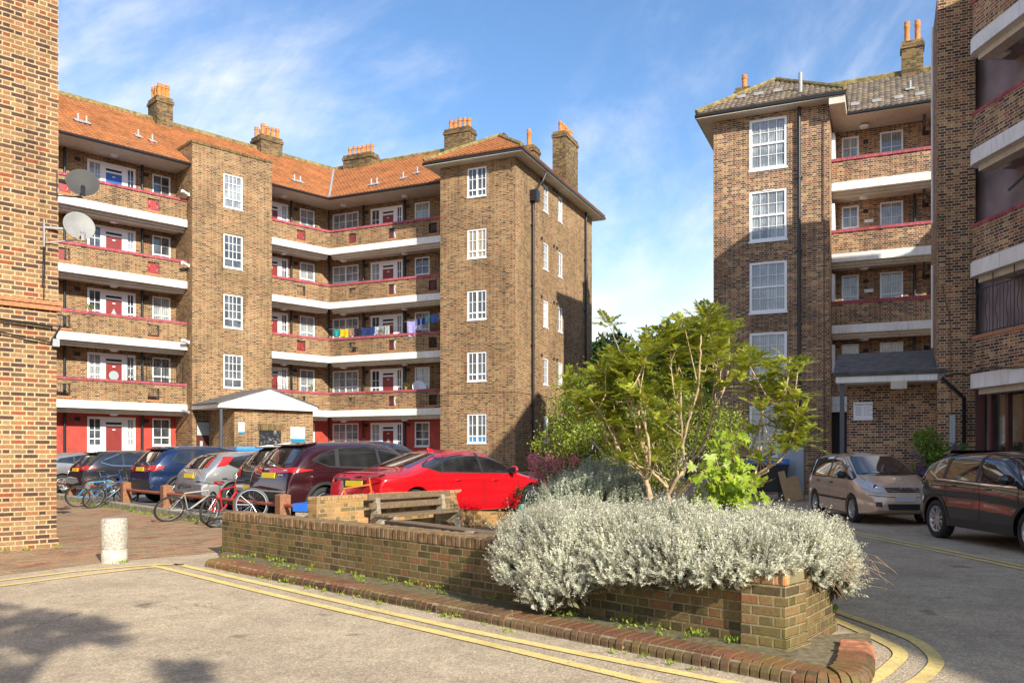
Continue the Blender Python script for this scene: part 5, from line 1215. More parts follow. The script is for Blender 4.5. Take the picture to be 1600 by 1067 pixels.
# ------------------------------------------------------------------ cars: a lofted body, everything else laid on its surface
def paint(name,c,flake=.15):
    t=NT(name); g=t.geo()
    t.base(t.mix(1.,c,t.ramp(t.noise(g,1.3,4,.6),[(.3,.95),(.7,1.03)]),'MULTIPLY'))
    t.set(Roughness=t.ramp(t.noise(g,1.5,3,.6),[(.3,.22),(.7,.28)]),Metallic=flake,Coat_Weight=1.,Coat_Roughness=.03); MATS[name]=t.m; return t.m
def carglass():
    t=NT('car_glass'); g=t.geo(); t.base(t.ramp(t.noise(g,2.2,3),[(.35,(.008,.009,.010)),(.65,(.025,.027,.027))])); t.set(Roughness=.03,Coat_Weight=1.,Coat_Roughness=.01); t.b.inputs['Specular IOR Level'].default_value=.8; return t.m
M_cg=carglass(); M_trim=plain('black_trim',(.022,.022,.024),.5,var=.1); M_seam=plain('panel_gap',(.008,.008,.008),.8); M_chrome=plain('chrome',(.75,.75,.76),.12,metal=1,var=.03)
M_tail=paint('red_tail_lamp',(.40,.012,.012),0); M_amber=paint('clear_lamp',(.50,.46,.44),0); M_plate=plain('yellow_plate',(.68,.47,.02),.5,var=.04); M_platew=plain('blank_plate',(.45,.47,.5),.5,var=.05)
M_ct=plain('car_tyre',(.02,.02,.02),.75,var=.25,scale=15); M_well=plain('wheel_well',(.006,.006,.006),.95)
M_headl=plain('head_lamp_lens',(.55,.57,.58),.12,coat=1,var=.35,scale=14)
def smooth_prof(pts,N=400,sg=.035):
    x=np.array([p[0] for p in pts]);z=np.array([p[1] for p in pts]); X=np.linspace(x[0],x[-1],N); Z=np.interp(X,x,z)
    h=(x[-1]-x[0])/(N-1); k=int(3*sg/h); w=np.exp(-.5*(np.arange(-k,k+1)*h/sg)**2); w/=w.sum()
    Zp=np.concatenate([2*Z[0]-Z[k:0:-1],Z,2*Z[-1]-Z[-2:-k-2:-1]]); return X,np.convolve(Zp,w,'valid')
class Car:
    def __init__(s,name,label,col,sp,cat='car'):
        s.o=bpy.data.objects.new('parked_car',None); COL.objects.link(s.o); tag(s.o,label,cat,'cars parked in the courtyard'); s.sp=sp; s.L=sp['L'];s.W=sp['W']/2
        s.pt=paint('%s_car_paint'%name,col,sp.get('flake',.15))
        s.X,s.T=smooth_prof(sp['top'],sg=sp.get('sg',.035)); _,s.B=smooth_prof(sp['bot'])
        s.belt=sp['belt']; s.body()
    def zt(s,x): return float(np.interp(x,s.X,s.T))
    def zb(s,x): return float(np.interp(x,s.X,s.B))
    def Wp(s,x):
        h=s.L/2; xs=h-.75; e=max(0,(abs(x)-xs)/.75); return s.W*(1-(s.sp.get('nose',.26) if x>0 else s.sp.get('tail',.14))*e**2.3)
    def bl(s,x): return float(np.interp(x,[p[0] for p in s.belt],[p[1] for p in s.belt]))
    def base(s,x,z):
        W=s.Wp(x); b=s.bl(x); zb=s.zb(x)
        if z>b: 
            d=z-b; return W*.972-d*s.sp.get('tum',.32)-.25*d*d*s.sp.get('tum2',.3)
        t=(b-z)/max(b-.2,.1); y=W*(1-.028*(1-min(t*3.5,1))**2-.05*max(0,t-.55)**1.2)
        # feature crease
        y-=.016*math.exp(-((z-(b-.30))/.07)**2)
        return y
    def rc(s,x): return s.sp.get('rc',.15)
    def Y(s,x,z):
        zt=s.zt(x); q=(zt-z)/min(s.rc(x),max(zt-s.zb(x),.02)*.6)
        b=s.base(x,z)
        if q>=1: return b
        if q<=0: return 0.
        return b*(1-(1-q)**2)**(1/3.6)
    def top(s,x,y):
        zt=s.zt(x); lo,hi=zt-.5,zt
        for _ in range(22):
            m=(lo+hi)/2
            if s.Y(x,m)>abs(y): lo=m
            else: hi=m
        return lo
    def inside(s,x,y,z): return s.zb(x)<z<s.zt(x) and abs(y)<s.Y(x,z)
    def end(s,y,z,sg):   # surface x seen from the rear (sg=-1) or front (+1)
        h=s.L/2*sg; x=h; st=-.02*sg
        if s.inside(h*.9999,y,z): return h
        for _ in range(140):
            if s.inside(x,y,z): break
            x+=st
        a,b=x-st,x
        for _ in range(12):
            m=(a+b)/2
            if s.inside(m,y,z): b=m
            else: a=m
        return b
    def body(s):
        h=s.L/2; n=74; xs=[ -h+ (2*h)*(.5-.5*math.cos(math.pi*i/(n-1)))*.35+ (2*h)*(i/(n-1))*.65 for i in range(n)]
        P=[]
        for x in xs:
            zb,zt=s.zb(x),s.zt(x); rc=min(s.rc(x),max(zt-zb,.02)*.6); row=[]
            pts=[(0,zb),(s.base(x,zb)*.6,zb),(s.base(x,zb)*.93,zb+.002),(s.base(x,zb+.03),zb+.03*min(1,(zt-zb)*3))]
            m=16
            for k in range(1,m+1):
                z=zb+.03*min(1,(zt-zb)*3)+(zt-rc-zb-.03*min(1,(zt-zb)*3))*k/m; pts.append((s.Y(x,z),z))
            for k in range(1,9):
                a=(k/8)*math.pi/2; q=1-math.sin(a); z=zt-rc*q; pts.append((s.Y(x,z) if k<8 else 0,z))
            # flat crown
            e=pts[-2]; pts=pts[:-1]+[(e[0]*.75,s.top(x,e[0]*.75)),(e[0]*.45,s.top(x,e[0]*.45)),(0,zt)]
            row=[(x,y,z) for y,z in pts]; row=row+[(x,-y,z) for y,z in pts[-2:0:-1]]
            row.append(row[0]); P.append(row)
        m=MB(); nc=len(P[0])-1
        for r in P: m.v+=r[:-1]
        for i in range(len(P)-1):
            for j in range(nc): m.f.append((i*nc+j,i*nc+(j+1)%nc,(i+1)*nc+(j+1)%nc,(i+1)*nc+j)); m.m.append(0)
        m.f.append(tuple(range(nc))); m.m.append(0); m.f.append(tuple(range((n-1)*nc,n*nc))[::-1]); m.m.append(0)
        b=m.build('body',[s.pt,M_well],s.o,world=False,smooth='all'); me=b.data
        bm=bmesh.new(); bm.from_mesh(me); bmesh.ops.recalc_face_normals(bm,faces=bm.faces); bm.to_mesh(me); bm.free()
        me.set_sharp_from_angle(angle=R(50))
        # wheel arches cut out of the body
        r=s.sp['r']; cut=MB()
        for x in s.sp['wx']:
            for sg in (-1,1):
                M=Matrix.Translation((x,sg*(s.W-.12),r*1.0+.0))@Matrix.Rotation(R(90),4,'X'); cut.lathe([(r+.05,-.17),(r+.05,.30 if sg<0 else .17)],36,M) if False else cut.lathe([(r+.055,-.2),(r+.055,.2)],36,M)
        c=cut.build('cut',[M_well,M_well],None,world=False); bm=bmesh.new(); bm.from_mesh(c.data); bmesh.ops.recalc_face_normals(bm,faces=bm.faces); bm.to_mesh(c.data); bm.free()
        c.data.materials[0]=s.pt
        for p in c.data.polygons: p.material_index=1
        md=b.modifiers.new('x','BOOLEAN'); md.operation='DIFFERENCE'; md.object=c; md.solver='EXACT'
        bpy.context.view_layer.update(); dg=bpy.context.evaluated_depsgraph_get(); nm=bpy.data.meshes.new_from_object(b.evaluated_get(dg)); b.modifiers.clear(); b.data=nm; bpy.data.objects.remove(c)
        nm.materials.clear(); nm.materials.append(s.pt); nm.materials.append(M_well)
        s.b=b
    def patch(s,name,mat,A,B,proj,N=14,M=5,par=None,off=.004,n=0):
        """A, B: 2-D polylines (lower and upper edge); proj: 'l','r' sides (x,z), 'rear','front' (y,z), 'top' (x,y)"""
        def rs(p,k):
            p=[Vector(q) for q in p]; Ls=[0]
            for i in range(len(p)-1): Ls.append(Ls[-1]+(p[i+1]-p[i]).length)
            out=[]
            for i in range(k+1):
                t=Ls[-1]*i/k; j=max(q for q in range(len(p)-1) if Ls[q]<=t+1e-9); d=Ls[j+1]-Ls[j]; f=(t-Ls[j])/d if d else 0; out.append(p[j].lerp(p[j+1],min(f,1)))
            return out
        a=rs(A,N);b=rs(B,N); P=[]
        for j in range(M+1):
            row=[]
            for i in range(N+1):
                u,v=a[i].lerp(b[i],j/M)
                if proj in 'lr': y=(s.Y(u,v)+off)*(1 if proj=='l' else -1); row.append((u,y,v))
                elif proj=='rear': row.append((s.end(u,v,-1)-off,u,v))
                elif proj=='front': row.append((s.end(u,v,1)+off,u,v))
                else: row.append((u,v,s.top(u,v)+off))
            P.append(row)
        m=MB(); m.grid(P); return m.build(name,mat,par or s.o,world=False,smooth='all')
    def both(s,name,mat,A,B,**k): return [s.patch(name,mat,A,B,q,**k) for q in 'lr']
    def line(s,pts,w,mat,name='panel_gap',off=.003,proj='lr',par=None,N=16):
        for q in (proj if proj in('lr','l','r') else (proj,)):
            P=[Vector(p) for p in pts]; m=MB(); A=[];B=[]
            R_=[]
            for i in range(len(P)-1):
                for k in range(N//(len(P)-1)+1): R_.append(P[i].lerp(P[i+1],k/(N//(len(P)-1)+1)))
            R_.append(P[-1])
            for i,p in enumerate(R_):
                d=(R_[min(i+1,len(R_)-1)]-R_[max(i-1,0)]).normalized(); nn=Vector((-d.y,d.x))*w/2
                for S,sg in ((A,1),(B,-1)):
                    u,v=p+nn*sg
                    if q in 'lr': S.append((u,(s.Y(u,v)+off)*(1 if q=='l' else -1),v))
                    elif q=='rear': S.append((s.end(u,v,-1)-off,u,v))
                    elif q=='front': S.append((s.end(u,v,1)+off,u,v))
                    else: S.append((u,v,s.top(u,v)+off))
            m.grid([A,B]); m.build(name,mat,par or s.b,world=False,smooth='all')
    def wheels(s,spokes=5,rimc=None,sw=.06,twin=False):
        r=s.sp['r']; rim=plain('alloy_rim',(.50,.51,.52),.3,metal=.7,var=.1) if rimc is None else rimc
        for x in s.sp['wx']:
            for sg in (-1,1):
                y=sg*(s.W-.015-.10); M=Matrix.Translation((x,y,r))@Matrix.Rotation(R(-90)*sg,4,'X')
                m=MB(); ri=r*.66
                m.lathe([(ri,-.09),(r-.05,-.10),(r-.015,-.09),(r,-.06),(r,.06),(r-.015,.09),(r-.05,.105),(ri+.015,.10),(ri,.085)],36,M,close=False)
                w=m.build('wheel',M_ct,s.o,world=False,smooth='all')
                m=MB(); m.lathe([(ri+.004,-.08),(ri-.01,-.06),(ri-.012,.05),(ri+.006,.088),(ri-.004,.092),(ri-.022,.075),(ri-.03,.0),(ri-.03,-.05),(.02,-.06)],36,M,close=False)
                k=m.build('rim',M_dkgrey if rimc is not None else rim,w,world=False,smooth='all')
                m=MB(); m.lathe([(.065,.0),(.065,.06),(.05,.072),(.001,.074)],18,M,close=False)
                for j in range(spokes):
                    for dx in ((-.035,.035) if twin else (0,)):
                        a=2*math.pi*j/spokes; c_,s_=math.cos(a),math.sin(a)
                        p=[(.05,dx*.5-sw/2),(.05,dx*.5+sw/2),(ri-.012,dx*1.6+sw*.42),(ri-.012,dx*1.6-sw*.42)]
                        q=[(u*c_-v*s_,u*s_+v*c_) for u,v in p]
                        m.hexa([M@Vector((q[i][0],q[i][1],(.035,.035,.05,.05)[i])) for i in range(4)]+[M@Vector((q[i][0],q[i][1],(.068,.068,.080,.080)[i])) for i in range(4)])
                m.build('spokes',rim,w,world=False)
    def mirror(s,x,z,mat=None,stem=True):
        for sg in (-1,1):
            m=MB(); y=sg*(s.Y(x,z)+.13)
            P=[]
            for i in range(9):
                a=math.pi*i/8; P.append([(x+.02+.075*math.sin(a)*math.cos(b)*(1. if math.cos(b)>0 else .45),y+.125*math.cos(a)*1.0,z+.03+.085*math.sin(a)*math.sin(b)*(1-.15*math.cos(a))) for b in [2*math.pi*k/14 for k in range(15)]])
            m.grid(P); k=m.build('door_mirror',mat or s.pt,s.o,world=False,smooth='all')
            m=MB(); m.bar((x+.02,sg*(s.Y(x,z)-.03),z-.03),(x+.02,y-sg*.03,z-.01),.07,.035); m.build('mirror_arm',M_trim,k,world=False)
            m=MB(); m.quad((x-.018,y-.09,z-.03),(x-.018,y+.09,z-.03),(x-.018,y+.09,z+.085),(x-.018,y-.09,z+.085)); m.build('mirror_glass',M_cg,k,world=False)
    def handle(s,x,z,mat=None,w=.17):
        for sg in (-1,1):
            m=MB(); y=sg*(s.Y(x,z)+.018); m.tube([(x-w/2,y-sg*.02,z),(x-w/2+.03,y,z+.004),(x+w/2-.03,y,z+.004),(x+w/2,y-sg*.02,z)],[.010,.014,.014,.010],8); m.build('door_handle',mat or s.pt,s.o,world=False,smooth=True)
    def plate(s,z,sg=-1,w=.52,h=.11,mat=None):
        x=s.end(0,z,sg)+sg*.018; m=MB(); zz=(z-h/2,z+h/2); sl=(s.end(0,zz[1],sg)-s.end(0,zz[0],sg))*.6
        a=[(x-.01-sl/2,-w/2,zz[0]),(x+.01-sl/2,-w/2,zz[0]),(x+.01-sl/2,w/2,zz[0]),(x-.01-sl/2,w/2,zz[0])]; b=[(p[0]+sl,p[1],zz[1]) for p in a]
        m.hexa(a+b); m.build('number_plate',mat or M_plate,s.o,world=False)
    def badge(s,z,sg=-1,r=.045):
        x=s.end(0,z,sg)+sg*.006; M=Matrix.Translation((x,0,z)); m=MB(); m.torus(r,.007,M@Matrix.Rotation(R(90),4,'Z'),20,5); m.box(-.004,.006,-r*1.3,r*1.3,-.008,.008,M=M); m.build('badge',M_chrome,s.o,world=False)
    def lets(s,body,y,z,size,par=None,sg=-1):
        cu=bpy.data.curves.new('l','FONT'); cu.body=body; cu.size=size; cu.extrude=.003; o=bpy.data.objects.new('l',cu); COL.objects.link(o); dg=bpy.context.evaluated_depsgraph_get(); me=bpy.data.meshes.new_from_object(o.evaluated_get(dg)); bpy.data.objects.remove(o); me.materials.clear(); me.materials.append(M_chrome)
        o=bpy.data.objects.new('lettering',me); COL.objects.link(o); o.parent=s.b; x=s.end(y,z,sg)+sg*.012
        o.matrix_local=Matrix.Translation((x,y,z))@Matrix(((0,0,-1,0),(-1,0,0,0),(0,1,0,0),(0,0,0,1)))
    def place(s,rear,head,z,shift=0):
        """rear: world x,y of the rear centre; head: heading vector"""
        h=Vector((*head,0)).normalized(); s.o.rotation_euler=(0,0,math.atan2(h.y,h.x)); s.o.location=(rear[0]+h.x*s.L/2,rear[1]+h.y*s.L/2,z)
def hatch(name,label,col,L=4.35,H=1.47,W=1.80,kind='hatch',**k):
    h=L/2
    if kind=='hatch': top=[(-h,.66),(-h+.04,.86),(-h+.12,1.0),(-h+.42,1.28),(-h+.60,H-.07),(-h+.95,H-.02),(-.15,H),(.45,H-.07),(1.15,1.02),(1.35,.98),(h-.45,.86),(h-.12,.72),(h,.50)]
    elif kind=='suv': top=[(-h,.72),(-h+.04,.98),(-h+.10,1.10),(-h+.38,1.42),(-h+.52,H-.10),(-h+.75,H-.03),(-.2,H),(.40,H-.07),(1.12,1.14),(1.3,1.09),(h-.40,.97),(h-.12,.84),(h,.55)]
    elif kind=='saloon': top=[(-h,.70),(-h+.03,.95),(-h+.08,1.02),(-h+.60,1.06),(-h+.75,1.09),(-.75,H-.06),(-.35,H-.005),(.05,H),(.45,H-.06),(1.20,1.04),(1.42,.98),(h-.5,.86),(h-.15,.74),(h,.52)]
    else: top=[(-h,.68),(-h+.05,.92),(-h+.10,1.02),(-h+.25,1.36),(-h+.36,H-.07),(-h+.70,H-.015),(-.25,H),(.22,H-.05),(1.10,1.08),(1.25,1.02),(h-.35,.86),(h-.10,.70),(h,.48)]
    bot=[(-h,.36),(-h+.15,.26),(-h+.6,.20),(h-.6,.19),(h-.15,.24),(h,.32)]
    if kind=='suv': bot=[(a,b+.05) for a,b in bot]
    bh={'hatch':.95,'suv':1.05,'saloon':.96,'mpv':.98}[kind]
    sp=dict(L=L,W=W,top=top,bot=bot,belt=[(-h,bh+.02),(0,bh),(h*.6,bh-.08),(h,bh-.2)],r={'hatch':.32,'suv':.345,'saloon':.345,'mpv':.305}[kind],wx=(-h+.80+k.get('dr',0),h-.86),**{a:b for a,b in k.items() if a!='dr'})
    return Car(name,label,col,sp)
def seams(c,xs,lo,hi,tilt=.0):
    for x in xs: c.line([(x,lo),(x+tilt*.3,(lo+hi)/2),(x+tilt,hi)],.008,M_seam)
def bumper_trim(c,z0,z1,front=True,rear=True,w=.94):
    Wd=c.W*w
    if rear: c.patch('bumper',M_trim,[(-Wd*.86,z0),(Wd*.86,z0)],[(-Wd*.88,z1),(Wd*.88,z1)],'rear',N=20,M=4,off=.006)
    if front: c.patch('bumper',M_trim,[(-Wd*.6,z0),(Wd*.6,z0)],[(-Wd*.6,z1),(Wd*.6,z1)],'front',N=20,M=4,off=.006)
def cladding(c):
    """dark plastic along sills and wheel arches"""
    c.both('sill_cladding',M_trim,[(c.sp['wx'][0]+.42,c.zb(0)+.02),(c.sp['wx'][1]-.42,c.zb(0)+.02)],[(c.sp['wx'][0]+.42,.40),(c.sp['wx'][1]-.42,.40)],N=20,M=3,off=.006)
    r=c.sp['r']
    for x in c.sp['wx']:
        for q in 'lr':
            P=[[],[]]
            for k in range(21):
                a=R(-12+204*k/20)
                for j,rr in enumerate((r+.052,r+.115)):
                    u=x+rr*math.cos(a);v=r+rr*math.sin(a); u=max(min(u,c.L/2-.02),-c.L/2+.02); P[j].append((u,(c.Y(u,max(v,c.zb(u)+.02))+.007)*(1 if q=='l' else -1),v))
            m=MB(); m.grid(P); m.build('arch_trim',M_trim,c.b,world=False,smooth='all')
def dlo(c,lo,up,pillars=(),chrome=False,frame=True):
    """side glass: lo and up polylines from rear to front"""
    if frame:
        c.both('window_surround',M_trim,[(lo[0][0]-.03,lo[0][1]-.0)]+[(a,b-.025) for a,b in lo[1:-1]]+[(lo[-1][0]+.05,lo[-1][1]-.02)],[(up[0][0]-.03,up[0][1]+.0)]+[(a,b+.022) for a,b in up[1:-1]]+[(up[-1][0]+.05,up[-1][1]-.0)],N=44,M=6,off=.004)
    c.both('side_window',M_cg,lo,up,N=44,M=6,off=.007)
    if chrome: c.line([(lo[0][0]-.03,lo[0][1]-.0)]+[(a,b-.03) for a,b in lo[1:-1]]+[(lo[-1][0]+.05,lo[-1][1]-.025)],.022,M_chrome,'window_trim',off=.011,N=40); c.line([(up[0][0]-.03,up[0][1]+.01)]+[(a,b+.024) for a,b in up[1:-1]]+[(up[-1][0]+.05,up[-1][1]-.0)],.018,M_chrome,'window_trim',off=.011,N=40)
    for x,tl,w in pillars:
        b=np.interp(x,[p[0] for p in lo],[p[1] for p in lo]); u=np.interp(x+tl,[p[0] for p in up],[p[1] for p in up])
        c.line([(x,b-.02),(x+tl,u+.015)],w,M_trim,'door_pillar',off=.010)
def wiper(c,z0,sg=-1,y=0.,ln=.3):
    x=c.end(y,z0,sg)+sg*.02; x2=c.end(y+ln,z0+.05,sg)+sg*.02; m=MB(); m.bar((x,y,z0),(x2,y+ln,z0+.05),.012,.02); m.build('wiper',M_trim,c.b,world=False)
def rearset(c,zg0,zg1,wg0,wg1,zp,lamp,zb=None,spoiler=None,brand=True):
    c.patch('rear_window',M_cg,[(-wg0,zg0),(-wg0*.5,zg0-.02),(wg0*.5,zg0-.02),(wg0,zg0)],[(-wg1,zg1),(wg1,zg1)],'rear',N=22,M=8,off=.006)
    c.patch('window_surround',M_trim,[(-wg0-.03,zg0-.03),(wg0+.03,zg0-.03)],[(-wg1-.025,zg1+.025),(wg1+.025,zg1+.025)],'rear',N=22,M=8,off=.002)
    c.plate(zp); wiper(c,zg0+.02)
    c.line([(-.62,.62 if c.sp['L']>4.8 else .56),(.62,.62 if c.sp['L']>4.8 else .56)],.010,M_seam,proj='rear',N=24)
    for sg in (-1,1):
        c.patch('tail_lamp',M_tail,[(sg*a,b) for a,b in lamp[0]],[(sg*a,b) for a,b in lamp[1]],'rear',N=12,M=6,off=.012)
        c.patch('lamp_lens',M_amber,[(sg*(lamp[0][0][0]*.6+lamp[0][-1][0]*.4),lamp[0][0][1]*.55+lamp[1][0][1]*.45),(sg*(lamp[0][0][0]*.35+lamp[0][-1][0]*.65),lamp[0][0][1]*.5+lamp[1][0][1]*.5)],[(sg*(lamp[0][0][0]*.6+lamp[0][-1][0]*.4),lamp[0][0][1]*.35+lamp[1][0][1]*.65),(sg*(lamp[0][0][0]*.35+lamp[0][-1][0]*.65),lamp[0][0][1]*.3+lamp[1][0][1]*.7)],'rear',N=6,M=3,off=.016)
    if zb: c.badge(zb)
    if spoiler:
        x0_,z,w,l=spoiler; m=MB(); m.hexa([(x0_-l,-w*.94,z-.05),(x0_+.1,-w,z-.03),(x0_+.1,w,z-.03),(x0_-l,w*.94,z-.05),(x0_-l,-w*.93,z-.02),(x0_+.15,-w,z+.03),(x0_+.15,w,z+.03),(x0_-l,w*.93,z-.02)]); m.build('roof_spoiler',c.pt,c.o,world=False,bevel=.012)
HA=(.712,.702)
# 1 dark grey hatchback
c=hatch('charcoal','dark charcoal hatchback, leftmost whole car in the row by the knee rail',(.028,.030,.036),L=4.42,H=1.50,W=1.81,flake=.3)
h=c.L/2
dlo(c,[(-1.62,1.10),(-1.3,1.02),(0,.99),(1.0,.97)],[(-1.50,1.18),(-1.0,1.37),(-.2,1.41),(.35,1.37),(1.0,.99)],[(-.95,.0,.05),(.05,-.04,.07)],chrome=True)
rearset(c,1.08,1.36,.60,.48,.86,([(.42,.84),(.80,.84)],[(.48,.99),(.78,1.0)]),1.0,(-h+.72,1.44,.55,.26)); seams(c,(-.98,.10,1.02),.32,.98,-.02); c.handle(-.72,.86);c.handle(.32,.85); c.wheels(5); c.mirror(.82,1.0); c.place((-14.25,27.1),HA,GZ)
c.patch('tail_lamp',M_tail,[(-h+.02,.84),(-h+.42,.92)],[(-h+.06,.99),(-h+.40,.96)],'r',N=8,M=3,off=.008)
# 2 blue crossover
c=hatch('blue','metallic blue crossover with roof rails, second whole car from the left',(.010,.028,.085),L=4.33,H=1.60,W=1.80,kind='suv',flake=.35); h=c.L/2
dlo(c,[(-1.55,1.20),(-1.3,1.14),(0,1.07),(1.05,1.04)],[(-1.40,1.38),(-1.0,1.46),(-.2,1.50),(.40,1.46),(1.05,1.06)],[(-1.02,.05,.09),(.0,-.03,.07)])
rearset(c,1.17,1.46,.58,.52,.95,([(.36,.86),(.82,.93)],[(.42,1.04),(.84,1.06)]),1.08,(-h+.62,1.53,.58,.22)); bumper_trim(c,.42,.66,front=False); cladding(c); seams(c,(-.98,.08,1.02),.36,1.05,-.02); c.handle(-.72,.95);c.handle(.32,.93); c.wheels(5)
c.mirror(.85,1.08)
for sg in (-1,1):
    m=MB(); m.tube([(-1.35,sg*.56,c.top(-1.35,.56)+.0),(-1.2,sg*.57,c.top(-1.2,.57)+.05),(.3,sg*.57,c.top(.3,.57)+.05),(.42,sg*.56,c.top(.42,.56))],.014,8); m.build('roof_rail',M_chrome,c.o,world=False,smooth=True)
c.patch('tail_lamp',M_tail,[(-h+.03,.88),(-h+.35,.98)],[(-h+.06,1.05),(-h+.36,1.05)],'r',N=8,M=3,off=.008)
c.place((-10.35,23.1),HA,GZ)
# 3 silver hatchback
c=hatch('silver','silver hatchback with tall red lamps up its rear pillars, third whole car from the left',(.42,.42,.42),L=4.18,H=1.44,W=1.75,flake=.6,tail=.10); h=c.L/2
dlo(c,[(-1.45,1.13),(-1.2,1.03),(0,.96),(1.0,.93)],[(-1.25,1.28),(-.8,1.34),(-.2,1.355),(.40,1.31),(1.0,.95)],[(-.80,.03,.05),(.05,-.05,.07)])
rearset(c,1.03,1.33,.50,.44,.83,([(.62,.60),(.72,.60)],[(.62,.63),(.72,.63)]),None,None)
c.patch('tail_lamp',M_tail,[(-h+.36,1.05),(-h+.62,1.08)],[(-h+.60,1.30),(-h+.86,1.30)],'r',N=6,M=6,off=.010); c.patch('tail_lamp',M_tail,[(-h+.36,1.05),(-h+.62,1.08)],[(-h+.60,1.30),(-h+.86,1.30)],'l',N=6,M=6,off=.010)
for sg in (-1,1): c.patch('tail_lamp',M_tail,[(sg*.52,1.04),(sg*.66,1.04)],[(sg*.47,1.30),(sg*.55,1.30)],'rear',N=5,M=6,off=.012)
c.patch('bumper',plain('grey_bumper',(.16,.155,.15),.6),[(-.74,.32),(.74,.32)],[(-.76,.60),(.76,.60)],'rear',N=20,M=5,off=.006)
m=MB(); M=Matrix.Translation((-1.25,-c.Y(-1.25,.82)-.004,.82)); m.torus(.085,.004,M,24,4); m.build('fuel_flap',M_seam,c.o,world=False)
seams(c,(-.85,.12,1.0),.30,.95,-.04); c.handle(-.6,.84);c.handle(.35,.82); c.wheels(8,sw=.05); c.mirror(.82,.96); c.place((-8.0,20.55),HA,GZ)
# 4 black small crossover
c=hatch('black','small black crossover wedged between the silver hatchback and the dark red crossover',(.014,.014,.018),L=4.2,H=1.60,W=1.76,kind='suv',flake=.1); h=c.L/2
dlo(c,[(-1.5,1.16),(-1.2,1.10),(0,1.05),(1.0,1.03)],[(-1.35,1.34),(-1.0,1.43),(-.2,1.48),(.40,1.44),(1.0,1.05)],[(-.95,.03,.07),(.0,-.03,.07)])
rearset(c,1.14,1.45,.56,.50,.60,([(.48,.84),(.80,.86)],[(.50,1.08),(.78,1.08)]),1.06,(-h+.60,1.55,.56,.20)); bumper_trim(c,.40,.52,front=False); cladding(c); c.wheels(5); c.lets('DUSTER'[:0] or ' ',0,1,.05) if False else None
c.place((-6.0,19.05),HA,GZ)
# 5 dark red crossover
c=hatch('maroon','dark metallic red crossover, between the small black one and the bright red saloon',(.042,.009,.013),L=4.43,H=1.63,W=1.84,kind='suv',flake=.4); h=c.L/2
dlo(c,[(-1.66,1.24),(-1.3,1.12),(0,1.08),(1.1,1.05)],[(-1.45,1.36),(-1.0,1.47),(-.2,1.52),(.42,1.48),(1.1,1.07)],[(-1.12,.05,.10),(-.05,-.03,.07)],chrome=False)
c.line([(-1.3,1.09),(0,1.05),(1.1,1.02)],.018,M_chrome,'window_trim',off=.010,N=30)
rearset(c,1.18,1.50,.62,.56,.93,([(.30,.98),(.84,1.0)],[(.34,1.08),(.86,1.10)]),1.13,(-h+.66,1.58,.60,.22)); bumper_trim(c,.38,.62,front=False); cladding(c)
c.patch('tail_lamp',M_tail,[(-h+.04,.98),(-h+.52,1.03)],[(-h+.06,1.09),(-h+.52,1.05)],'r',N=8,M=3,off=.009)
c.lets('QASHQAI',.22,1.035,.062); c.lets('e-POWER',-.38,.93,.045); c.lets('TEKNA',.66,.78,.04) if False else None
seams(c,(-1.02,.05,1.06),.38,1.08,-.02); c.handle(-.78,.96);c.handle(.28,.94); c.wheels(5); c.mirror(.9,1.08)
c.patch('bumper_trim',M_lead,[(-.80,.60),(.80,.60)],[(-.80,.63),(.80,.63)],'rear',N=20,M=1,off=.009); c.patch('diffuser',M_lead,[(.45,.36),(.74,.40)],[(.45,.42),(.78,.52)],'rear',N=5,M=2,off=.009)
c.patch('diffuser',M_lead,[(-.45,.36),(-.74,.40)],[(-.45,.42),(-.78,.52)],'rear',N=5,M=2,off=.009)
c.place((-4.98,16.95),HA,GZ)
# 6 bright red saloon
c=hatch('red','bright red saloon parked behind the orange garden wall',(.52,.006,.012),L=4.95,H=1.46,W=1.88,kind='saloon',flake=.1,tail=.16); h=c.L/2
dlo(c,[(-1.42,1.11),(-1.1,1.03),(0,1.00),(1.02,.97)],[(-1.33,1.17),(-.95,1.30),(-.2,1.375),(.40,1.34),(1.02,.99)],[(-1.02,.05,.05),(.08,-.06,.07)],chrome=False)
c.patch('rear_window',M_cg,[(-h+.83,-.62),(-.85,-.50)],[(-h+.83,.62),(-.85,.50)],'top',N=12,M=16,off=.006)
c.plate(.80); bumper_trim(c,.32,.46,front=False)
for sg in (-1,1):
    c.patch('tail_lamp',M_tail,[(sg*.38,.90),(sg*.86,.88)],[(sg*.40,.985),(sg*.86,.985)],'rear',N=14,M=5,off=.010)
c.patch('tail_lamp',M_tail,[(-h+.03,.90),(-h+.36,.93)],[(-h+.03,.99),(-h+.36,.965)],'r',N=8,M=3,off=.009)
c.line([(-.62,.995),(.62,.995)],.014,M_seam,proj='rear',N=24)
c.badge(.93,r=.03); c.badge(.935,r=.02); c.patch('boot_recess',M_seam,[(-.34,.72),(.34,.72)],[(-.36,.87),(.36,.87)],'rear',N=10,M=3,off=.004)
c.line([(-h+.3,.60),(-1.1,.60)],.008,M_seam,off=.003); seams(c,(-.98,.12,1.18),.30,.98,-.05); c.handle(-.62,.84);c.handle(.42,.82); c.wheels(5,twin=True); c.mirror(.88,1.00)
c.both('side_vent',M_trim,[(1.30,.62),(1.55,.62)],[(1.34,.67),(1.55,.68)],N=4,M=2,off=.006)
m=MB(); m.hexa([(-.62,-.05,c.top(-.62,.0)-.01),(-.45,-.035,c.top(-.45,0)),(-.45,.035,c.top(-.45,0)),(-.62,.05,c.top(-.62,0)-.01),(-.64,-.008,1.49),(-.59,-.01,1.49),(-.59,.01,1.49),(-.64,.008,1.49)]); m.build('aerial_fin',c.pt,c.o,world=False,bevel=.006)
c.place((-3.02,15.9),(.685,.73),GZ)
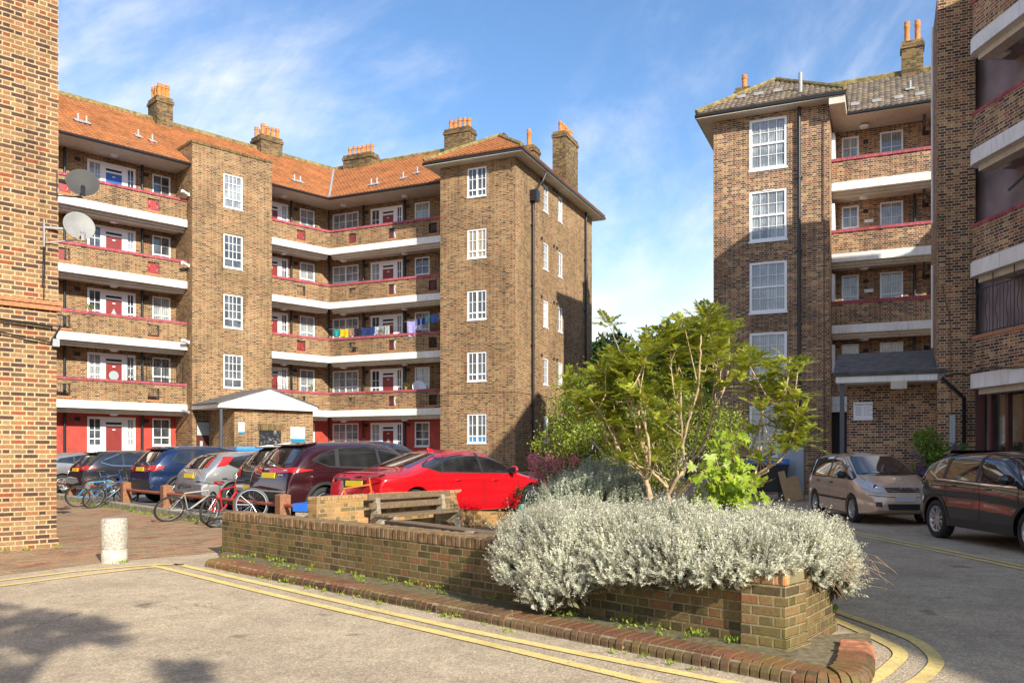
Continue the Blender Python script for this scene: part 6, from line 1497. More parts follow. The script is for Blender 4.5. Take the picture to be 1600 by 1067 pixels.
# 7 dark blue car beyond, 8 silver car at the far left
c=hatch('navy','dark blue hatchback showing only its roof behind the dark red and bright red cars',(.02,.03,.09),L=4.3,H=1.60,W=1.8,kind='suv'); h=c.L/2
dlo(c,[(-1.5,1.16),(0,1.06),(1.0,1.04)],[(-1.35,1.36),(-.2,1.50),(.40,1.46),(1.0,1.06)],[(-.95,.03,.07),(.0,-.03,.07)]); c.patch('windscreen',M_cg,[(-.66,1.14),(.66,1.14)],[(-.55,1.50),(.55,1.50)],'front',N=18,M=8,off=.006); rearset(c,1.17,1.46,.58,.52,.95,([(.36,.86),(.82,.93)],[(.42,1.04),(.84,1.06)])); c.wheels(5); c.place((-5.2,21.2),(.72,.70),GZ+.12)
c=hatch('grey','pale silver car mostly hidden behind the near building at the far left',(.30,.30,.30),L=4.2,H=1.45,W=1.76,flake=.5); h=c.L/2
dlo(c,[(-1.5,1.08),(0,.98),(1.0,.96)],[(-1.35,1.22),(-.2,1.38),(.40,1.34),(1.0,.98)],[(-.9,.0,.06),(.05,-.04,.07)]); rearset(c,1.05,1.34,.58,.48,.8,([(.46,.80),(.78,.80)],[(.50,.98),(.74,1.0)])); c.wheels(5); c.place((-17.0,29.4),HA,GZ)
# 9 bronze people carrier (faces the camera)
c=hatch('bronze','bronze small people carrier facing the camera, parked behind the black crossover',(.66,.49,.34),L=4.08,H=1.55,W=1.69,kind='mpv',flake=.25,nose=.30); h=c.L/2
dlo(c,[(-1.72,1.06),(-1.3,1.0),(0,.99),(1.12,.96)],[(-1.66,1.36),(-1.0,1.43),(-.3,1.455),(.22,1.42),(1.12,.99)],[(-1.28,.05,.08),(-.28,.0,.08),(.62,-.0,.03)])
c.patch('windscreen',M_cg,[(-.66,1.06),(-.3,1.04),(.3,1.04),(.66,1.06)],[(-.52,1.465),(.52,1.465)],'front',N=20,M=10,off=.006)
seams(c,(-.90,-.22,.95),.28,.98,.02); c.handle(-.95,.88,M_trim);c.handle(-.02,.86,M_trim); c.line([(-1.0,.52),(.9,.50)],.05,M_trim,'side_moulding',off=.008); c.wheels(6,sw=.07); c.mirror(.86,1.02,M_trim)
for sg in (-1,1):
    c.patch('headlamp',M_headl,[(sg*.36,.68),(sg*.66,.70),(sg*.765,.80)],[(sg*.40,.80),(sg*.60,.93),(sg*.70,.95)],'front',N=12,M=6,off=.010)
    c.patch('fog_lamp_recess',M_trim,[(sg*.50,.40),(sg*.62,.40)],[(sg*.50,.50),(sg*.62,.50)],'front',N=4,M=3,off=.008)
    y=sg*.55; x=c.end(y,.78,1)+.02; m=MB(); M=Matrix.Translation((x-.02,y,.80))@Matrix.Rotation(R(80),4,'Y'); m.lathe([(.06,0),(.065,.01),(.05,.012),(.03,.0),(.001,-.01)],18,M,close=False); m.build('lamp_ring',M_chrome,c.o,world=False,smooth='all')
c.patch('grille',M_trim,[(-.34,.70),(.34,.70)],[(-.36,.80),(.36,.80)],'front',N=14,M=3,off=.009)
for z in (.725,.76,.79): c.line([(-.34,z),(.34,z)],.010,M_chrome,'grille_bar',off=.016,proj='front')
c.badge(.75,1,.055); c.patch('lower_grille',M_trim,[(-.36,.33),(.36,.33)],[(-.40,.46),(.40,.46)],'front',N=14,M=3,off=.009); c.plate(.56,1,.42,.10,M_platew); c.line([(-.72,.64),(-.3,.60),(.3,.60),(.72,.64)],.012,M_seam,proj='front')
c.line([(.98,-.62),(1.5,-.60)],.008,M_seam,proj='top'); c.line([(.98,.62),(1.5,.60)],.008,M_seam,proj='top')
m=MB(); 
for y0_,y1_ in ((-.55,.0),(.05,.62)):
    m.bar((c.end(y0_,1.08,1)+.02,y0_,1.08),(c.end(y1_,1.09,1)+.02,y1_,1.09),.012,.02)
m.build('wiper',M_trim,c.o,world=False)
for sg in (-1,1): c.patch('tail_lamp',M_tail,[(-h+.04,.98),(-h+.16,1.0)],[(-h+.22,1.42),(-h+.34,1.44)],'l' if sg>0 else 'r',N=4,M=8,off=.009)
c.place((8.42,21.6),(-.03,-1),0)
# 10 black crossover (right edge)
c=hatch('gloss_black','glossy black crossover with chrome window trim, at the right edge of the photo',(.006,.006,.007),L=4.38,H=1.56,W=1.81,kind='suv',flake=.1,nose=.26); h=c.L/2
dlo(c,[(-1.62,1.20),(-1.3,1.10),(0,1.05),(1.1,1.02)],[(-1.40,1.36),(-1.0,1.45),(-.2,1.50),(.42,1.46),(1.1,1.04)],[(-1.12,.05,.10),(-.08,-.03,.08)],chrome=True)
c.patch('windscreen',M_cg,[(-.70,1.14),(.70,1.14)],[(-.56,1.50),(.56,1.50)],'front',N=20,M=10,off=.006)
rearset(c,1.17,1.46,.58,.52,.95,([(.36,.90),(.84,.98)],[(.42,1.04),(.86,1.12)]),1.08,(-h+.62,1.55,.58,.2)); cladding(c); bumper_trim(c,.38,.62,front=False)
for q in 'lr': c.patch('tail_lamp',M_tail,[(-h+.02,.98),(-h+.36,1.06)],[(-h+.05,1.13),(-h+.34,1.10)],q,N=6,M=3,off=.009)
seams(c,(-1.02,.02,1.06),.40,1.06,-.02); c.handle(-.78,.96);c.handle(.26,.94); c.wheels(5,twin=True,sw=.045); c.mirror(.88,1.08)
c.line([(-.9,.42),(.9,.44)],.035,M_chrome,'sill_trim',off=.010,N=30) if False else None
c.place((8.52,15.85),(.01,-1),0)
# ------------------------------------------------------------------ planting
def leafmat(name,cs,trans=.25,rough=.55,scale=3):
    t=NT(name); g=t.geo(); wn=t.n('ShaderNodeNewGeometry').outputs['Random Per Island']
    c=t.ramp(wn,[(i/(len(cs)-1),q) for i,q in enumerate(cs)])
    c=t.mix(1.,c,t.ramp(t.noise(g,scale,3),[(.3,.75),(.7,1.15)]),'MULTIPLY')
    t.base(c); t.set(Roughness=rough); 
    tr=t.n('ShaderNodeBsdfTranslucent'); t.l(c,tr.inputs[0]); mx=t.n('ShaderNodeMixShader'); mx.inputs[0].default_value=trans; t.l(t.b.outputs[0],mx.inputs[1]); t.l(tr.outputs[0],mx.inputs[2]); t.l(mx.outputs[0],t.t.nodes['Material Output'].inputs[0])
    MATS[name]=t.m; return t.m
class Cloud:
    """numpy collector of leaf polygons"""
    def __init__(s): s.V=[];s.F=[];s.n=0
    def add(s,v,k):   # v: (m*k,3): m polygons of k corners
        s.V.append(v); m=len(v)//k; s.F.append((np.arange(m*k).reshape(m,k)+s.n)); s.n+=len(v)
    def build(s,name,mat,parent=None,loc=None,smooth=False):
        V=np.concatenate(s.V).astype(np.float64); off=WL(parent) if parent is not None else Vector(loc or (0,0,0)); V=V-np.array(off)
        me=bpy.data.meshes.new(name); me.vertices.add(len(V)); me.vertices.foreach_set('co',V.ravel())
        tot=sum(f.size for f in s.F); me.loops.add(tot); me.loops.foreach_set('vertex_index',np.concatenate([f.ravel() for f in s.F]).astype(np.int32))
        ks=np.concatenate([np.full(len(f),f.shape[1]) for f in s.F]); st=np.concatenate([[0],np.cumsum(ks)[:-1]])
        me.polygons.add(len(ks)); me.polygons.foreach_set('loop_start',st.astype(np.int32)); me.update(calc_edges=True); me.validate()
        me.materials.append(mat); o=bpy.data.objects.new(name,me); COL.objects.link(o)
        if parent is not None: o.parent=parent
        elif loc is not None: o.location=loc
        return o
def frames(d):
    d=d/np.linalg.norm(d,axis=1,keepdims=True); r=RNG.normal(size=d.shape); x=np.cross(d,r); x/=np.linalg.norm(x,axis=1,keepdims=True)+1e-9; return d,x,np.cross(d,x)
def rnd_leaves(cl,P,size,asp=.5,up=.3,fold=True):
    """kite shaped leaves at points P"""
    n=len(P); d=RNG.normal(size=(n,3)); d[:,2]+=up; d,x,y=frames(d); L=(size*RNG.uniform(.7,1.3,n))[:,None]
    a=P; b=P+d*L*.5+x*L*asp*.5; c=P+d*L; e=P+d*L*.5-x*L*asp*.5; 
    cl.add(np.stack([a,b,c,e],1).reshape(-1,3),4)
# --- silver shrubs: many upright sprigs clothed in narrow leaves
M_silver=leafmat('silver_leaf',[(.58,.60,.43),(.74,.75,.60),(.83,.83,.70),(.66,.69,.49),(.88,.87,.78)],.36,.75,2.2)
M_silver2=leafmat('silver_green_leaf',[(.42,.47,.34),(.56,.60,.47),(.68,.71,.58),(.46,.54,.35)],.32,.7,2.2)
M_twig=plain('dry_twig',(.24,.15,.085),.9,var=.4,scale=30)
def sprigs(cl,tw,base,dirs,ln,leaf=.032,rows=12,w=.0027):
    n=len(base); d=dirs/np.linalg.norm(dirs,axis=1,keepdims=True); _,x,y=frames(d)
    bend=RNG.normal(size=(n,3))*.10; bend[:,2]+=.12
    for k in range(rows):
        t=.25+.75*(k+RNG.uniform(0,.6,n))/rows; p=base+d*(ln*t)[:,None]+bend*(ln*t*t)[:,None]
        for q in range(4):
            a=RNG.uniform(0,6.283,n); o=x*np.cos(a)[:,None]+y*np.sin(a)[:,None]
            ld=o*.80+d*RNG.uniform(.35,1.0,n)[:,None]; ld/=np.linalg.norm(ld,axis=1,keepdims=True)
            s_=np.cross(ld,d); s_/=np.linalg.norm(s_,axis=1,keepdims=True)+1e-9; L=(leaf*RNG.uniform(.6,1.25,n)*(1.15-.45*t))[:,None]
            cl.add(np.stack([p-s_*w*.6,p+ld*L*.55-s_*w,p+ld*L,p+ld*L*.55+s_*w],1).reshape(-1,3),4)
    _,x,y=frames(d); e=base+d*ln[:,None]*.95+bend*(ln*.9)[:,None]
    tw.add(np.stack([base-x*.0022,base+x*.0022,e+x*.001,e-x*.001],1).reshape(-1,3),4); tw.add(np.stack([base-y*.0022,base+y*.0022,e+y*.001,e-y*.001],1).reshape(-1,3),4)
def mound(label,centres,n,mat,leaf=.033,ln=(.12,.27),rows=12,twigs=60,up=.62,w=.0027,seed=1,dead=None):
    """centres: list of (x,y,z,rx,ry,rz) lobes; sprigs start on the lobes and point outwards"""
    c0=centres[0]; o=empty('silver_shrub',(c0[0],c0[1],.5),0,label,'shrub','silver shrubs filling the planter')
    cl=Cloud();tw=Cloud(); wts=np.array([c[3]*c[4]+c[4]*c[5]+c[3]*c[5] for c in centres]); wts/=wts.sum(); CC=np.array([c[:3] for c in centres]); RR=np.array([c[3:6] for c in centres])
    for j,c in enumerate(centres):
        m=int(n*wts[j]); u=RNG.normal(size=(m,3)); u/=np.linalg.norm(u,axis=1,keepdims=True); u[:,2]=np.where(u[:,2]<-.55,-u[:,2],u[:,2])
        # clumped density and depth, so that gaps and dark hollows open between tufts
        f=np.sin(u[:,0]*9+j)*np.sin(u[:,1]*8+2*j)*np.sin(u[:,2]*9+j*3); keep=f+RNG.uniform(-.5,1.,m)>-.15; u=u[keep]; f=f[keep]
        rad=1-.20*RNG.random(len(u))**2+.17*f-.05; P=CC[j]+u*RR[j]*rad[:,None]
        ins=np.ones(len(P),bool)
        for i in range(len(centres)):
            if i!=j: ins&=(((P-CC[i])/(RR[i]*.80))**2).sum(1)>1
        P=P[ins];u=u[ins]
        d=u/RR[j]; d/=np.linalg.norm(d,axis=1,keepdims=True); d=d*.75+RNG.normal(size=d.shape)*.22; d[:,2]+=up
        L=RNG.uniform(ln[0],ln[1],len(P))*(1+.35*(RNG.random(len(P))>.93)); sprigs(cl,tw,P-d/np.linalg.norm(d,axis=1,keepdims=True)*L[:,None]*.35,d,L,leaf,rows,w)
    cl.build('foliage',mat,o)
    # woody stems from the root to the tufts
    for j in range(len(centres)):
        m=max(6,int(twigs*wts[j]*2)); u=RNG.normal(size=(m,3)); u/=np.linalg.norm(u,axis=1,keepdims=True); e=CC[j]+u*RR[j]*.92; b=CC[j]+np.array([0,0,-RR[j][2]*.7])+u*RR[j]*np.array([.25,.25,0.]); mid=(b+e)/2+RNG.normal(size=(m,3))*.03
        for A,B_ in ((b,mid),(mid,e)):
            _,x,y=frames(B_-A)
            for q in (x,y): tw.add(np.stack([A-q*.004,A+q*.004,B_+q*.003,B_-q*.003],1).reshape(-1,3),4)
    tw.build('twigs',M_twig,o)
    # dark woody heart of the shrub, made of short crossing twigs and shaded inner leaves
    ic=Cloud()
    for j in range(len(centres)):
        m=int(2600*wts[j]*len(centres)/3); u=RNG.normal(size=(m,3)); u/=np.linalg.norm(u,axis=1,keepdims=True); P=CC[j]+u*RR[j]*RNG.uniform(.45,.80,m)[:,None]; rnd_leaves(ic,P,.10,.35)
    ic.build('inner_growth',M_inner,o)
    return o
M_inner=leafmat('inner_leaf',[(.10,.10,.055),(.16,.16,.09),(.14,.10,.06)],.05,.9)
def wp(s,d,z): return FW.P(s,d,z)
def lobe(s,d,z,rx,ry,rz): p=wp(s,d,z); return (p[0],p[1],p[2],rx,ry,rz)
mound('large silvery shrub spilling over the planter wall, leftmost and hanging lowest',[lobe(6.45,-.05,.62,.38,.38,.24),lobe(6.82,.12,.50,.34,.32,.34),lobe(6.35,-.55,.68,.55,.50,.22),lobe(6.78,.28,.27,.17,.15,.21),lobe(6.35,.18,.44,.22,.20,.24),lobe(6.15,-.1,.58,.2,.2,.18),lobe(7.05,.26,.36,.14,.14,.16)],8200,M_silver,seed=1)
mound('silvery shrub at the middle of the planter wall, right of the lowest hanging one',[lobe(7.35,-.10,.64,.38,.36,.26),lobe(7.55,-.60,.70,.52,.48,.24),lobe(7.70,.08,.58,.22,.2,.2),lobe(7.45,.16,.50,.16,.14,.14),lobe(7.15,.06,.58,.2,.18,.22)],6600,M_silver)
mound('pale silvery shrub covering the right corner of the planter',[lobe(8.25,-.10,.64,.33,.32,.22),lobe(8.35,-.60,.66,.44,.44,.24),lobe(8.05,.10,.60,.20,.18,.20),lobe(8.62,-.12,.66,.24,.22,.15),(2.22,6.62,.68,.24,.24,.17),(2.42,6.78,.56,.20,.20,.20),lobe(8.45,.06,.60,.16,.14,.14),(2.82,7.35,.50,.18,.22,.18),(2.48,7.0,.64,.28,.30,.22),(2.72,7.5,.54,.28,.34,.28),(2.74,7.05,.44,.13,.14,.16)],8600,M_silver)
mound('pale silvery shrub along the right side of the planter, behind the corner one',[(2.45,8.1,.62,.46,.50,.22),(2.62,8.4,.52,.28,.45,.22),(2.2,8.9,.62,.52,.5,.22)],5000,M_silver)
mound('bluish silver shrub at the back of the planter, left of the bare branched stems',[(.98,10.3,.82,.62,.6,.34),(.72,9.5,.66,.42,.45,.26),(1.25,11.1,.9,.55,.6,.42),(.82,11.4,.78,.42,.5,.34)],4200,M_silver2,leaf=.04,ln=(.12,.24),w=.004)
mound('silver green shrub among the bare branched stems, further back on the right',[(1.9,10.2,.60,.6,.5,.24),(1.2,9.2,.62,.5,.4,.20),(2.7,10.2,.55,.4,.6,.24)],2600,M_silver2,leaf=.04,ln=(.12,.24),w=.004)
# --- dry woody tangle hanging at the planter's right corner
cl=Cloud(); n=240; b=np.array([2.55,6.85,.60])+np.clip(RNG.normal(size=(n,3)),-1.6,1.6)*np.array([.20,.20,.07]); e=b+np.clip(RNG.normal(size=(n,3)),-1.5,1.5)*np.array([.07,.07,.06])+np.array([.03,-.04,-.05])
_,x,y=frames(e-b)
for q in (x,y): cl.add(np.stack([b-q*.003,b+q*.003,e+q*.002,e-q*.002],1).reshape(-1,3),4)
o=cl.build('dry_stems',plain('pale_dry_twig',(.36,.26,.16),.9,var=.4,scale=30),None,(2.45,6.75,.6)); tag(o,'tangle of dry brown stems hanging over the right corner of the planter','plant')
# --- bare-stemmed shrubs with ruffs of long pinnate leaves
M_bark=plain('pale_brown_bark',(.50,.37,.22),.9,var=.4,scale=25,bump=.8)
M_mah=leafmat('pinnate_leaf',[(.19,.26,.02),(.34,.41,.03),(.47,.51,.05),(.60,.60,.10),(.27,.35,.03),(.48,.31,.08)],.45,.4)
def pinnate(cl,p,d,L,pairs=10,w=.0125,droop=.25):
    """one feather leaf: rachis plus opposite leaflets"""
    d=np.array(d,float); d/=np.linalg.norm(d); up_=np.array([0,0,1.]); s_=np.cross(d,up_); s_/=np.linalg.norm(s_)+1e-9; nn=np.cross(s_,d)
    ts=np.linspace(.15,1,pairs); pts=[p+d*L*t+np.array([0,0,-droop*L*t*t]) for t in np.linspace(0,1,6)]
    for a,b in zip(pts[:-1],pts[1:]): cl.add(np.array([a-s_*.003,a+s_*.003,b+s_*.003,b-s_*.003]),4)
    for t in ts:
        q=p+d*L*t+np.array([0,0,-droop*L*t*t]); ll=L*.26*(1-.5*abs(t-.55))*RNG.uniform(.85,1.15)
        for sg in (-1,1):
            ld=s_*sg*.85+d*.5+nn*RNG.uniform(-.15,.25); ld/=np.linalg.norm(ld); wv=np.cross(ld,nn); wv/=np.linalg.norm(wv)+1e-9
            cl.add(np.array([q,q+ld*ll*.35+wv*w,q+ld*ll*.75+wv*w*.7,q+ld*ll,q+ld*ll*.75-wv*w*.7,q+ld*ll*.35-wv*w]),6)
    q=pts[-1]; cl.add(np.array([q,q+d*L*.12+s_*w,q+d*L*.26,q+d*L*.12-s_*w]),4)
def ruff(cl,p,up_,n,L):
    p=np.array(p)
    a0=RNG.uniform(0,6.28)
    for k in range(n):
        a=a0+2.4*k; el=RNG.uniform(-.05,.95); d=(math.cos(a)*math.cos(el),math.sin(a)*math.cos(el),math.sin(el)); pinnate(cl,p+np.array([0,0,-.04*RNG.random()*n*.25]),d,L*RNG.uniform(.65,1.1),droop=RNG.uniform(.05,.4),pairs=int(RNG.integers(9,13)))
def ppt(px,py,Y): return Vector(((px-XC)/FPX*Y,Y,EYE+(YH-py)*Y/FPX))
def stemmed(label,root,stems,leafL=.32,nl=12,extra=(),shoots=34,ztop=3.05):
    """stems: list of polylines in (px,py,Y) with a radius; the crown of each carries a ruff of leaves"""
    o=empty('leggy_shrub',root,0,label,'shrub','leggy evergreen shrubs in the planter'); m=MB(); cl=Cloud()
    for pts,r0,r1 in stems:
        P=[ppt(*q) for q in pts]; Q=[]
        for i in range(len(P)-1):
            p0=P[max(i-1,0)];p1=P[i];p2=P[i+1];p3=P[min(i+2,len(P)-1)]
            for k in range(5):
                t=k/5; Q.append(.5*((2*p1)+(p2-p0)*t+(2*p0-5*p1+4*p2-p3)*t*t+(3*p1-p0-3*p2+p3)*t**3)+Vector((random.uniform(-.008,.008),random.uniform(-.008,.008),0)))
        Q.append(P[-1]); r0*=.72; r1*=.7; n=len(Q); m.tube(Q,[r0+(r1-r0)*i/(n-1)+.002*math.sin(i*2.1) for i in range(n)],7)
        if nl: ruff(cl,Q[-1],None,nl,leafL)
        if nl and n>8:
            ruff(cl,Q[-3],None,nl//2,leafL*.9); ruff(cl,Q[-6],None,5,leafL*.7)
    # many thin side shoots, each with its own loose ruff
    allq=[Vector(v) for v in m.v[::7]]; allq=[q for q in allq if q.z>.98]
    for p in list(extra)+[None]*shoots:
        if p is None: b=random.choice(allq); e=b+Vector((random.uniform(-.36,.16),random.uniform(-.30,.30),random.uniform(.08,.75)))
        else: e=ppt(*p); b=min(allq,key=lambda q:(q-e).length+max(0,q.z-e.z)*3)
        if e.z>ztop: e.z=ztop-random.uniform(0,.5)
        m.tube([b,b.lerp(e,.4)+Vector((random.uniform(-.05,.05),0,-.04)),e],[.009,.007,.004],5); ruff(cl,e,None,int(RNG.integers(6,11)),leafL*.85)
    m.build('stems',M_bark,o,smooth=True); cl.build('foliage',M_mah,o); return o
Z=9.6
st=[([(1020,800,Z),(1012,760,Z),(1000,735,Z),(975,712,Z),(962,690,Z),(956,640,9.8),(950,590,9.8)],.045,.014),
([(1018,790,Z),(1008,740,Z),(1010,705,Z),(998,680,9.5),(985,640,9.5),(975,600,9.5),(972,560,9.5)],.035,.011),
([(1012,760,Z),(990,722,9.7),(966,700,9.9),(940,650,10.1),(930,612,10.1)],.026,.010),
([(1010,750,Z),(1015,705,9.4),(1005,650,9.3),(1000,610,9.3),(996,565,9.3)],.026,.010),
([(962,690,Z),(948,660,9.5),(935,640,9.4),(915,612,9.4)],.016,.007),([(985,640,9.5),(992,600,9.3),(1005,570,9.2),(1012,540,9.2)],.013,.007),([(1000,735,Z),(985,690,10.1),(968,640,10.2),(960,560,10.2)],.018,.008),([(975,712,Z),(955,720,9.9),(905,660,10),(905,620,10)],.014,.008)]
stemmed('leggy shrub with several pale bare stems, left of the three in the planter',ppt(1020,800,Z),st,extra=[(945,575,10),(985,550,9.6),(1010,590,9.7),(925,590,10),(965,610,9.6),(1020,560,9.6)],ztop=2.55)
st=[([(1044,800,9.7),(1045,772,9.7),(1040,758,9.7),(1018,735,9.6),(1005,700,9.5),(998,660,9.5),(999,600,9.6)],.035,.012),
([(1045,772,9.7),(1060,745,9.6),(1070,728,9.6),(1066,690,9.5),(1064,640,9.4),(1064,595,9.4)],.030,.012),
([(1046,760,9.7),(1062,735,9.8),(1080,728,9.9),(1086,700,9.9),(1095,640,9.8),(1092,580,9.7),(1098,540,9.6),(1105,500,9.5)],.026,.010),
([(1066,700,9.5),(1075,660,9.4),(1090,610,9.3),(1094,560,9.2),(1096,520,9.2),(1107,488,9.2)],.020,.008),
([(1080,728,9.9),(1098,690,10),(1118,640,10),(1136,590,10),(1140,540,10),(1138,510,10)],.020,.008),
([(1070,728,9.6),(1105,690,9.6),(1112,640,9.6),(1118,580,9.6),(1128,545,9.6)],.018,.008),
([(1064,640,9.4),(1052,610,9.3),(1048,560,9.3),(1044,520,9.3)],.012,.006),([(1060,745,9.6),(1050,700,9.9),(1045,650,10),(1043,600,10)],.018,.008)]
stemmed('tallest leggy shrub with long pale stems, in the middle of the planter',ppt(1044,800,9.7),st,extra=[(1060,570,9.6),(1085,540,9.5),(1120,530,9.6),(1150,560,9.8),(1105,570,9.4),(1075,600,9.7),(1130,600,9.8),(1160,590,9.9)])
st=[([(1163,790,8.9),(1165,770,8.9),(1180,745,8.8),(1205,728,8.7),(1222,715,8.7),(1228,700,8.7),(1222,690,8.6)],.032,.012),
([(1164,780,8.9),(1178,748,8.8),(1198,735,8.8),(1205,700,8.8),(1212,670,8.8),(1222,640,8.8),(1230,600,8.7),(1234,562,8.7)],.026,.010),
([(1165,775,8.9),(1162,740,9.0),(1175,700,9.1),(1188,660,9.2),(1195,620,9.2),(1205,575,9.2)],.024,.010),
([(1178,748,8.8),(1190,700,8.9),(1190,650,9.0),(1180,600,9.0),(1172,560,9.0)],.018,.008),
([(1212,670,8.8),(1225,655,8.7),(1245,640,8.6)],.010,.006),([(1222,715,8.7),(1240,690,8.6),(1252,680,8.6)],.012,.007)]
stemmed('leggy shrub with forked stems, rightmost of the three, in front of the brown block',ppt(1163,790,8.9),st,extra=[(1185,610,9.2),(1205,600,9),(1215,640,9)],leafL=.27,ztop=2.55,shoots=16)
# --- bright maple sapling with big lobed leaves
M_map=leafmat('maple_leaf',[(.22,.35,.02),(.36,.49,.03),(.47,.57,.05),(.17,.28,.02),(.48,.52,.09)],.45,.45)
def maple_leaf(cl,p,s,nrm):
    nrm=np.array(nrm,float); nrm/=np.linalg.norm(nrm); d=np.array([RNG.normal(),RNG.normal(),-1.2]); d-=nrm*d.dot(nrm); d/=np.linalg.norm(d); x=np.cross(d,nrm)
    out=[(0,0),(.22,-.12),(.55,-.1),(.35,.12),(.62,.35),(.30,.36),(.34,.62),(.12,.58),(0,1.0)]
    pts=[(a,b) for a,b in out]+[(-a,b) for a,b in out[-2:0:-1]]
    c=p+d*s*.35-nrm*s*.04; V=[p+x*s*a+d*s*b for a,b in pts]; tri=[]
    for i in range(len(V)): tri+= [c,V[i],V[(i+1)%len(V)]]
    cl.add(np.array(tri),3)
o=empty('maple_sapling',ppt(1130,800,8.4),0,'young maple sapling with bright lime green lobed leaves, in front of the leggy shrubs','sapling'); m=MB(); cl=Cloud()
root=ppt(1130,810,8.5)
for k in range(26):
    e=ppt(random.uniform(1088,1170),random.uniform(690,795),random.uniform(8.1,8.7)); mid=(root+e)/2+Vector((random.uniform(-.08,.08),0,.05)); m.tube([root,mid,e],[.008,.005,.003],5)
    for j in range(9): maple_leaf(cl,np.array(e)+RNG.normal(size=3)*.085,RNG.uniform(.05,.135),(RNG.normal()*.9,-1.,RNG.uniform(-.1,1.6)))
for k in range(10):
    e=ppt(random.uniform(1085,1125),random.uniform(790,830),8.0); 
    for j in range(3): maple_leaf(cl,np.array(e)+RNG.normal(size=3)*.05,RNG.uniform(.08,.13),(RNG.normal()*.4,-1.,.6))
m.build('stems',M_bark,o,smooth=True); cl.build('foliage',M_map,o)
# --- generic leafy shrub / tree
def leafy(name,label,cat,root,lobes,n,size,mat,trunk=None,group=None,asp=.55,branches=30,inner=None,clump=.5):
    o=empty(name,root,0,label,cat,group); cl=Cloud(); m=MB()
    CC=np.array([l[:3] for l in lobes]);RR=np.array([l[3:6] for l in lobes]); w=(RR[:,0]*RR[:,1]*RR[:,2])**.67; w/=w.sum()
    for j in range(len(lobes)):
        k=int(n*w[j]); nc=max(4,int(k/ (26))); 
        u=RNG.normal(size=(nc,3)); u/=np.linalg.norm(u,axis=1,keepdims=True); cc=CC[j]+u*RR[j]*(RNG.uniform(.35,1.,nc)**.6)[:,None]
        idx=RNG.integers(0,nc,k); P=cc[idx]+RNG.normal(size=(k,3))*RR[j].mean()*.16*clump*2; rnd_leaves(cl,P,size,asp,up=.1)
    r=Vector(root)
    for k in range(branches):
        j=RNG.integers(0,len(lobes)); u=RNG.normal(size=3); u/=np.linalg.norm(u); e=Vector(CC[j]+u*RR[j]*.8); s=r+(Vector(CC[j])-r)*random.uniform(.2,.6); m.tube([s,(s+e)/2+Vector((0,0,.05)),e],[trunk[1]*.45 if trunk else .012,trunk[1]*.25 if trunk else .008,.004],5)
    if trunk:
        top=Vector(CC.mean(axis=0)); m.tube([r,r.lerp(top,.35)+Vector((.05,0,0)),r.lerp(top,.7),top],[trunk[0],trunk[0]*.8,trunk[1],trunk[1]*.5],9)
    else:
        for k in range(6): j=RNG.integers(0,len(lobes)); m.tube([r+Vector((random.uniform(-.1,.1),random.uniform(-.1,.1),0)),Vector(CC[j])],[.016,.008],5)
    m.build('trunk' if trunk else 'stems',M_bark2,o,smooth=True); cl.build('crown' if trunk else 'foliage',mat,o); return o
M_bark2=plain('grey_brown_bark',(.12,.085,.055),.9,var=.4,scale=12)
M_lf1=leafmat('mid_green_leaf',[(.05,.10,.012),(.10,.17,.02),(.17,.25,.03),(.07,.12,.015),(.26,.33,.05)],.35,.5)
M_lf2=leafmat('dark_green_leaf',[(.015,.04,.012),(.03,.065,.018),(.05,.09,.02),(.02,.05,.012)],.2,.5)
M_lf3=leafmat('light_green_leaf',[(.13,.24,.02),(.20,.33,.035),(.28,.40,.05),(.10,.2,.02)],.4,.5)
M_lf4=leafmat('bright_shrub_leaf',[(.17,.27,.02),(.30,.40,.03),(.44,.50,.06),(.11,.19,.02),(.36,.27,.08)],.45,.5)
def LB(px,py,Y,rx,ry,rz): p=ppt(px,py,Y); return (p.x,p.y,p.z,rx,ry,rz)
leafy('leafy_shrub','dense mid green shrub behind the silver planting, in front of the tower wing','shrub',(1.0,12.5,.5),[LB(900,660,13,.5,.5,.65),LB(935,640,12.8,.55,.5,.75),LB(980,665,12.6,.55,.5,.65),LB(930,700,12.3,.6,.5,.4),LB(870,695,12.8,.35,.4,.35),LB(985,735,11.6,.45,.4,.35),LB(1035,730,11.4,.4,.4,.35),LB(960,610,13,.40,.4,.35)],15000,.046,M_lf4,branches=90)
leafy('leafy_shrub','loose yellowish green shrub between the leggy stems, right of the dense mid green one','shrub',(2.3,13.2,.5),[LB(1030,660,13.5,.55,.5,.6),LB(1075,660,13.5,.6,.5,.6),LB(1010,610,14,.4,.5,.4),LB(1060,615,14,.4,.5,.3),LB(1120,690,13,.45,.4,.4),LB(1150,670,13.5,.3,.4,.35)],9500,.046,M_lf4,branches=90)
leafy('tree','dark green tree far behind, between the two blocks at the left','tree',(7,58,0),[LB(960,575,58,2.2,2.2,1.9),LB(940,610,58,2.4,2.2,2.2),LB(985,600,58,2.3,2.2,2.0),LB(962,548,58,1.3,1.3,1.0)],9000,.42,M_lf2,trunk=(.35,.16),group='trees beyond the courtyard')
leafy('tree','light green tree in the gap between the two blocks, behind the tallest leggy shrub','tree',(9.,48,0),[LB(1060,560,46,1.7,1.7,1.8),LB(1035,600,46,1.9,1.7,2.1),LB(1090,590,46,1.9,1.7,2.0),LB(1080,535,46,1.2,1.2,1.1),LB(1060,640,46,2.2,2,1.8)],12000,.30,M_lf3,trunk=(.3,.14),group='trees beyond the courtyard')
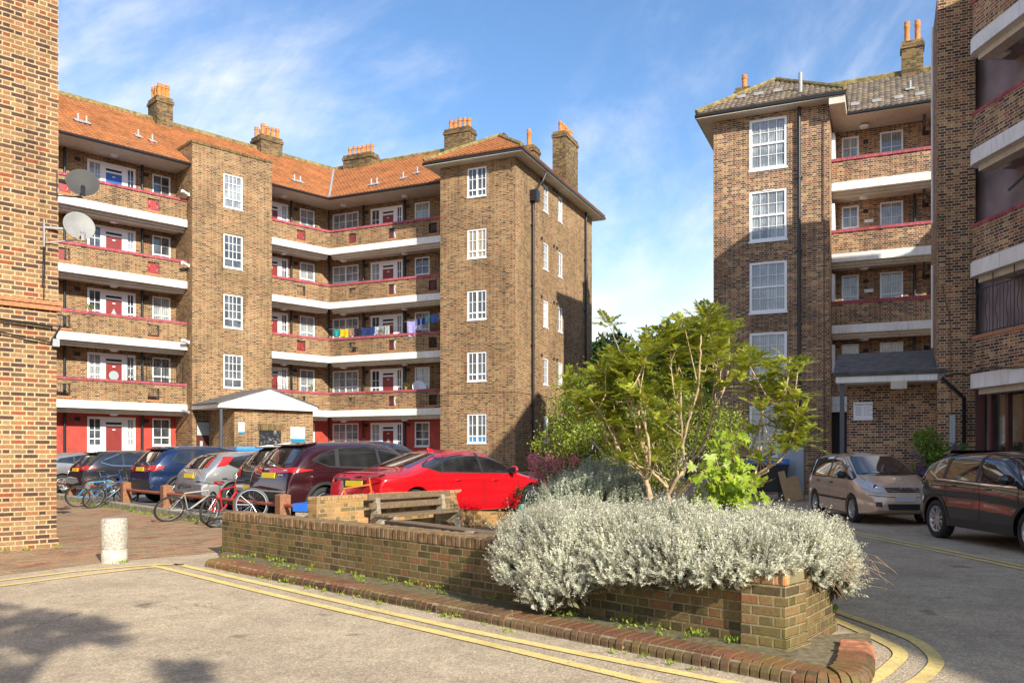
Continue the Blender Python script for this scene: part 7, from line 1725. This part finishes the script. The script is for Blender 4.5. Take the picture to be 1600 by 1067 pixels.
leafy('tree','mid green rounded tree low in the gap between the two blocks','tree',(5.5,50,0),[LB(990,640,50,2.2,2,2),LB(1030,655,50,2.2,2,1.8),LB(950,655,50,2,2,1.6),LB(1000,680,50,2.6,2,1.4),LB(1010,615,50,1.4,1.4,1.2)],9000,.30,M_lf1,trunk=(.3,.14),group='trees beyond the courtyard')
leafy('tree','dark tree standing behind the brown block at the right of the gap','tree',(11,52,0),[LB(1105,620,52,2.2,2,2.4),LB(1080,665,52,2.4,2,1.8),LB(1125,660,52,2,2,2)],6000,.32,M_lf1,trunk=(.3,.14),group='trees beyond the courtyard')
# potted shrub on the short wall, buddleia by the porch
leafy('potted_shrub','bushy green potted shrub on the short wall at the corner of the tower wing','potted plant',FCR.P(.8,1.6,.84),[(*FCR.P(.85,1.6,1.25),.34,.34,.34),(*FCR.P(.7,1.65,1.05),.30,.3,.25),(*FCR.P(1.15,1.6,1.45),.25,.25,.2)],2400,.06,M_lf1,branches=14)
leafy('leafy_shrub','bright green shrub behind the trellis, right of the potted shrub','shrub',FCR.P(3.4,2.2,.3),[(*FCR.P(3.2,2.0,1.0),.5,.5,.5),(*FCR.P(4.2,2.1,1.2),.5,.5,.5)],2600,.07,M_lf1,branches=20)
bd=ppt(1455,730,20.5)
o=leafy('buddleia','light green shrub with purple flower spikes, between the porch wall and the parked cars','shrub',(bd.x,bd.y+.3,0),[LB(1447,688,21,.32,.3,.30),LB(1455,715,21,.40,.35,.35),LB(1475,705,21,.35,.3,.22),LB(1440,745,21,.35,.3,.35),LB(1500,702,21,.25,.2,.10)],2600,.10,M_lf3,branches=26,asp=.4)
M_pur=plain('purple_flower',(.28,.05,.30),.8,var=.3,scale=20)
for px,py in ((1432,712),(1440,725),(1492,700),(1500,706),(1478,722),(1448,738),(1436,735)):
    cl=Cloud(); p=np.array(ppt(px,py,20.6)); rnd_leaves(cl,p+RNG.normal(size=(90,3))*np.array([.035,.035,.07]),.03,.9); cl.build('flower_spike',M_pur,o)
# red valerian
M_val=leafmat('valerian_flower',[(.60,.17,.22),(.70,.26,.30),(.52,.13,.18)],.3,.7); 
o=empty('valerian',ppt(868,770,11.8),0,'clump of pink flowered valerian beside the nose of the red saloon','flowers'); cl=Cloud(); fl=Cloud(); m=MB()
for k in range(36):
    b=ppt(random.uniform(850,900),random.uniform(775,800),random.uniform(11.2,12.2)); e=ppt(random.uniform(828,905),random.uniform(716,762),random.uniform(11.2,12.4)); m.tube([b,(b+e)/2+Vector((random.uniform(-.05,.05),0,0)),e],[.006,.005,.003],5)
    P=np.array([list(b.lerp(e,t)) for t in RNG.uniform(.1,.85,16)]); rnd_leaves(cl,P,.08,.4)
    if k%4!=0: rnd_leaves(fl,np.array(e)+RNG.normal(size=(110,3))*np.array([.035,.03,.045]),.022,.9)
    if k%4!=0: rnd_leaves(fl,np.array(e)+np.array([.02,0,-.12])+RNG.normal(size=(30,3))*np.array([.03,.03,.02]),.02,.9)
m.build('stems',M_bark,o); cl.build('foliage',M_lf1,o); fl.build('flowers',M_val,o)
# green figurine, ivy on the rear wall
o=leafy('ivy','dark ivy hanging over the right end of the orange garden wall','climber',FR.P(5.7,.1,.7),[(*FR.P(5.3,.08,.62),.28,.2,.24),(*FR.P(5.8,.1,.5),.3,.2,.3),(*FR.P(5.0,.05,.75),.2,.15,.1)],1800,.05,M_lf2,branches=10)
o=empty('garden_ornament',ppt(815,812,9.0),0,'small verdigris green figure standing among the silver leaves at the left','ornament'); p=ppt(815,812,9.0); m=MB()
m.lathe([(.04,-.25),(.05,-.1),(.06,-.02),(.045,.04),(.03,.08),(.035,.09),(.045,.12),(.04,.155),(.02,.17),(.001,.175)],14,Matrix.Translation(p)); m.build('figure',plain('verdigris',(.05,.20,.16),.7,var=.5,scale=30,bump=1.),o,smooth=True)
# weeds along kerbs and walls, a scatter of fallen leaves
M_weed=leafmat('weed_leaf',[(.16,.28,.02),(.28,.38,.03),(.36,.42,.05),(.10,.18,.02)],.35,.6)
cl=Cloud()
def tufts(A,B_,n,spread,h=.05,size=.035):
    A=np.array(A,float);B_=np.array(B_,float)
    for k in range(n):
        c=A+(B_-A)*RNG.random()+np.append(RNG.normal(size=2)*spread,0); m_=int(RNG.integers(5,26)); rnd_leaves(cl,c+RNG.normal(size=(m_,3))*np.array([.03,.03,.008])+np.array([0,0,.01]),size,.5,up=1.2)
tufts((-4.05,11.25,0),(-2.5,9.6,0),22,.03); tufts((-2.5,9.6,0),(1.5,5.6,0),24,.03,size=.028); tufts((-3.9,11.5,.08),(1.4,6.35,.08),40,.10,size=.03); tufts((-4.2,12.25,.08),(1.8,6.2,.08),26,.03,size=.04); tufts((-7.3,13.35,.0),(-8.5,12.2,0),8,.03)
tufts((-5.45,11.5,0),(-5.3,11.6,0),5,.04,size=.04); tufts((2.9,7.9,0),(3.0,9,0),26,.05,size=.07); tufts((-6.8,18.3,0),(-14,26.4,0),50,.06,size=.05); tufts((-6.8,18.3,0),(-4.8,16.2,0),16,.05,size=.05); tufts((-4.45,16.5,.15),(-4.9,17,.15),10,.06,size=.08)
tufts((-.8,9.4,.02),(.3,14,.02),16,.3,size=.05)
tag(cl.build('weeds',M_weed,None,(0,0,0)),kind='stuff')
cl=Cloud(); n=130; P=np.stack([RNG.uniform(-6,6,n),RNG.uniform(5.5,16,n),np.full(n,.012)],1); d=RNG.normal(size=(n,3)); d[:,2]*=.12; d,x,_=frames(d); x[:,2]*=.2; s_=.022; cl.add(np.stack([P,P+d*s_*.5+x*s_*.35,P+d*s_,P+d*s_*.5-x*s_*.35],1).reshape(-1,3),4)
tag(cl.build('fallen_leaves',leafmat('dry_leaf',[(.35,.22,.10),(.45,.36,.16),(.25,.13,.06)],.1,.8),None,(0,0,0)),kind='stuff')
# tree behind the camera whose shade falls on the lower left of the road
_tr=[]
for (px,py) in ((20,960),(70,975),(120,975),(30,1010),(60,1000),(-30,980),(-60,1020),(110,965),(-20,1045),(150,990)):
    Yg=FPX*EYE/(py-YH); Xg=(px-XC)/FPX*Yg; hh=7.2+random.uniform(-.6,.6); k=hh/math.tan(R(28.5)); _tr.append((Xg+.5*k,Yg-.866*k,hh,.25,.25,.28))
for (px,py) in ((310,1052),(290,1050)):
    Yg=FPX*EYE/(py-YH); Xg=(px-XC)/FPX*Yg; hh=7.; k=hh/math.tan(R(28.5)); _tr.append((Xg+.5*k,Yg-.866*k,hh,.18,.18,.14))
leafy('tree','street tree behind the camera whose leaves shade the lower left of the road','tree',(_tr[0][0]-1.2,_tr[0][1]-.8,0),_tr,1900,.15,M_lf1,trunk=(.16,.07),branches=14)

for o,p in POTS:
    cl=Cloud(); rnd_leaves(cl,np.array(p)+RNG.normal(size=(160,3))*np.array([.08,.06,.07]),.06,.5); cl.build('foliage',M_lf1,o)
# seed heads and dead sprigs break up the silver mounds
for i,(s_,d_,z_) in enumerate(((6.7,.18,.62),(7.3,.12,.70),(8.0,.14,.58),(6.5,.05,.75))):
    c=np.array(wp(s_,d_,z_)); cl=Cloud(); n=90; b=c+RNG.normal(size=(n,3))*np.array([.05,.05,.04]); e=b+RNG.normal(size=(n,3))*.05+np.array([0,-.03,.05]); _,x,y=frames(e-b)
    for q in (x,y): cl.add(np.stack([b-q*.002,b+q*.002,e+q*.0012,e-q*.0012],1).reshape(-1,3),4)
    o=cl.build('dry_stems',MATS['pale_dry_twig'],None,tuple(c)); tag(o,'patch of dry brown stems in the silver foliage, '+('just above the lowest hanging tuft','at the middle of the wall','towards the right of the wall','high up at the left')[i],'plant')
CLOFF=1.3; CLCOL=(5.0,4.9,5.0,1); SKYS=.14; SUNS=4.2; EXPO=.92
# ------------------------------------------------------------------ sky, sun, camera
SUN_AZ=math.atan2(.5,-.866); EL=R(28.5)
w=bpy.data.worlds.new("World"); sc.world=w; w.use_nodes=True; nt=w.node_tree; N=nt.nodes; Lk=nt.links; bg=N['Background']
sky=N.new('ShaderNodeTexSky'); sky.sky_type='NISHITA'; sky.sun_disc=False; sky.sun_elevation=EL; sky.sun_rotation=SUN_AZ; sky.air_density=.95; sky.dust_density=.3; sky.ozone_density=3.0
def wm(op,a,b=0,c=0,clamp=False):
    x=N.new('ShaderNodeMath'); x.operation=op; x.use_clamp=clamp
    for v,i in ((a,0),(b,1),(c,2)):
        if isinstance(v,(int,float)): x.inputs[i].default_value=v
        else: Lk.new(v,x.inputs[i])
    return x.outputs[0]
tc=N.new('ShaderNodeTexCoord'); sp=N.new('ShaderNodeSeparateXYZ'); Lk.new(tc.outputs['Generated'],sp.inputs[0])
def wn(scale,detail,rough,ang,st,lo,hi,off=0,dist=.4):
    m1=N.new('ShaderNodeMapping'); m1.inputs['Rotation'].default_value=(0,ang,0); Lk.new(tc.outputs['Generated'],m1.inputs[0])
    mp=N.new('ShaderNodeMapping'); mp.inputs['Scale'].default_value=(st,1,1); mp.inputs['Location'].default_value=(off,off*.7,off*.3); Lk.new(m1.outputs[0],mp.inputs[0])
    n=N.new('ShaderNodeTexNoise'); n.inputs['Scale'].default_value=scale; n.inputs['Detail'].default_value=detail; n.inputs['Roughness'].default_value=rough; n.inputs['Distortion'].default_value=dist; Lk.new(mp.outputs[0],n.inputs['Vector'])
    r=N.new('ShaderNodeMapRange'); r.interpolation_type='SMOOTHSTEP'; r.inputs[1].default_value=lo; r.inputs[2].default_value=hi; Lk.new(n.outputs['Fac'],r.inputs[0]); return r.outputs[0]
c1=wn(2.6,8,.60,R(38),.55,.465,.73,CLOFF)
c2=wn(6.5,9,.66,R(42),.42,.44,.78,5.2+CLOFF,.6)
cl_=wm('MULTIPLY',wm('ADD',wm('MULTIPLY',c1,.8),wm('MULTIPLY',c2,wm('ADD',wm('MULTIPLY',c1,.5),.14))),1.0,clamp=True)
hz=N.new('ShaderNodeMapRange'); hz.interpolation_type='SMOOTHSTEP'; hz.inputs[1].default_value=.30; hz.inputs[2].default_value=.02; Lk.new(sp.outputs[2],hz.inputs[0])
cl_=wm('ADD',cl_,wm('MULTIPLY',hz.outputs[0],.85),clamp=True)
mx=N.new('ShaderNodeMix'); mx.data_type='RGBA'; Lk.new(cl_,mx.inputs[0]); hs=N.new('ShaderNodeHueSaturation'); hs.inputs['Saturation'].default_value=1.08; hs.inputs['Value'].default_value=.88; Lk.new(sky.outputs[0],hs.inputs['Color']); Lk.new(hs.outputs[0],mx.inputs[6]); mx.inputs[7].default_value=CLCOL
Lk.new(mx.outputs[2],bg.inputs[0]); bg.inputs[1].default_value=SKYS
sd=bpy.data.lights.new('sun','SUN'); sd.energy=SUNS; sd.angle=R(.55); sd.color=(1,.93,.80); so=bpy.data.objects.new('sun',sd); COL.objects.link(so)
dv=Vector((.5*math.cos(EL),-.866*math.cos(EL),math.sin(EL))); so.rotation_euler=dv.to_track_quat('Z','Y').to_euler(); so.location=dv*60
cam=bpy.data.cameras.new('camera'); co=bpy.data.objects.new('camera',cam); COL.objects.link(co); sc.camera=co
co.location=(0,0,EYE); co.rotation_euler=(R(90),0,0); cam.sensor_width=36; cam.lens=FPX/1600*36; cam.shift_y=(YH-533.5)/1600; cam.clip_end=1200; cam.clip_start=.05
vs=sc.view_settings; vs.view_transform='Standard'; vs.look='None'; vs.exposure=EXPO; vs.gamma=1; vs.use_curve_mapping=False
sc.render.engine='CYCLES'; sc.cycles.max_bounces=6; sc.cycles.transparent_max_bounces=6
sc.render.resolution_x=1024; sc.render.resolution_y=682
